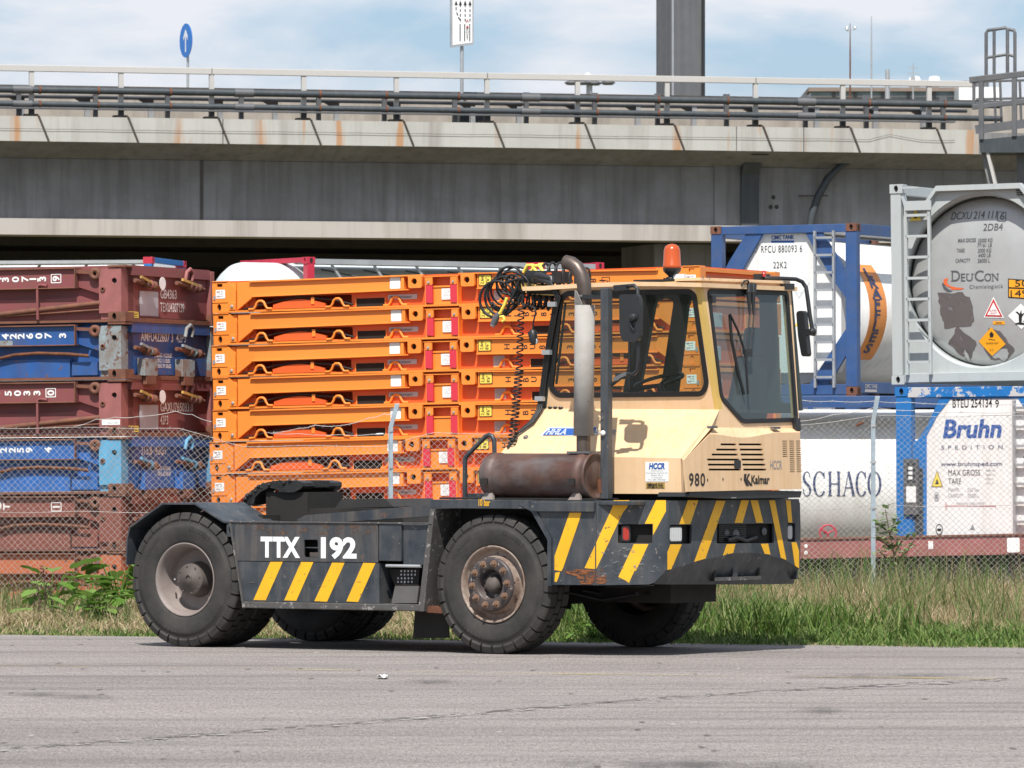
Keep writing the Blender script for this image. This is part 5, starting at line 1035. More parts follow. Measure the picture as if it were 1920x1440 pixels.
# ---- rear fender
fp = [sd(z1(*p)) for p in ((120, 700), (122, 520), (150, 455), (390, 308), (612, 312), (790, 432))]
fp = [(-.625, .70), (-.615, .93), (-.585, 1.03), (-.225, 1.236), (.128, 1.236), (.44, 1.082), (.52, 1.080)]
for v0, nm in ((0, 'rear_fender'), (1.80, 'rear_fender')):
    g = MB()
    for (a, b), (c, d_) in zip(fp, fp[1:]):
        dx, dz = c-a, d_-b; L_ = math.hypot(dx, dz); nx, nz = dz/L_*.014, -dx/L_*.014
        g.hexa([(a, v0, b), (c, v0, d_), (c+nx, v0, d_+nz), (a+nx, v0, b+nz)], [(a, v0+.70, b), (c, v0+.70, d_), (c+nx, v0+.70, d_+nz), (a+nx, v0+.70, b+nz)], dm)
    o = g.build(nm, truck)
# ---- chassis
g = MB()
for v in (.78, 1.62): g.box(-.75, 4.25, v, v+.1, .62, .98, M['under'])
g.box(-.7, -.55, .7, 1.8, .62, 1.0, M['under']); g.box(.9, 4.4, .9, 1.6, .42, .75, M['under']); g.box(-.15, .15, .5, 2.0, .48, .72, M['under']); g.box(3.1, 3.3, .4, 2.1, .46, .66, M['under'])
g.box(3.95, 4.25, .6, 1.7, .55, .9, M['under']); g.box(2.2, 2.5, .55, 1.9, .36, 1.0, M['under']); g.lathe([(0, .2), (.4, .24), (.8, .2)], (-.1, .85, .56), (0, 1, 0), M['under'], 20)
g.box(2.55, 2.6, .4, 2.1, .32, 1.2, M['under']); g.box(.62, 2.5, .12, 2.4, .40, .44, M['under']); g.box(.6, 2.55, 1.9, 2.45, .36, 1.04, M['under'])
for k in range(5): g.tube([(3.5+.08*k, .6+.2*k, .52), (3.8, .8+.2*k, .44+.02*k), (4.2, .7+.2*k, .5)], .018, M['black'], 6)
g.build('chassis', truck)
g = MB(); pts = [(1.0, 1.05), (2.62, 1.15), (2.62, 1.245), (1.08, 1.135), (1.0, 1.10)]      # lifting frame rail over the box
for v in (.30, 2.0): g.plate(pts, [], (0, v, 0), SX, SZ, .14, M['darkrust'])
g.box(.50, 2.6, .16, 2.34, 1.0, 1.06, dm); g.build('lifting_frame', truck, .02, 3)
g = MB(); g.hexa([(.86, .55, 1.04), (1.95, .55, 1.06), (1.85, .55, 1.20), (.95, .55, 1.19)], [(.86, 1.9, 1.04), (1.95, 1.9, 1.06), (1.85, 1.9, 1.20), (.95, 1.9, 1.19)], M['under'])
q = [K.y(px, py, .9) for px, py in ((628, 953), (738, 950), (722, 935), (640, 936))]; g.hexa(q, [p+V((0, .7, 0)) for p in q], mat('dull_charcoal_plate', (.03, .028, .027), .8, var=.2)); g.build('cross_member', truck)
# ---- fifth wheel
v0 = 1.0; F5 = lambda px, py, v=1.0: sd((px, py), v)
top = [F5(*p) for p in ((468, 938), (490, 922), (510, 912), (540, 904), (575, 900.5), (610, 900.5), (632, 902), (642, 905), (643, 912), (636, 917), (618, 923), (590, 923), (560, 916), (545, 914), (520, 922), (505, 932), (500, 945), (478, 948))]
cmp_ = lambda pts: [(468+(px-468)*.64, py) for px, py in pts]
tpx = cmp_(((468, 938), (490, 922), (510, 912), (540, 904), (575, 900.5), (610, 900.5), (632, 902), (642, 905), (643, 912), (636, 917), (618, 923), (590, 923), (560, 916), (545, 914), (520, 922), (505, 932), (500, 945), (478, 948)))
g = MB(); top = [F5(*p) for p in tpx]
for v1, v2 in ((.90, 1.08), (1.30, 1.48)): g.plate(ccw(top), [], (0, v1, 0), SX, SZ, v2-v1, M['grease'])
g.box(top[3][0], top[8][0], 1.08, 1.30, top[2][1]-.01, top[4][1]-.004, M['grease'])
g.plate(ccw([F5(*p) for p in cmp_(((560, 918), (625, 921), (600, 945), (585, 950), (560, 935)))]), [], (0, 1.30, 0), SX, SZ, .15, M['grease'])
qr = random.Random(9)
for k in range(34):       # lumps of old grease along the rim
    t = qr.random(); i = int(t*6); p = V(top[i]).lerp(V(top[i+1]), qr.random()); rr = qr.uniform(.008, .022)
    g.lathe([(-rr, 0), (-rr*.6, rr), (rr*.5, rr*1.2), (rr, 0)], (p.x, .90+qr.uniform(-.01, .06), p.y-.004-qr.uniform(0, .03)), (1, .3, .2), M['grease'], 8)
g.build('fifth_wheel', truck, .012)
g = MB(); g.box(top[14][0]+.03, top[9][0]+.05, .94, 1.46, .98, top[12][1]-.03, M['under']); g.box(F5(500, 950)[0], F5(545, 950)[0], .6, .85, 1.02, 1.13, M['under']); g.build('fifth_wheel_support', truck)
# ---- side box with the fleet number
g = MB(); hole = rpoly([sd(z1(*p)) for p in ((1366, 560), (1462, 560), (1464, 682), (1368, 682))], .018)
side_plate(g, [(.50, 1.078), (.57, .747), (2.062, .747), (2.062, 1.078)], 0, .012, M['darkrust'], [hole]); g.box(.52, 2.06, .14, .75, .75, 1.07, M['under']); g.box(.5, 2.06, .0122, .16, 1.062, 1.076, dm)
a, b = sd(z1(1366, 612)), sd(z1(1464, 622)); g.box(a[0]-.01, b[0]+.01, .03, .06, b[1], a[1], dm)
a, b = sd(z1(1380, 682)), sd(z1(1462, 650)); g.box(a[0], b[0], .05, .09, a[1], b[1], M['hub'])
g.box(.5, 2.62, -.012, .012, 1.072, 1.084, wn)
g.build('side_box', truck, .004)
g = MB(); q = [sd(p) for p in ((489, 1043), (563, 1043), (602, 1043), (669, 1043))]; zt_ = sd((500, 1008))[1]; hh = zt_-q[0][1]
vs, fs = text_tris('TTX', .03, 1.0); 
def fit(s_, x0, x1, z0, h, v, m, bold, mb, slant=0, space=1):
    vs, fs = text_tris(s_, bold, space); a = min(p.x for p in vs); b = max(p.x for p in vs); k = h/.69; sx = (x1-x0)/(b-a)
    mb.add([(x0+(p.x-a)*sx+p.y*k*slant, v, z0+p.y*k) for p in vs], fs, m)
fit('TTX', q[0][0], q[1][0], q[0][1], hh, -.003, M['white'], .045, g); fit('192', q[2][0], q[3][0], q[0][1], hh, -.003, M['white'], .045, g); g.build('fleet_number', truck)
g = MB(); g.box(2.07, 2.30, .0, .5, .76, 1.07, dm); g.box(2.305, 2.565, .02, .5, .73, 1.065, dm); g.build('tool_box', truck, .006)
g = MB(); p = sd(z1(820, 450)); e = sd(z1(882, 540)); g.plate(rrect(e[0]-.075, e[0], e[1], e[1]+.11, .02), [circ(e[0]-.036, e[1]+.06, .018, .035, 14)], (0, -.006, 0), SX, SZ, .012, dm); g.build('tie_lug', truck)
# ---- lower skirt with hazard stripes
g = MB(); side_plate(g, [(.575, .742), (.653, .405), (2.06, .405), (2.06, .742)], .004, .03, dm); g.build('skirt', truck, .012, 3)
g = MB()
for st in (((1132, 714), (1218, 714), (1100, 980), (1015, 978)), ((1345, 715), (1430, 716), (1312, 983), (1228, 981)), ((1560, 719), (1646, 721), (1525, 990), (1437, 986)), ((1775, 721), (1860, 723), (1740, 992), (1658, 988))):
    g.plate(ccw([sd(z1(*p), .0) for p in st]), [], (0, .0015, 0), SX, SZ, .001, ye)
g.build('hazard_stripe', truck)
g = MB(); g.box(.655, 2.49, -.012, .30, .345, .402, wn); g.build('sill', truck, .008)
g = MB(); side_plate(g, [(.50, 1.075), (.52, 1.075), (.665, .345), (.645, .345)], -.008, .10, wn); g.build('edge_strip', truck)
# step
g = MB(); g.box(2.062, 2.075, .0, .3, .40, .74, dm); a, b = sd(z2(90, 760)), sd(z2(328, 735)); g.tube([(a[0]+.0, .0, b[1]-.012), (b[0], .0, b[1]-.012)], .014, M['metal'], 8)
g.box(a[0], b[0]+.02, .26, .28, .40, .72, M['under'])
pq = [sd(z2(*p), .12) for p in ((100, 765), (320, 765), (312, 880), (150, 880))]; side_plate(g, pq, .12, .01, M['under'])
for i in range(5):
    for j in range(4):
        x, y = 195+i*24-j*11+(j % 2)*10, 778+j*25; p = sd(z2(x, y), .12)
        if x < 305: g.plate(circ(p[0], p[1], .009, n=10), [], (0, .117, 0), SX, SZ, 0, M['metal'])
pq = [sd(z2(*p), .03) for p in ((150, 882), (315, 882), (300, 1000), (125, 1000))]; side_plate(g, pq, .03, .02, mat('dull_grey_plate', (.13, .125, .12), .6, var=.2, dirt=(.07, .065, .06), da=.4))
g.build('step', truck)
g = MB(); side_plate(g, [(2.60, 1.20), (2.645, 1.20), (2.535, .345), (2.475, .345)], -.004, .42, wn); g.build('arch_plate', truck)
g = MB(); g.box(2.60, 3.86, .40, .42, .60, 1.21, M['under']); g.build('inner_wheel_arch', truck)
g = MB(); q = [sd(p, .25) for p in ((779, 1131), (838, 1131), (842, 1196), (774, 1197))]; side_plate(g, q, .25, .012, M['under']); q = [sd(p, .1) for p in ((804, 1136), (836, 1138), (836, 1150), (806, 1148))]; side_plate(g, q, .05, .2, M['rust']); g.build('mud_flap', truck)
# ---- front deck
g = MB(); g.box(2.60, 4.62, .004, 2.49, 1.24, 1.274, dm); g.box(2.60, 3.60, -.006, .06, 1.204, 1.278, dm); g.build('deck', truck, .005)
g = MB(); a, b = sd(z2(733, 326)), sd(z2(812, 302)); fit('10 bar', a[0], b[0], a[1], .055, -.009, ye, .02, g); g.build('pressure_mark', truck)
g = MB(); ap = [(3.56, 1.276), (3.665, 1.202), (3.823, .965), (3.823, .575)]
inn = [(3.50, 1.24), (3.625, 1.185), (3.785, .95), (3.785, .575)]
g.plate(ccw(ap+inn[::-1]), [], (0, -.012, 0), SX, SZ, .36, dm); g.build('wheel_arch', truck)
g = MB(); side_plate(g, [(3.575, 1.27), (3.66, 1.206), (3.828, .965), (3.828, .585), (4.258, .585), (4.258, 1.27)], .0, .02, dm); g.build('side_panel', truck)
g = MB(); a, b = sd(z2(1098, 366)), sd(z2(1570, 312)); g.box(3.64, 4.255, -.035, -.002, a[1], b[1]+.015, dm); g.build('ledge', truck, .006)
# ---- bumper
CO = V((4.262, 0, 0)); CU = V((.533, .275, 0)).normalized(); CN = CU.cross(V(SZ))
def ch(p): q = K.on(p[0], p[1], CO, CN); return ((q-CO).dot(CU), q.z)
XF = 4.793
def fr(p, x=XF): q = K.x(p[0], p[1], x); return (q.y, q.z)
CL = (V((4.793, .275, 0))-CO).length
bp_top = 1.276
c_lo = [(0, .585), ch(z3(800, 797)), ch(z3(835, 785)), (CL, fr(z3(922, 700))[1])]
g = MB(); th = rpoly([ch(z3(*p)) for p in ((586, 380), (824, 380), (824, 510), (586, 510))], .01)
g.plate(ccw(c_lo+[(CL, bp_top), (0, bp_top)]), [ccw(th)], CO, CU, SZ, .02, dm); g.build('bumper_corner', truck, .003)
arch = [fr(z3(*p)) for p in ((922, 700), (1000, 675), (1100, 650), (1200, 622), (1300, 601), (1380, 584), (1450, 577), (1520, 578), (1600, 590), (1680, 608), (1750, 632), (1838, 690))]
vR = 2.30
g = MB(); h1 = rpoly([fr(z3(*p)) for p in ((945, 384), (1097, 384), (1095, 515), (943, 515))], .01); h2 = rpoly([fr(z3(*p)) for p in ((1272, 377), (1664, 375), (1666, 510), (1270, 513))], .01); h3 = rpoly([fr(z3(*p)) for p in ((1760, 373), (1812, 373), (1814, 500), (1760, 500))], .01)
tops = [(2.30, arch[-1][1]), (2.31, 1.0), (2.30, 1.24), (2.27, 1.272), (2.2, bp_top), (.275, bp_top)]
g.plate(ccw(arch[:-1]+tops), [ccw(h1), ccw(h2), ccw(h3)], (XF, 0, 0), (0, 1, 0), SZ, .02, dm); g.build('bumper_front', truck, .003)
g = MB(); g.hexa([(4.24, .0, 1.25), (4.79, .28, 1.25), (4.79, 2.29, 1.25), (4.24, 2.5, 1.25)], [(4.24, .0, 1.2765), (4.79, .28, 1.2765), (4.79, 2.29, 1.2765), (4.24, 2.5, 1.2765)], dm)
g.hexa([(4.772, 2.30, .60), (4.772, 2.30, 1.24), (4.26, 2.5, 1.24), (4.26, 2.5, .60)], [(4.772, 2.28, .60), (4.772, 2.28, 1.24), (4.26, 2.48, 1.24), (4.26, 2.48, .60)], dm); g.build('bumper_top', truck)
g = MB()                 # recessed apron under the arched edge
bot = [K.x(*z3(x, y), XF-.13) for x, y in ((835, 795), (930, 797), (1060, 797), (1180, 797), (1290, 797), (1400, 797), (1470, 797), (1540, 797), (1620, 796), (1690, 795), (1745, 794), (1800, 792))]
for i in range(len(arch)-1):
    g.poly([(XF-.002, arch[i][0], arch[i][1]), bot[i], bot[i+1], (XF-.002, arch[i+1][0], arch[i+1][1])], dm)
c2 = ch(z3(835, 785)); pc = CO+CU*c2[0]; g.poly([(pc.x, pc.y, c2[1]), tuple(bot[0]), (XF-.002, arch[0][0], arch[0][1])], dm)
pb = [tuple(p) for p in bot]; g.poly([(4.26, .02, .583)]+[(pc.x, pc.y, .583)]+pb+[(4.3, 2.4, .59)], M['under'])
g.build('apron', truck)
g = MB(); ax_ = XF-.06; q = [fr(z3(*p), ax_) for p in ((1262, 668), (1556, 660), (1560, 752), (1268, 762))]
g.plate(ccw([fr(z3(*p), ax_) for p in ((1248, 655), (1570, 648), (1572, 765), (1255, 775))]), [ccw(q)], (ax_, 0, 0), (0, 1, 0), SZ, .05, M['under']); g.plate(ccw(q), [], (ax_-.04, 0, 0), (0, 1, 0), SZ, .01, M['holeshade'])
a = fr(z3(1395, 700), ax_)[0]; g.box(ax_-.035, ax_+.004, a-.035, a+.035, q[3][1], q[0][1], dm); a, b = fr(z3(1255, 765), ax_), fr(z3(1565, 752), ax_); g.box(ax_-.06, ax_+.02, a[0], b[0], a[1]-.01, a[1]+.02, wn); g.build('tow_hitch', truck)
g = MB(); g.box(4.3, 4.74, .35, 2.2, .9, 1.22, M['holeshade']); g.build('bumper_shade_block', truck)  # black block added so the bumper openings look dark inside
g = MB(); g.box(4.16, 4.74, .62, 2.2, 1.279, 1.345, M['under']); g.box(2.9, 4.16, .6, 2.2, 1.279, 1.36, M['under']); g.build('cab_gap_shade', truck)  # black blocks added to keep the gap under the cab dark
g = MB(); a = fr((1345, 1000))[0]
for k in range(9): b = fr(z3(1285, 385+k*14), XF-.03); g.box(XF-.04, XF-.03, b[0], b[0]+.42, b[1]-.006, b[1]+.002, M['blackp'])
for px, py, r_ in ((1405, 455, .05), (1600, 430, .035), (1340, 440, .03)): b = fr(z3(px, py), XF-.03); g.lathe([(0, r_), (.012, r_*.8), (.02, 0)], (XF-.035, b[0], b[1]), (1, 0, 0), M['steelgrey'], 14)
g.tube([tuple([XF-.02, *fr(z3(x, y), XF-.02)]) for x, y in ((1340, 490), (1400, 470), (1470, 495), (1540, 470))], .02, M['blackp'], 8); g.build('grille', truck)
def lamp(hole, m, x0, w0, w1, name, O, U, Nn):
    g = MB(); g.plate(hole, [], O-Nn*.06, U, SZ, .01, M['holeshade'])
    a = min(p[0] for p in hole); b = max(p[0] for p in hole); c = min(p[1] for p in hole); d_ = max(p[1] for p in hole); zc = (c+d_)/2
    rr = rrect(a+(b-a)*w0, a+(b-a)*w1, c+.012, d_-.012, .02)
    g.plate(rr, [], O-Nn*.012, U, SZ, .04, M['blackp']); rr2 = rrect(a+(b-a)*w0+.012, a+(b-a)*w1-.012, c+.024, d_-.024, .02); g.plate(rr2, [], O-Nn*.008, U, SZ, .01, m)
    if m == M['lens']:
        for k in range(7): x = a+(b-a)*w0+.02+k*((b-a)*(w1-w0)-.04)/6; q0 = O-Nn*.0075+V(U)*x; g.bar(q0+V((0, 0, c+.03)), q0+V((0, 0, d_-.03)), .003, .003, M['lens'], Nn)
    return g.build(name, truck, .004)
FN = V((1, 0, 0)); FO = V((XF, 0, 0)); FU = V((0, 1, 0))
lamp(h1, M['lens'], 0, .03, .62, 'headlight', FO, FU, FN); lamp(h3, M['lens'], 0, .05, .8, 'headlight', FO, FU, FN); lamp(th, M['redlens'], 0, .10, .36, 'tail_lamp', CO, CU, CN)
# stripes on the three faces of the bumper
g = MB()
def sp(pts): g.plate(ccw([sd(z3(*p)) for p in pts]), [], (0, -.0025, 0), SX, SZ, .001, ye)
def cp(pts): g.plate(ccw([ch(z3(*p)) for p in pts]), [], CO+CN*.0025, CU, SZ, .001, ye)
def fpq(pts): g.plate(ccw([fr(z3(*p)) for p in pts]), [], (XF+.0025, 0, 0), (0, 1, 0), SZ, .001, ye)
sp(((252, 300), (333, 300), (320, 350), (208, 680), (196, 705), (148, 697), (148, 600))); sp(((152, 716), (185, 710), (178, 740), (162, 780), (148, 776)))
sp(((428, 526), (428, 690), (355, 684))); cp(((557, 214), (664, 214), (650, 262), (620, 300), (436, 690), (436, 506), (545, 268)))
cp(((850, 214), (918, 214), (918, 290), (829, 455), (829, 376), (772, 376))); cp(((697, 517), (797, 517), (712, 700), (700, 702), (662, 786), (640, 770), (588, 745)))
cp(((310, 775), (335, 750), (345, 770), (335, 796), (308, 792))) if 0 else None
fpq(((1068, 214), (1140, 214), (1085, 379), (1010, 379))); fpq(((948, 519), (1026, 519), (955, 690), (927, 696), (927, 575)))
fpq(((1265, 217), (1329, 217), (1190, 618), (1113, 640))); fpq(((1438, 214), (1491, 214), (1447, 371), (1391, 371))); fpq(((1338, 518), (1398, 516), (1382, 578), (1312, 596)))
fpq(((1502, 214), (1553, 214), (1590, 370), (1542, 370))); fpq(((1573, 516), (1624, 514), (1640, 590), (1600, 585))); fpq(((1631, 214), (1671, 214), (1750, 628), (1712, 612))); fpq(((1746, 214), (1779, 214), (1791, 368), (1764, 368))); fpq(((1786, 505), (1820, 505), (1838, 565), (1838, 686), (1810, 668)))
g.build('hazard_stripe', truck)
M['scrape'] = noise_mat('rusty_scrape', worn((.24, .085, .03), .46, .56, (9, 9, 26))); M['scuff2'] = noise_mat('brown_scuff', worn((.16, .12, .09), .58, .70, (5, 5, 50))); M['scrape2'] = noise_mat('brown_flaking', worn((.14, .085, .06), .52, .64, (9, 9, 14))); M['scuff'] = noise_mat('pale_scuff', worn((.26, .26, .26), .57, .68, (14, 14, 34)))
g = MB()
side_plate(g, [sd(z3(*p)) for p in ((220, 665), (260, 692), (350, 688), (428, 700), (428, 795), (330, 795), (300, 740), (215, 715))], -.004, .0005, M['scrape']); g.plate(ccw([ch(z3(*p)) for p in ((434, 700), (480, 690), (510, 760), (500, 790), (434, 795))]), [], CO+CN*.0045, CU, SZ, .0005, M['scrape'])
g.build('rust_scrape', truck); g = MB()
g.plate(ccw([ch(z3(*p)) for p in ((440, 560), (600, 520), (800, 600), (880, 700), (700, 790), (450, 780))]), [], CO+CN*.0055, CU, SZ, .0003, M['scuff']); g.plate(ccw([ch(z3(*p)) for p in ((560, 535), (630, 535), (640, 615), (565, 605))]), [], CO+CN*.006, CU, SZ, .0003, M['scuff'])
g.plate(ccw([ch(z3(*p)) for p in ((640, 245), (830, 245), (830, 275), (650, 275))]), [], CO+CN*.0055, CU, SZ, .0003, M['scuff'])
side_plate(g, [sd(z1(*p)) for p in ((985, 835), (1850, 850), (1850, 905), (985, 890))], -.003, .0004, M['scuff2']); side_plate(g, [sd(z1(*p)) for p in ((960, 455), (1880, 460), (1880, 520), (960, 530))], -.0015, .0004, M['scrape2'])
g.build('scuff_mark', truck)
# ---- cab
cr = M['cream']
SO = V((4.772, .75, 3.079)); SV = (V((4.772, .75, 3.079))-V((4.772, .93, 2.023))).normalized(); SN = V((1, 0, 0)).cross(SV)
def cs(p): q = K.on(p[0], p[1], SO, SN); return (q.x-SO.x, (q-SO).dot(SV))
c3 = lambda p, off=0: SO+V((1, 0, 0))*cs(p)[0]+SV*cs(p)[1]+SN*off
win_px = [z4(745, 322), z4(1600, 310), z4(1640, 340), z4(1728, 965), z4(1692, 1037), z4(685, 1047), z4(632, 990), z4(700, 372)]
win = ccw(rpoly([cs(p) for p in win_px], .07, 5))
side_out = [cs(p) for p in ((1042, 537), (1311, 527), (1349, 768), (1017, 766))]
g = MB(); g.plate(ccw(side_out), [win], SO, (1, 0, 0), SV, .05, cr, M['creamshade']); g.build('cab_side', truck)
def shrink(pts, d_):
    o = []; n = len(pts)
    for i in range(n):
        a, b, c = V(pts[i-1]), V(pts[i]), V(pts[(i+1) % n]); t = (c-a).normalized(); o.append((b.x-t.y*d_, b.y+t.x*d_))
    return o
def window(name, hole, O, U, Vv, Nn, gm, seal=.032):
    g = MB(); inn = shrink(hole, seal); out_ = shrink(hole, -.010)
    g.plate(out_, [inn], O+Nn*.012, U, Vv, .022, M['black']); f = g.build(name, truck, .004)
    g = MB(); g.plate(shrink(hole, seal-.006), [], O-Nn*.002, U, Vv, .0, gm); g.build('pane', f); return f
window('side_window', win, SO, V((1, 0, 0)), SV, SN, M['glass'])
g = MB(); x0 = cs(z4(1180, 700)); a, b = c3(z4(1183, 330), -.006), c3(z4(1180, 1000), -.006); g.bar(a, b, .02, .02, M['blackp'], (0, 1, 0)); a, b = c3(z4(735, 400), -.01), c3(z4(672, 960), -.01); g.bar(a, b, .015, .015, M['black'], (0, 1, 0)); g.build('window_divider', truck)
A_t, A_b = c3((1311, 527)), c3((1349, 768)); R_t, R_b = c3((1042, 537)), c3((1017, 766))
FA_, FB_ = A_t, A_b; BT = V((4.785, 2.15, 3.11)); FPN = (FB_-FA_).cross(BT-FA_).normalized(); FPN = FPN if FPN.x > 0 else -FPN
FPU = (BT-FA_).normalized(); FPV = FPN.cross(FPU)
def cf(p): q = K.on(p[0], p[1], FA_, FPN)-FA_; return (q.dot(FPU), q.dot(FPV))
f3 = lambda p, off=0: FA_+FPU*cf(p)[0]+FPV*cf(p)[1]+FPN*off
B_b = f3((1499, 803)); B_t = f3((1481, 528))
wsp = [zw(196, 272), zw(828, 285), zw(905, 1308), zw(470, 1322), zw(300, 1128)]
ws = ccw(rpoly([cf(p) for p in wsp], .05, 4))
fo = [cf(p) for p in ((1311, 527), (1481.5, 528), (1499.5, 806), (1330, 806), (1349, 768))]
g = MB(); g.plate(ccw(fo), [ws], FA_, FPU, FPV, .05, cr, M['creamshade']); g.build('cab_front', truck)
window('windscreen', ws, FA_, FPU, FPV, FPN, M['screen'], .026)
g = MB()                  # flared lower side, box below it, back and far side of the cab
HX = 4.93
fl0, fl1 = K.y(935, 853, .45), K.y(1276, 859, .45)
bx0, bx1 = K.y(935, 925, .45), K.y(1278, 926, .45)
hb = lambda p: K.x(p[0], p[1], HX)
h_tl, h_ml, h_bl, h_br, h_tr = hb((1331, 806)), hb((1283, 862)), hb((1289, 922)), hb((1503, 917)), hb((1500, 806))
g.poly([R_b, fl0, fl1, A_b], cr); g.poly([fl0, bx0, bx1, fl1], cr); g.poly([A_b, fl1, h_ml, h_tl], cr); g.poly([fl1, bx1, h_bl, h_ml], cr)
fy = 2.2; g.poly([(R_t.x, fy-.05, R_t.z), (R_t.x, .75, R_t.z), tuple(R_b), (R_b.x, fy, R_b.z)][::-1], cr) if 0 else None
Rt2, Rb2, F02, B02 = V((R_t.x, 2.15, R_t.z)), V((R_b.x, 2.2, R_b.z)), V((fl0.x, 2.25, fl0.z)), V((bx0.x, 2.25, bx0.z))
g.poly([R_b, Rb2, F02, fl0], cr); g.poly([fl0, F02, B02, bx0], cr)
g.poly([Rb2, tuple(B_b), tuple(h_tr), tuple(h_br), B02, F02], cr)
g.build('cab_body', truck)
def wall4(name, a, b, c, d_, hole, gm):        # a..d corners; hole as fractions
    U = (b-a).normalized(); Nn = U.cross(d_-a).normalized(); Vv = Nn.cross(U); pr = lambda p: ((p-a).dot(U), (p-a).dot(Vv))
    Q = [pr(p) for p in (a, b, c, d_)]
    bl = lambda s_, t_: tuple((V(Q[0])*(1-s_)*(1-t_)+V(Q[1])*s_*(1-t_)+V(Q[2])*s_*t_+V(Q[3])*(1-s_)*t_))
    hls = [ccw(rpoly([bl(*h) for h in hh_], .06, 4)) for hh_ in hole]
    g = MB(); g.plate(ccw(Q), hls, a, U, Vv, .04, M['cabin'], M['cabin']); w_ = g.build(name, truck)
    for hl in hls: MB().plate(hl, [], a-Nn*.02, U, Vv, 0, gm).build('pane', w_)
M['cabin'] = mat('cab_interior_plastic', (.038, .050, .047), .6, var=.15)
wall4('cab_rear_wall', Rb2, R_b, R_t, Rt2, (((.07, .05), (.96, .05), (.96, .93), (.08, .93)),), M['glass'])
wall4('cab_far_side', Rb2, V((4.86, 2.2, 2.02)), V((4.78, 2.15, 3.08)), Rt2, (((.06, .06), (.185, .06), (.20, .92), (.07, .92)), ((.285, .06), (.775, .06), (.79, .92), (.30, .92)), ((.88, .06), (.985, .06), (.985, .92), (.89, .92))), M['glass'])
g = MB(); a, b = V((4.15, 2.17, 2.05)), V((4.05, 2.13, 3.05)); g.box(3.35, 4.8, .95, 2.18, 2.0, 2.03, M['cabin']); g.build('cab_lining', truck)
# roof
g = MB(); rz = lambda u: 3.025+.022*math.sin(max(0, min(1, (u-3.2)/1.7))*math.pi)
n = 10; us = [3.05+(4.83-3.05)*i/n for i in range(n+1)]
for a, b in zip(us, us[1:]):
    g.hexa([(a, .70, rz(a)), (b, .70, rz(b)), (b, .70, rz(b)+.035), (a, .70, rz(a)+.035)], [(a, 2.2, rz(a)), (b, 2.2, rz(b)), (b, 2.2, rz(b)+.035), (a, 2.2, rz(a)+.035)], cr)
g.build('roof', truck)
g = MB(); vz = [zw(138, 172), zw(852, 200), zw(850, 222), zw(138, 196)]; vp = [K.on(*p, FA_+V((.03, 0, 0)), FPN) for p in vz]; g.hexa(vp, [p-V((.25, 0, 0)) for p in vp], cr)
for f in (.03, .10, .94): q = vp[3].lerp(vp[2], f)+V((.002, 0, .03)); g.lathe([(0, .008), (.004, .008), (.005, 0)], q, (1, 0, 0), M['steelgrey'], 8, False)
g.build('sun_visor', truck, .006)
# bonnet
def hd(p): q = hb(zh(*p)); return (q.y, q.z)
slots = []
for y, xa, xb, xc, xd in ((275, 840, 1028, 1058, 1335), (337, 788, 1040, 1070, 1347), (397, 733, 1050, 1081, 1357), (457, 679, 1061, 1091, 1368), (518, 688, 1072, 1102, 1380), (577, 698, 1083, 1113, 1391)):
    for a, b in ((xa, xb), (xc, xd)): slots.append(ccw([hd((a, y-10)), hd((b, y-9)), hd((b, y+14)), hd((a, y+13))]))
cols = []
for i in range(17):
    y = 236+i*23.0
    for k, (xa, xb, i1) in enumerate(((1580, 1640, 9), (1663, 1723, 17), (1745, 1803, 17))):
        if i < i1: sh = (y-236)*.025; cols.append(ccw([hd((xa+sh, y-4)), hd((xb+sh, y-4)), hd((xb+sh, y+6)), hd((xa+sh, y+6))]))
t0, t1 = h_tl+V((0, 0, -.035)), h_tr+V((0, 0, -.02)); n = 16; dip = []
for i in range(n+1):
    f = i/n; p = t0.lerp(t1, f); p.z -= .034*math.sin(math.pi*min(1, f/.74))**2; dip.append(p)
ho = [(p.y, p.z) for p in [h_ml, h_bl, h_br]+dip[::-1]]
g = MB(); g.plate(ccw(ho), slots+cols, (HX, 0, 0), (0, 1, 0), SZ, .02, cr, cr)
b0, b1 = f3((1338, 799), .0), f3((1498, 801), .0)
for i in range(n):
    p, q = b0.lerp(b1, i/n), b0.lerp(b1, (i+1)/n); g.poly([dip[i], dip[i+1], q+V((0, 0, -.01)), p+V((0, 0, -.01))], cr)
g.poly([t0, b0, h_ml], cr); g.poly([t1, h_br, (4.6, 2.25, 1.36), (4.6, 2.25, 1.86), tuple(b1)], cr)
g.build('bonnet', truck)
g = MB(); bk = [hd(p) for p in ((640, 240), (1420, 240), (1420, 610), (640, 610))]; g.plate(ccw(bk), [], (HX-.06, 0, 0), (0, 1, 0), SZ, .01, M['holeshade']); bk = [hd(p) for p in ((1570, 220), (1815, 220), (1830, 620), (1570, 620))]; g.plate(ccw(bk), [], (HX-.05, 0, 0), (0, 1, 0), SZ, .01, M['holeshade'])
q = hd((1040, 515)); g.plate(rrect(q[0]-.05, q[0]+.05, q[1]-.035, q[1]+.035, .015), [], (HX+.004, 0, 0), (0, 1, 0), SZ, .02, M['blackp']); g.build('bonnet_grille', truck)
g = MB(); p_ = [hd(p) for p in ((485, 855), (1000, 818), (1832, 838), (1815, 915), (1000, 930), (470, 905))]; g.plate(ccw(p_), [], (HX-.015, 0, 0), (0, 1, 0), SZ, .3, M['blackp'])
q = [hd(p) for p in ((985, 915), (1040, 913), (1040, 921), (985, 922))]; g.plate(ccw(q), [], (HX-.01, 0, 0), (0, 1, 0), SZ, .01, M['metal']); g.build('bonnet_lip', truck, .006)
g = MB()
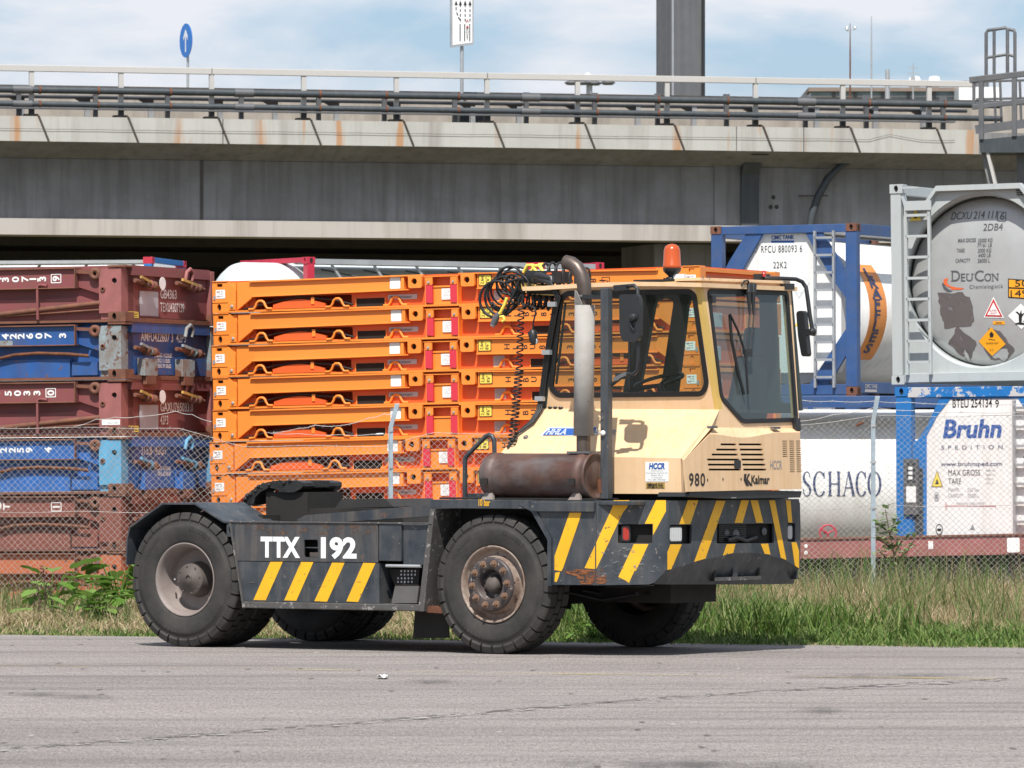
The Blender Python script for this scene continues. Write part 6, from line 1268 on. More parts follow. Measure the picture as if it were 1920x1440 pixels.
for x, y in ((760, 70), (1515, 80)): q = hb(zh(x, y)); g.box(q.x-.035, q.x+.004, q.y-.05, q.y+.05, q.z-.008, q.z+.010, M['steelgrey'])
g.build('hinge', truck)
# lettering on the cab
g = MB()
def hf(s_, x0, y, x1, h, m, bold=0, slant=0, space=1):
    vs, fs = text_tris(s_, bold, space); o = hd((x0, y)); e = hd((x1, y)); zt_ = hd((x0, y-h))[1]; a = min(p.x for p in vs); b = max(p.x for p in vs); k = (zt_-o[1])/.69; sx = (e[0]-o[0])/(b-a)
    g.add([(HX+.003, o[0]+(p.x-a)*sx+p.y*k*slant, o[1]+p.y*k+(e[1]-o[1])*(p.x-a)/(b-a)) for p in vs], fs, m)
hf('980', 458, 772, 650, 148, M['ink'], .015, 0, 1.15); g.build('unit_number', truck); g = MB()
hf('Kalmar', 1205, 748, 1424, 98, M['ink'], .03)
for dx in (0, 48):
    pts = [(1120+dx, 632), (1148+dx, 630), (1138+dx, 690), (1178+dx, 772), (1146+dx, 776), (1114+dx, 706)]
    if dx: pts = [(1168, 630), (1190, 628), (1160, 690), (1222, 772), (1190, 774), (1142, 692)]
    q = [hd(p) for p in pts]; g.plate(ccw(q), [], (HX+.003, 0, 0), (0, 1, 0), SZ, .001, M['ink'])
g.build('maker_mark', truck); g = MB()
hf('HCCR', 1432, 572, 1572, 102, M['greyink'], .005)
g.build('company_mark', truck); g = MB()
for x, y in ((680, 703), (866, 695), (1083, 695)): q = hd((x, y)); g.plate(circ(q[0], q[1], .008, .012, 8), [], (HX+.003, 0, 0), (0, 1, 0), SZ, .001, M['ink'])
g.build('screw_hole', truck)
g = MB(); VB = .45; pk = lambda p: sd(p, VB); q = [pk(z5(*p)) for p in ((277, 1245), (410, 1243), (410, 1357), (277, 1357))]; g.plate(ccw(q), [], (0, VB-.003, 0), SX, SZ, .001, M['sticker'])
a, b = pk(z5(298, 1284)), pk(z5(390, 1252)); fit('HCCR', a[0], b[0], a[1], b[1]-a[1], VB-.005, M['blue'], .05, g, .15)
for k, s_ in enumerate(('Hamburger Container und', 'Chassis Reparatur Gesellschaft mbH', 'Vollhoefner Weg 10', '21129 Hamburg', 'Tel. 040 740 030')):
    y = 1298+k*13; w = (70, 125, 72, 62, 100)[k]; a, b = pk(z5(343-w/2, y)), pk(z5(343+w/2, y)); fit(s_, a[0], b[0], a[1], .012, VB-.005, M['greyink'], 0, g)
q = [pk(z5(*p)) for p in ((280, 1365), (388, 1363), (388, 1397), (280, 1397))]; g.plate(ccw(q), [], (0, VB-.003, 0), SX, SZ, .001, mat('worn_brass_label', (.42, .28, .07), .6, chips=(.05, .04, .03), ca=.08, cs=30))
for k, s_ in enumerate(('Gebrauch K.G.', 'LOADER 60-107/61')): a, b = pk(z5(288, 1379+k*14)), pk(z5(380, 1379+k*14)); fit(s_, a[0], b[0], a[1], .022, VB-.005, M['ink'], .03, g)
g.build('door_sticker', truck)
# flare decals
FLN = (fl1-R_b).cross(fl0-R_b).normalized(); FLN = FLN if FLN.y < 0 else -FLN
fl = lambda px, py, off=.004: K.on(px, py, R_b, FLN)+FLN*off
g = MB(); Zm = lambda x, y: zm(x, y)
g.poly([fl(*zm(x, y)) for x, y in ((945, 124), (1000, 110), (1395, 118), (1650, 100), (1655, 10), (1050, 12))], M['sticker']); g.poly([fl(*zm(x, y), .006) for x, y in ((975, 112), (1395, 112), (1400, 25), (1062, 25))], M['blue']); g.poly([fl(*zm(x, y), .006) for x, y in ((1590, 80), (1625, 82), (1650, 12), (1612, 14))], M['blue'])
def flt(s_, x0, x1, y0, y1, m, bold, slant, off=.008):
    vs, fs = text_tris(s_, bold, 1); a = min(p.x for p in vs); b = max(p.x for p in vs)
    g.add([fl(*zm(x0+(x1-x0)*(p.x-a)/(b-a)+(y0-y1)*slant*p.y/.69, y0+(y1-y0)*p.y/.69), off) for p in vs], fs, m)
flt('HHLA', 1018, 1265, 102, 40, M['sticker'], .03, .6); flt('HHLA', 1024, 1262, 98, 45, M['blue'], -.02, .6, .009)
flt('HAFER', 1600, 1880, 106, 48, M['greyink'], .03, .5)
g.build('side_decal', truck)
g = MB()
for x, y in ((770, 135),): p = fl(*zm(x, y)); g.lathe([(0, .022), (.008, .02), (.01, .008)], p, FLN, M['steelgrey'], 12)
for x, y in ((640, 1122), (676, 1122), (712, 1125)): p = c3((860+x/3.692, 460+y/3.692)) if y < 1000 else fl(860+x/3.692, 460+y/3.692); g.lathe([(0, .026), (.01, .024), (.012, .01)], p, FLN, M['black'], 12)
g.build('grommet', truck)
# interior
g = MB(); M['seatf'] = mat('dark_seat_fabric', (.028, .036, .038), .8, var=.15)
sv0, sv1 = 1.66, 2.12
g.hexa([(4.05, sv0, 1.88), (4.50, sv0, 1.86), (4.50, sv0, 2.02), (4.05, sv0, 2.02)], [(4.05, sv1, 1.88), (4.50, sv1, 1.86), (4.50, sv1, 2.02), (4.05, sv1, 2.02)], M['seatf'])
g.hexa([(4.44, sv0-.02, 1.95), (4.58, sv0-.02, 1.95), (4.62, sv0+.05, 2.48), (4.52, sv0+.05, 2.48)], [(4.44, sv1+.02, 1.95), (4.58, sv1+.02, 1.95), (4.62, sv1-.05, 2.48), (4.52, sv1-.05, 2.48)], M['seatf'])
g.hexa([(4.54, sv0+.09, 2.48), (4.62, sv0+.09, 2.48), (4.62, sv0+.13, 2.72), (4.55, sv0+.13, 2.72)], [(4.54, sv1-.09, 2.48), (4.62, sv1-.09, 2.48), (4.62, sv1-.13, 2.72), (4.55, sv1-.13, 2.72)], M['seatf'])
g.build('driver_seat', truck, .03, 3)
g = MB(); c = V((3.86, 1.55, 2.27)); ax = V((-.30, 0, 1)).normalized(); a = V((0, 1, 0)); b = ax.cross(a); ring = [c+(a*math.cos(t)+b*math.sin(t))*.21 for t in [2*math.pi*k/28 for k in range(28)]]
g.tube(ring, .016, M['blackp'], 8, closed=True)
for t in (0, 2.1, 4.2): g.tube([c-ax*.03, c+(a*math.cos(t)+b*math.sin(t))*.21], .012, M['blackp'], 6)
g.tube([c-ax*.03, c-ax*.5], .03, M['blackp'], 8); g.build('steering_wheel', truck)
g = MB(); g.grid(lambda s_, t_: V((3.42+.42*s_, .98+1.1*t_, 2.04+.14*math.sin(math.pi*min(1, s_*1.2))*math.sin(math.pi*t_)**.4)), 8, 12, mat('teal_grey_dashboard', (.045, .085, .078), .5)); g.build('dashboard', truck)
# ---- exhaust
ex = (K.y(1097, 700, .25).x, .25)
g = MB(); mo = V((3.035, .22, 1.475)); rr = .19
g.lathe([(0, 0), (.0, .13), (.015, .165), (.05, .183), (.07, .186), (.075, .193), (.13, .193), (.135, .187), (.16, .187), (.94, .187), (.945, .193), (1.0, .193), (1.005, .187), (1.04, .187), (1.055, .195), (1.075, .195), (1.08, .18), (1.06, .165), (1.06, .10), (1.065, .09), (1.065, 0)], mo, (1, 0, 0), M['muff'], 48); g.build('muffler', truck)
g = MB()
for u in (.10, .97): 
    a = R(200); g.box(mo.x+u-.035, mo.x+u+.03, mo.y-.215, mo.y-.19, mo.z-.07, mo.z-.02, M['under']); g.hexa([(mo.x+u-.06, .05, 1.28), (mo.x+u+.06, .05, 1.28), (mo.x+u+.02, .10, 1.36), (mo.x+u-.02, .10, 1.36)], [(mo.x+u-.06, .08, 1.28), (mo.x+u+.06, .08, 1.28), (mo.x+u+.02, .13, 1.36), (mo.x+u-.02, .13, 1.36)], M['rim'])
g.box(2.62, 4.2, .10, .42, 1.279, 1.295, M['under']); a, b = sd(zm(105, 890), .5), sd(zm(330, 830), .5); g.box(a[0], b[0], .4, .6, a[1], b[1], dm); g.build('muffler_bracket', truck)
pk2 = lambda px, py, v=.25: K.y(px, py, v)
g = MB(); pts = [pk2(1094, 862), pk2(1094, 800), pk2(1095, 700), pk2(1096, 575), pk2(1096.5, 552), pk2(1095, 533), pk2(1090, 515), pk2(1082, 502), pk2(1071, 494), pk2(1060, 491.5)]
g.tube(pts, [.058]*4+[.060]*6, M['pipe'], 20, caps=False); g.tube(pts[-2:], [.052, .052], M['holeshade'], 14, caps=True) if 0 else None
p = pts[-1]; dr = (pts[-1]-pts[-2]).normalized(); g.lathe([(0, .060), (.004, .055), (-.06, .05), (-.06, 0)], p, dr, M['holeshade'], 20); g.build('exhaust_pipe', truck)
g = MB(); a, b = pk2(1094, 817), pk2(1096.5, 572); g.lathe([(0, .079), (.0, .083), ((b-a).length, .083), ((b-a).length, .079)], a, b-a, M['shield'], 32)
d_ = (b-a).normalized(); g.hexa([b+V((-.083, -.03, 0)), b+V((.03, -.083, 0)), b+V((-.02, -.09, .11)), b+V((-.075, -.04, .12))], [b+V((-.075, -.022, 0)), b+V((.03, -.075, 0)), b+V((-.02, -.08, .11)), b+V((-.07, -.03, .12))], M['shield']); g.build('heat_shield', truck)
g = MB(); a = pk2(1094, 822); g.lathe([(0, .088), (.012, .088), (.012, .06)], pk2(1094, 850), (0, 0, 1), M['under'], 24); a = pk2(1094, 848); g.box(a.x-.1, a.x+.13, .15, .33, a.z-.01, a.z+.008, M['steelgrey'])
q = pk2(1100, 556); g.lathe([(-.012, .064), (-.012, .07), (.012, .07), (.012, .064)], pk2(1096, 556), (0, 0, 1), M['steelgrey'], 20); g.bar(q+V((0, -.05, 0)), pk2(1130, 558, .2), .035, .03, M['blackp']); g.bar(pk2(1100, 552, .32), pk2(1130, 551, .3), .035, .05, M['blackp']); g.build('pipe_clamp', truck)
# ---- mirror post and mirrors
ps = .19; g = MB(); a, b = K.y(1137, 936, ps), K.y(1137, 540, ps); g.bar(a, b, .075, .075, dm, (0, 1, 0))
for y in (1148, 1210, 1270): q = K.y(*z4(1013, y), ps); g.lathe([(0, .008), (.003, 0)], q+V((0, -.038, 0)), (0, -1, 0), M['holeshade'], 8, False)
q = K.y(*z4(1022, 1300), ps); g.lathe([(-.02, 0), (-.015, .018), (0, .024), (.015, .018), (.02, 0)], q+V((0, -.05, 0)), (0, -1, 0), M['white'], 14); a = K.y(1124, 925, ps-.04); g.tube([a, a+V((0, 0, .12))], .02, M['rust'], 8); g.build('mirror_post', truck, .008)
g = MB(); mv = .16; m4 = lambda x, y, v=mv: K.y(*z4(x, y), v)
g.tube([m4(1080, 300, .19), m4(1130, 285), m4(1215, 278), m4(1238, 300), m4(1243, 500), m4(1244, 780), m4(1238, 860), m4(1215, 890), m4(1150, 895), m4(1060, 965, .19)], .016, M['blackp'], 10)
g.bar(m4(1082, 296), m4(1170, 290), .05, .045, M['blackp']); g.bar(m4(1085, 930), m4(1165, 890), .06, .03, M['steelgrey']); g.bar(m4(1092, 905), m4(1160, 905), .04, .05, M['blackp']); g.build('mirror_arm', truck)
g = MB(); q = [sd(z4(*p), mv) for p in ((1133, 340), (1265, 340), (1278, 400), (1275, 640), (1250, 668), (1160, 668), (1137, 610))]
g.plate(ccw(rpoly(q, .03, 4)), [], (0, mv-.05, 0), SX, SZ, .05, M['blackp']); p = m4(1238, 500); g.lathe([(0, .035), (.04, .03), (.05, 0)], (p.x, mv-.05, p.z), (0, -1, 0), M['blackp'], 14); g.tube([m4(1185, 500, .10), m4(1190, 560, .09), m4(1215, 590, .10)], .008, M['blackp'], 6); g.build('mirror', truck, .012, 3)
# front far mirror
fm = lambda x, y, v=2.30: K.y(*zw(x, y), v)
g = MB(); g.tube([fm(650, 175, 1.9), fm(800, 180, 2.0), fm(900, 184, 2.2), fm(950, 205), fm(980, 250), fm(992, 330), fm(1010, 470), fm(1028, 575), fm(1028, 610)], .018, M['blackp'], 10); a = fm(620, 172, 1.9); g.box(a.x-.03, a.x+.03, a.y-.07, a.y+.1, a.z-.03, a.z+.03, M['blackp']); a = fm(645, 146, 1.9); g.lathe([(-.02, .02), (.03, .018), (.03, 0)], a, (0, 0, 1), M['redlens'], 10); g.bar(fm(975, 600), fm(1045, 612), .05, .05, M['blackp']); g.lathe([(-.03, 0), (-.02, .03), (.02, .03), (.03, 0)], fm(1030, 600), (0, 1, 0), M['blackp'], 10); g.build('mirror_arm', truck)
g = MB(); q = [fm(915, 440), fm(975, 432), fm(1008, 780), fm(1000, 798), fm(958, 798), fm(930, 640)]; g.plate(ccw(rpoly([(p.x, p.z) for p in q], .03, 4)), [], (0, 2.27, 0), SX, SZ, .06, M['blackp']); g.build('mirror', truck, .012, 3)
# ---- beacon
g = MB(); bv = 1.0; bz_ = lambda px, py: K.y(px, py, bv); c = bz_(1260, 500)
g.lathe([(0, .055), (.0, .076), (.03, .078), (.035, .074), (.16, .068), (.19, .055), (.205, .03), (.21, 0)], c+V((0, 0, -.02)), (0, 0, 1), M['amber'], 28); bc = g.build('beacon', truck)
g = MB(); g.lathe([(0, .03), (.02, .032), (.045, .06), (.06, .074), (.085, .078)], bz_(1260, 505)+V((0, 0, -.075)), (0, 0, 1), M['blackp'], 24); g.tube([bz_(1260, 545), bz_(1260, 510)], .018, M['metal'], 10); g.lathe([(-.015, .028), (.015, .028)], bz_(1260, 522), (0, 0, 1), M['blackp'], 12)
a = bz_(1262, 527); g.lathe([(0, 0), (0, .05), (.02, .04), (.02, 0)], bz_(1258, 524), (0, 0, 1), M['blackp'], 14); g.box(a.x-.25, a.x+.28, bv-.22, bv+.1, 3.088, 3.102, M['blackp']); g.tube([bz_(1245, 522), bz_(1250, 530), bz_(1262, 533)], .01, M['blackp'], 6); q = bz_(1273, 523); g.box(q.x-.05, q.x+.06, bv-.02, bv+.02, q.z-.03, q.z+.04, M['sticker']); g.build('beacon_stand', truck)
# ---- wipers
g = MB(); w3 = lambda x, y, off=.05: f3(zw(x, y), off)
for dx in (0, 34):
    g.tube([w3(490+dx, 225), w3(485+dx, 300)], .026, M['blackp'], 8); g.tube([w3(485+dx, 300), w3(492+dx*.9, 470)], [.022, .008], M['blackp'], 8); g.tube([w3(492+dx, 470), w3(465+dx, 750)], .006, M['blackp'], 6)
g.box(0, 0, 0, 0, 0, 0, M['blackp']) if 0 else None
a, b = w3(450, 760), w3(500, 755); g.bar(a, b, .025, .03, M['blackp']); a, b = w3(458, 795), w3(505, 785); g.bar(a, b, .02, .03, M['blackp'])
g.tube([w3(335, 465), w3(400, 600), w3(440, 720), w3(462, 830), w3(480, 1100)], .010, M['black'], 6); g.tube([w3(345, 470, .035), w3(372, 660, .02), w3(420, 900, .02), w3(470, 1100, .02)], .013, M['black'], 6); g.tube([w3(425, 240), w3(440, 205, .06), w3(470, 200, .06), w3(490, 230)], .008, M['black'], 6); g.build('wiper', truck)
g = MB(); q = w3(228, 345, .015); g.bar(q-FPV*.03, q+FPV*.03, .05, .03, M['blackp'], FPN); q = w3(815, 245, .03); g.bar(q-FPU*.08, q+FPU*.06, .05, .05, M['blackp']); q = w3(888, 1338, .02); g.bar(q-FPV*.05, q+FPV*.05, .07, .04, M['blackp'], FPN); g.build('screen_clip', truck)
# ---- handrail
g = MB(); g.tube([sd3 for sd3 in [K.y(*zm(x, y), .35) for x, y in ((12, 930), (12, 420), (20, 385), (50, 345), (270, 118), (310, 100), (350, 118), (375, 170), (380, 400))]], .020, dm, 10); g.build('handrail', truck)
# ---- roof rear: connector box, coils, hanging cables
zc2 = lambda x, y, v=.80: K.y(920+x/6.855, 470+y/6.855, v)
g = MB(); q = [zc2(390, 412), zc2(850, 470), zc2(850, 580), zc2(470, 560), zc2(395, 490)]; g.hexa(q, [p+V((0, 1.2, 0)) for p in q], M['creamshade']); q = [zc2(470, 445, .79), zc2(800, 480, .79), zc2(800, 560, .79), zc2(455, 555, .79)]; g.hexa(q, [p+V((0, .02, 0)) for p in q], M['under']); g.build('roof_bracket', truck)
g = MB(); q = [zc2(428, 300), zc2(470, 255), zc2(790, 258), zc2(790, 410), zc2(428, 412)]; g.hexa(q, [p+V((0, .3, 0)) for p in q], M['blackp']); g.hexa([zc2(490, 320, .78), zc2(560, 325, .78), zc2(560, 400, .78), zc2(520, 402, .78)], [zc2(490, 320), zc2(560, 325), zc2(560, 400), zc2(520, 402)], M['holeshade'])
for pts in (((580, 320), (640, 322), (720, 345), (780, 350), (785, 410)),): g.tube([zc2(*p, .75) for p in pts], .028, M['blackp'], 8)
for x in (735, 760): g.bar(zc2(x, 285, .79), zc2(x+4, 305, .79), .02, .02, M['orangeshade'])
for x, y in ((500, 232), (590, 240)): q = zc2(x, y, .85); g.tube([q+V((-.06, 0, -.03)), q+V((-.02, 0, .03)), q+V((.03, 0, .03)), q+V((.07, 0, -.03))], .016, M['ylabel'], 8)
g.bar(zc2(480, 200, 1.0), zc2(680, 195, 1.0), .05, .06, M['tkred']); g.tube([zc2(620, 190, .9), zc2(680, 185, .9)], .02, M['ylabel'], 8); g.build('connector_box', truck)
def coil(c, ax, r, pitch, turns, th, m, g, n=20, drift=None):
    ax = V(ax).normalized(); a = ax.cross(V((.2, .1, 1))).normalized(); b = ax.cross(a); L_ = int(turns*n)
    g.tube([V(c)+ax*pitch*i/n+(a*math.cos(2*math.pi*i/n)+b*math.sin(2*math.pi*i/n))*r*(1+.12*math.sin(i*.37))+(V(drift)*(i/L_)**2 if drift else V()) for i in range(L_+1)], th, m, 6)
g = MB(); coil(zc2(640, 310, .95), (1, .1, -.08), .105, .065, 7, .011, M['black'], g, drift=(0, 0, -.02)); g.build('air_hose_coil', truck)
g = MB(); zk = lambda x, y, v=.7: K.y(860+x/7.2, 500+y/7.2, v); qk = random.Random(3)
coil(zk(470, 420, .72), (-.15, .95, .12), .150, .075, 3.4, .012, M['black'], g); coil(zk(600, 330, .8), (-.25, .85, .4), .125, .07, 3.2, .010, M['black'], g, drift=(.12, 0, .0)); coil(zk(700, 260, .75), (.3, .9, .3), .10, .045, 3.2, .010, M['black'], g, drift=(.1, 0, -.08)); coil(zk(660, 170, .85), (-.2, .9, .1), .115, .05, 1.6, .011, M['black'], g); coil(zk(880, 440, .8), (.8, .5, -.1), .07, .05, 5, .009, M['black'], g)
coil(zk(960, 480, .8), (.9, .3, .0), .06, .05, 4, .009, M['black'], g)
for pts in (((630, 215), (720, 190), (800, 170), (880, 165)), ((800, 200), (780, 300), (730, 400), (705, 450), (740, 490)), ((850, 380), (810, 450), (815, 520)), ((880, 380), (850, 480), (900, 560), (920, 520))): g.tube([zk(*p, .72) for p in pts], .013, M['black'], 6)
g.build('cable_tangle', truck)
g = MB(); g.tube([zk(650, 420), zk(625, 500), zk(575, 600), zk(545, 640)], .014, M['ylabel'], 8); g.tube([zk(545, 630), zk(500, 700), zk(470, 775)], [.02, .03, .028], M['steelgrey'], 10); g.tube([zk(470, 775), zk(455, 800)], .02, M['metal'], 10); g.tube([zk(560, 680), zk(600, 670), zk(625, 720), zk(590, 740)], .012, M['ylabel'], 6)
g.tube([zk(960, 530), zk(1030, 560), zk(1040, 620), zk(1010, 740), zk(1000, 850)], .007, M['black'], 6); g.tube([zk(1000, 850), zk(1000, 880), zk(1010, 1000), zk(1025, 1050)], [.02, .036, .036, .02], M['blackp'], 10); g.bar(zk(950, 880), zk(985, 1010), .02, .02, M['blackp']); g.tube([zk(1040, 970), zk(1058, 1000), zk(1050, 1040)], .010, M['metal'], 6); g.build('hanging_plug', truck)
g = MB(); pts = []; a, b, c = zk(845, 540), zk(815, 1440), K.y(960, 835, .55); n = 520
for i in range(n+1):
    t = i/n; p = a.lerp(b, min(1, t*1.6)) if t < .625 else b.lerp(c, (t-.625)/.375); tt = t*20 if t < .6 else 12+(t-.6)*48; r_ = .026 if t < .6 else .034
    pts.append(p+V((r_*math.cos(tt*2*math.pi), r_*math.sin(tt*2*math.pi), 0)))
g.tube(pts, .0065, M['black'], 5); g.build('spiral_cable', truck)
g = MB()
for k in range(3):
    o = k*.018; g.tube([zc2(600, 360, .74)+V((o, 0, 0)), zc2(720, 410, .73)+V((o, 0, 0)), zc2(800, 500, .73)+V((o, 0, 0)), zc2(845, 600, .74)+V((o, 0, 0)), c3((1042, 575), .03)+V((o, 0, 0)), c3((1027, 660), .03)+V((o, 0, 0)), c3((1016, 745), .03)+V((o, 0, 0)), fl(1010, 775, .03)+V((o, 0, 0)), fl(996, 797, .03)+V((o*.8, 0, 0)), fl(972, 818, .03), fl(953, 842, .02)], .012, M['black'], 7)
for px, py in ((1040, 569), (1029, 659), (1016, 746)): q = c3((px, py), .045); g.box(q.x-.03, q.x+.05, q.y-.02, q.y+.02, q.z-.02, q.z+.02, M['metal'])
g.build('cable_loom', truck)
# ================================================================== WIRE FENCE
M['wire'] = mat('galvanised_wire', (.44, .42, .40), .5, .35, var=.25, vs=6, chips=RUST, ca=.02, cs=6)
M['postg'] = mat('blue_grey_fence_post', (.36, .44, .50), .5, .2, var=.15, vs=7, dirt=(.28, .27, .26), da=.3, ds=9)
DF = 65.0
def fx(px, py=1000, d=DF): return P(px, py, d)
def fence(name, lab, xa, xb, zt_fn, zb, yoff, posts, depth_fn=None):
    fn = thing(name, lab, 'fence', None, 'wire mesh fence panels along the verge', (0, 0, 0))
    g = MB(); cell = .035; n = int((xb-xa)/cell); r_ = .0019
    qn = random.Random(3)
    def pt(i, j, rows):         # lattice point
        x = xa+cell*i; t = j/rows; z = zb+(zt_fn(x)-zb)*t; return (x+.006*math.sin(i*1.7+j), DF+yoff+.05*math.sin(x*1.3)*(1-t)+(.004 if (i+j) % 2 else -.004), z)
    rows = int((zt_fn((xa+xb)/2)-zb)/(cell*.93)); vs = []; fs = []
    for i in range(n):
        for j in range(rows):
            for (i0, j0, i1, j1) in (((i, j, i+1, j+1),) if (i+j) % 2 == 0 else ((i+1, j, i, j+1),)):
                a, b = V(pt(i0, j0, rows)), V(pt(i1, j1, rows)); d_ = (b-a).normalized(); s_ = V((-d_.z, 0, d_.x))*r_; t_ = V((0, r_, 0)); k = len(vs)
                vs += [a+s_, a-t_, a-s_, a+t_, b+s_, b-t_, b-s_, b+t_]; fs += [(k, k+1, k+5, k+4), (k+1, k+2, k+6, k+5), (k+2, k+3, k+7, k+6), (k+3, k, k+4, k+7)]
    g.add(vs, fs, M['wire'])
    for i in range(n): 
        if i % 4 == 0: x = xa+cell*i; g.tube([(x, DF+yoff, zt_fn(x)-.01), (x+.02, DF+yoff, zt_fn(x)+.02)], .003, M['wire'], 4)
    g.build('wire_mesh', fn)
    for k, f in enumerate((0, .5)):
        g = MB(); pts = []
        for i in range(41): x = xa+(xb-xa)*i/40; z = zb+(zt_fn(x)-zb)*(1 if f == 0 else f)+.008*math.sin(x*5)+(0 if f else .004); pts.append((x, DF+yoff-.012, z))
        g.tube(pts, .0028, M['wire'], 5); g.build('tension_wire', fn)
    for px, top, bend, bd in posts:
        x = fx(px).x; zt_ = P(px, top, DF).z; zbend = P(px, bend, DF).z; g = MB(); dx = P(px+bd, 0, DF).x-x; y = DF+yoff-.03
        g.box(x-.024, x+.024, y-.02, y+.02, -.05, zbend, M['postg']); g.box(x-.026, x-.014, y-.03, y-.02, -.05, zbend, M['postg'])
        g.hexa([(x-.024, y-.02, zbend), (x+.024, y-.02, zbend), (x+.024, y+.02, zbend), (x-.024, y+.02, zbend)], [(x+dx-.026, y-.02, zt_), (x+dx+.026, y-.02, zt_), (x+dx+.026, y+.02, zt_), (x+dx-.026, y+.02, zt_)], M['postg'])
        for zz in (zbend-.05, zbend-.45, zbend-.95): g.lathe([(-.008, .034), (.008, .034)], (x, y, zz), (0, 0, 1), M['wire'], 8)
        g.build('post', fn, .003)
    return fn
zl = lambda x: P(0, 803, DF).z-.03*math.exp(-((x-fx(560).x)/.5)**2)
f1 = fence('wire_fence', 'diamond wire mesh fence in front of the blue, brown and orange rack stacks', fx(-260).x, fx(1330).x, lambda x: P(0, 803, DF).z-(.20 if x > fx(450).x else .20*max(0, (x-fx(330).x)/(fx(450).x-fx(330).x)))*(1 if x < fx(730).x else max(.30, 1-(x-fx(730).x)/.6)) if x > fx(330).x else P(0, 803, DF).z, .10, 0, [(733, 757, 800, 12), (-240, 757, 800, 12)])
f2 = fence('wire_fence', 'diamond wire mesh fence in front of the long white tank and the blue framed tank', fx(1336).x, fx(2150).x, lambda x: P(0, 798+.0*(x), DF).z+.10*max(0, min(1, (x-fx(1500).x)/(fx(1640).x-fx(1500).x))), .10, 0, [(1637, 743, 790, 8), (2130, 745, 790, 8)])
def strand(name, lab, pts, r=.0035, barbs=True):
    g = MB(); q = [P(x, y, DF-.03) for x, y in pts]; out_ = []
    for a, b in zip(q, q[1:]):
        for k in range(6): out_.append(a.lerp(b, k/6)+V((0, 0, -.012*math.sin(math.pi*k/6))))
    out_.append(q[-1]); g.tube(out_, r, M['wire'], 5)
    if barbs:
        for p in out_[::2]: g.bar(p+V((-.012, 0, -.016)), p+V((.012, 0, .016)), .003, .003, M['wire'])
    return tag(g.build(name), lab, 'wire', 'loose wires on the fence')
strand('loose_wire', 'loose barbed wire sagging from the bent fence post across the orange racks', [(512, 811), (560, 803), (590, 797), (640, 798), (690, 784), (720, 776), (742, 775)])
strand('loose_wire', 'taut thin wire with a tensioner joining the bent post in front of the orange racks', [(500, 811), (560, 813), (640, 815), (700, 814), (730, 813)], .003, False)
strand('loose_wire', 'loose wire looping over the ends of the maroon racks', [(138, 800), (180, 786), (215, 782), (260, 781), (330, 771), (360, 777), (397, 791)], .0035, False)
strand('barbed_strand', 'upper barbed wire strand above the mesh in front of the white and blue tanks', [(1500, 750), (1560, 752), (1640, 752), (1700, 754), (1800, 757), (1930, 757)])
strand('barbed_strand', 'lower barbed wire strand above the mesh near the white tank lettering', [(1500, 790), (1560, 778), (1640, 764), (1720, 770), (1800, 773), (1930, 772)])
g = MB(); g.lathe([(-.05, .006), (-.03, .012), (.03, .012), (.05, .006)], P(712, 814, DF-.03), (1, 0, .05), M['metal'], 8); tag(g.build('wire_tensioner'), 'small galvanised wire tensioner beside the fence post before the orange racks', 'tensioner')
g = MB(); g.lathe([(-.05, .006), (-.03, .014), (.03, .014), (.05, .006)], P(1612, 795, DF-.03), (1, 0, .5), M['rust'], 8); tag(g.build('wire_tensioner'), 'small rusty wire tensioner beside the fence post before the white tank', 'tensioner')
# ================================================================== GRASS AND PLANTS
def leafmat(name, cols, rough=.6, trans=.25):
    m = bpy.data.materials.new(name); m.use_nodes = True; t = m.node_tree; t.nodes.clear()
    o = N(t, 'ShaderNodeOutputMaterial'); b = N(t, 'ShaderNodeBsdfPrincipled'); geo = N(t, 'ShaderNodeNewGeometry')
    c = ramp(t, geo.outputs['Random Per Island'], [((i+.5)/len(cols), c) for i, c in enumerate(cols)])
    t.links.new(c.outputs[0], b.inputs['Base Color']); b.inputs['Roughness'].default_value = rough; b.inputs['Specular IOR Level'].default_value = .3
    tr = N(t, 'ShaderNodeBsdfTranslucent'); t.links.new(c.outputs[0], tr.inputs[0]); x = N(t, 'ShaderNodeMixShader'); x.inputs[0].default_value = trans
    t.links.new(b.outputs[0], x.inputs[1]); t.links.new(tr.outputs[0], x.inputs[2]); t.links.new(x.outputs[0], o.inputs[0]); return m
GREEN = [(.045, .10, .018), (.08, .155, .026), (.115, .20, .036), (.16, .24, .055), (.24, .27, .10)]
M['gshort'] = leafmat('short_green_grass', GREEN)
M['gtall'] = leafmat('tall_grass', [(.05, .115, .02), (.09, .16, .035), (.14, .20, .06), (.20, .22, .09), (.30, .25, .13)])
M['gdry'] = leafmat('dry_straw', [(.33, .245, .14), (.47, .36, .22), (.56, .46, .31), (.38, .29, .155), (.25, .225, .09)])
M['leaf'] = leafmat('broad_green_leaf', [(.10, .20, .03), (.14, .26, .045), (.19, .31, .065)], .45, .3)
M['sapleaf'] = leafmat('sapling_leaf', [(.13, .22, .07), (.20, .28, .11), (.28, .35, .19)], .4, .3)
M['twig'] = mat('brown_twig', (.09, .06, .04), .8)
rs = np.random.RandomState(11)
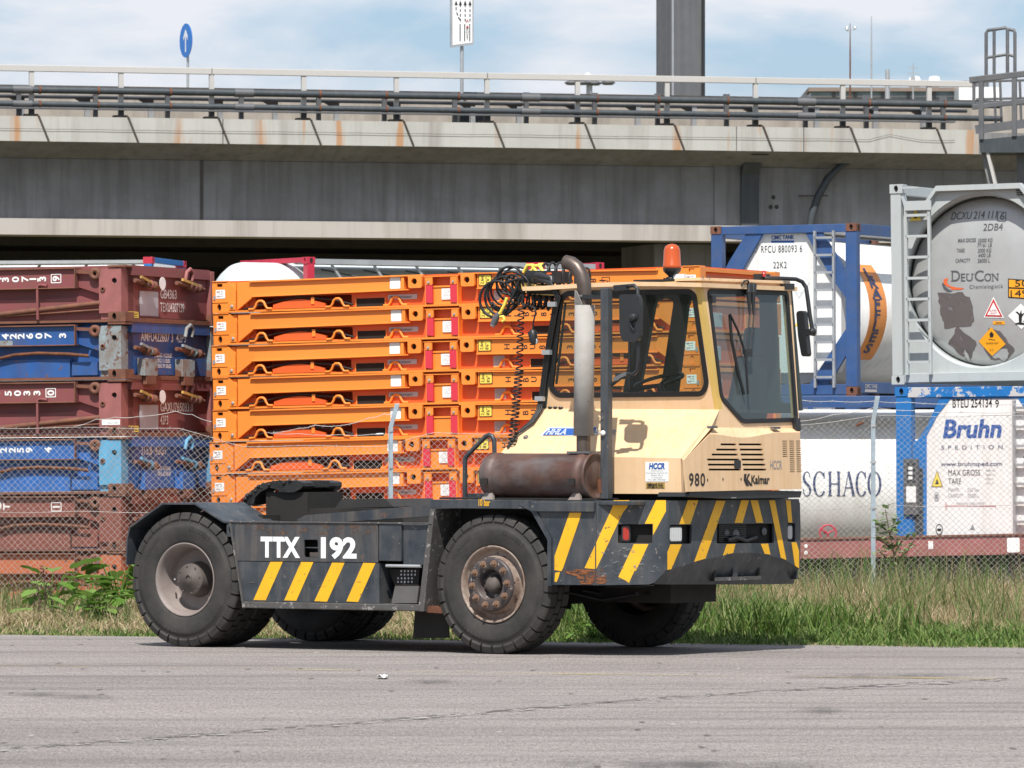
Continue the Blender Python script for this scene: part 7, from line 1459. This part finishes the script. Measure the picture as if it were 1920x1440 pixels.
def blades(name, n, xr, er, hfn, wr, lean, m, keep=None, clump=0):
    X = rs.uniform(*xr, n); e_ = er[0]+(er[1]-er[0])*rs.power(1.0, n)*1.0
    if clump:
        cx = rs.uniform(*xr, clump); ce = rs.uniform(*er, clump); k = rs.randint(0, clump, n); X = cx[k]+rs.normal(0, .14, n); e_ = np.clip(ce[k]+rs.normal(0, .14, n), er[0], er[1]+.3)
    if keep is not None: kk = keep(X, e_); X, e_ = X[kk], e_[kk]
    n = len(X); Y = E0.y+(X-E0.x)*(E1.y-E0.y)/(E1.x-E0.x)+e_
    h = hfn(X, e_)*rs.uniform(.45, 1.15, n); w = rs.uniform(*wr, n); a = rs.uniform(0, 2*np.pi, n); b = rs.uniform(0, 2*np.pi, n); ln_ = lean*h*rs.uniform(.2, 1.0, n)
    dx, dy = np.cos(a)*w, np.sin(a)*w; lx, ly = np.cos(b)*ln_, np.sin(b)*ln_
    v = np.zeros((n, 7, 3))
    for k, (f, ww) in enumerate(((0, 1), (.4, .8), (.75, .5))):
        for s_, j in ((1, 2*k), (-1, 2*k+1)):
            v[:, j, 0] = X+s_*dx*ww+lx*f*f; v[:, j, 1] = Y+s_*dy*ww+ly*f*f; v[:, j, 2] = -.03+h*f*(1-.25*(lean*f)**2)
    v[:, 6, 0] = X+lx; v[:, 6, 1] = Y+ly; v[:, 6, 2] = -.03+h*(1-.3*min(1, lean*lean))
    base = (np.arange(n)*7)[:, None]
    q = np.concatenate([base+np.array([0, 1, 3, 2]), base+np.array([2, 3, 5, 4])], 1).reshape(-1); t_ = (base+np.array([4, 5, 6])).reshape(-1)
    me = bpy.data.meshes.new(name); me.vertices.add(n*7); me.vertices.foreach_set('co', v.reshape(-1)); nl = len(q)+len(t_); me.loops.add(nl)
    me.loops.foreach_set('vertex_index', np.concatenate([q, t_]).astype(np.int32)); npz = n*3; me.polygons.add(npz)
    st = np.concatenate([np.arange(n*2)*4, n*8+np.arange(n)*3]).astype(np.int32); tot = np.concatenate([np.full(n*2, 4), np.full(n, 3)]).astype(np.int32)
    me.polygons.foreach_set('loop_start', st); me.polygons.foreach_set('loop_total', tot); me.update(calc_edges=True); me.validate(); me.materials.append(m)
    o = bpy.data.objects.new(name, me); C.objects.link(o); o['kind'] = 'stuff'; return o
XR = (-7.2, 7.4)
right = lambda X: 1/(1+np.exp(-(X-.4)/.7))
# left: straw in front, thin green only along the kerb; right: lush kerb grass, lying straw behind, tall thin blades over it
blades('green_grass', 15000, XR, (-.05, 1.1), lambda X, e: .055+.06*np.clip(e, 0, 1)+.12*right(X)*np.clip(e*1.5, .3, 1), (.004, .009), .85, M['gshort'], keep=lambda X, e: rs.uniform(0, 1, len(X)) < .6+.4*right(X))
blades('green_grass', 11000, (-.4, 7.4), (.3, 3.0), lambda X, e: .15+.09*np.clip(e/2, 0, 1)+0*X, (.005, .010), .85, M['gshort'], clump=110)
blades('green_grass', 5000, (-.2, 3.6), (.8, 2.4), lambda X, e: .44+0*X, (.005, .011), .6, M['gshort'], clump=34)
blades('dry_grass', 26000, (-7.2, .8), (.35, 12), lambda X, e: .13+.08*np.clip(e/4, 0, 1)+0*X, (.003, .006), 1.3, M['gdry'], clump=300)
blades('dry_grass', 34000, (.2, 7.4), (1.6, 14.5), lambda X, e: .24+.20*np.clip(e/9, 0, 1)+0*X, (.003, .0065), 1.7, M['gdry'], clump=300)
blades('dry_grass', 9000, (.2, 7.4), (6, 13.8), lambda X, e: .62+0*X, (.003, .006), 1.75, M['gdry'], clump=90)
blades('tall_grass', 4200, (.9, 7.4), (2.2, 13.5), lambda X, e: .42+.34*np.clip(e/9, 0, 1)+0*X, (.003, .007), .55, M['gtall'], clump=120)
blades('tall_grass', 2600, (-7.2, .9), (2.5, 12), lambda X, e: .30+.12*np.clip(e/9, 0, 1)+0*X, (.003, .006), .6, M['gtall'], clump=110)
blades('green_grass', 5000, (-7.2, .8), (1.5, 13), lambda X, e: .16+0*X, (.004, .008), .9, M['gshort'], clump=150)
blades('green_grass', 1600, XR, (-.28, .1), lambda X, e: .07+.07*right(X), (.004, .008), 1.0, M['gshort'], clump=46)
blades('dry_grass', 1400, XR, (-.22, .2), lambda X, e: .08+0*X, (.003, .006), 1.4, M['gdry'], clump=40)
# broad leaved plants by the left verge
def leafblade(g, base, direc, size, droop, m, q):
    d_ = V(direc).normalized(); sidev = d_.cross(V((0, 0, 1))).normalized(); up = sidev.cross(d_)
    def f(a, b):
        w = size*.42*math.sin(math.pi*min(1, a*.9+.1))**.75*(1 if a > .1 else .8); x = (b-.5)*2
        return V(base)+d_*size*a+sidev*w*x+up*(-droop*size*a*a+.10*size*abs(x)+.02*size*math.sin(a*14+x*3))
    g.grid(f, 7, 4, m)
def broad(x, y, n, hh, sz, lab, seed):
    q = random.Random(seed); t = thing('broadleaf_plant', lab, 'plant', None, 'broad leaved weeds on the verge', (x, y, -.03))
    g = MB(); s_ = MB()
    for i in range(n):
        a = q.uniform(0, 6.28); h = hh*q.uniform(.35, 1.0); r_ = q.uniform(.05, .22); p = V((r_*math.cos(a), r_*math.sin(a), h)); s_.tube([V((0, 0, 0)), V((p.x*.4, p.y*.4, h*.6)), p], [.008, .006, .004], M['leaf'], 5)
        leafblade(g, p, (math.cos(a), math.sin(a)*.8, q.uniform(-.25, .5)), sz*q.uniform(.6, 1.15), q.uniform(.1, .5), M['leaf'], q)
    g.build('leaves', t); s_.build('stems', t)
for i, (px, d_, n, hh, sz, lab) in enumerate(((222, 60.5, 24, .60, .33, 'largest broad leaved weed right behind the rear wheel'), (160, 61.5, 18, .40, .24, 'low broad leaved weed between the largest and the upright one'), (98, 61, 14, .48, .22, 'broad leaved weed with an upright pointed leaf below the orange red rack'), (60, 59.5, 8, .25, .20, 'small broad leaved weed low beside the dark seed stalks'), (188, 59, 24, .30, .19, 'broad leaved weed low in front of the largest one'))):
    p = P(px, 1100, d_); broad(p.x, p.y, n, hh, sz, lab, 20+i)
for i, (px, d_, h) in enumerate(((82, 59.2, .55), (70, 58.8, .42), (93, 59.6, .34), (1900, 63, .5))):
    p = P(px, 1100, d_); g = MB(); q = random.Random(i); g.tube([(p.x, p.y, -.03), (p.x+.02, p.y, h*.5), (p.x-.01, p.y, h)], [.008, .007, .003], M['twig'], 5)
    for k in range(36): z = h*(.25+.75*q.random()); a = q.uniform(0, 6.28); g.lathe([(-.012, 0), (0, .010), (.014, 0)], (p.x+.03*math.cos(a), p.y+.03*math.sin(a), z), (math.cos(a), math.sin(a), .5), M['twig'], 5)
    tag(g.build('dock_stalk'), ('tallest dark brown seed stalk beside the broad leaved weeds', 'middle sized dark brown seed stalk beside the tallest one', 'shortest dark brown seed stalk beside the tallest one', 'lone dark brown seed stalk in the grass before the blue framed tank')[i], 'plant', 'dark seed stalks in the grass')
# sapling at the fence
p = P(1680, 1100, 63.5); sp_ = thing('sapling', 'small young sapling with pale leaves growing through the fence below the blue tank frame', 'tree', None, None, (p.x, p.y, -.03))
L = lambda px, py, dy=0: P(px, py, 63.5)-V((p.x, p.y, -.03))+V((0, dy, 0))
g = MB(); br = [[(1680, 1125), (1678, 1070), (1675, 1030), (1668, 1000), (1662, 970), (1660, 955)], [(1676, 1040), (1690, 1015), (1708, 1000)], [(1675, 1032), (1655, 1015), (1643, 1012)], [(1668, 1000), (1682, 985), (1686, 972)], [(1667, 998), (1650, 985), (1640, 982)], [(1678, 1060), (1655, 1040), (1645, 1030)], [(1677, 1055), (1700, 1035), (1715, 1012)]]
for b in br: g.tube([L(x, y, rnd.uniform(-.05, .05)) for x, y in b], [.011-.008*i/len(b) for i in range(len(b))], M['twig'], 5)
g.build('trunk', sp_); g = MB(); q = random.Random(8)
for b in br:
    for (xa, ya), (xb, yb) in zip(b, b[1:]):
        if ya > 1060: continue
        for k in range(9):
            t_ = q.random(); c = L(xa+(xb-xa)*t_+q.uniform(-11, 11), ya+(yb-ya)*t_+q.uniform(-10, 8), q.uniform(-.12, .12)); leafblade(g, c, (q.uniform(-1, 1), q.uniform(-1, .3), q.uniform(-.3, .6)), q.uniform(.045, .08), .3, M['sapleaf'], q)
g.build('crown', sp_)
# tuft of weeds under the truck and at the kerb by the far wheel
for i, (px, d_, n, hh, sz, lab) in enumerate(((1112, 52.6, 16, .22, .10, 'leafy green weed tuft seen beneath the truck beside the front wheel'),)):
    p = P(px, 1100, d_); broad(p.x, p.y, n, hh, sz, lab, 40+i)
for i, (px, lab) in enumerate(((1385, 'tall leaning grass clump just behind the front bumper'), (1470, 'second tall grass clump near the bumper end'))): pass
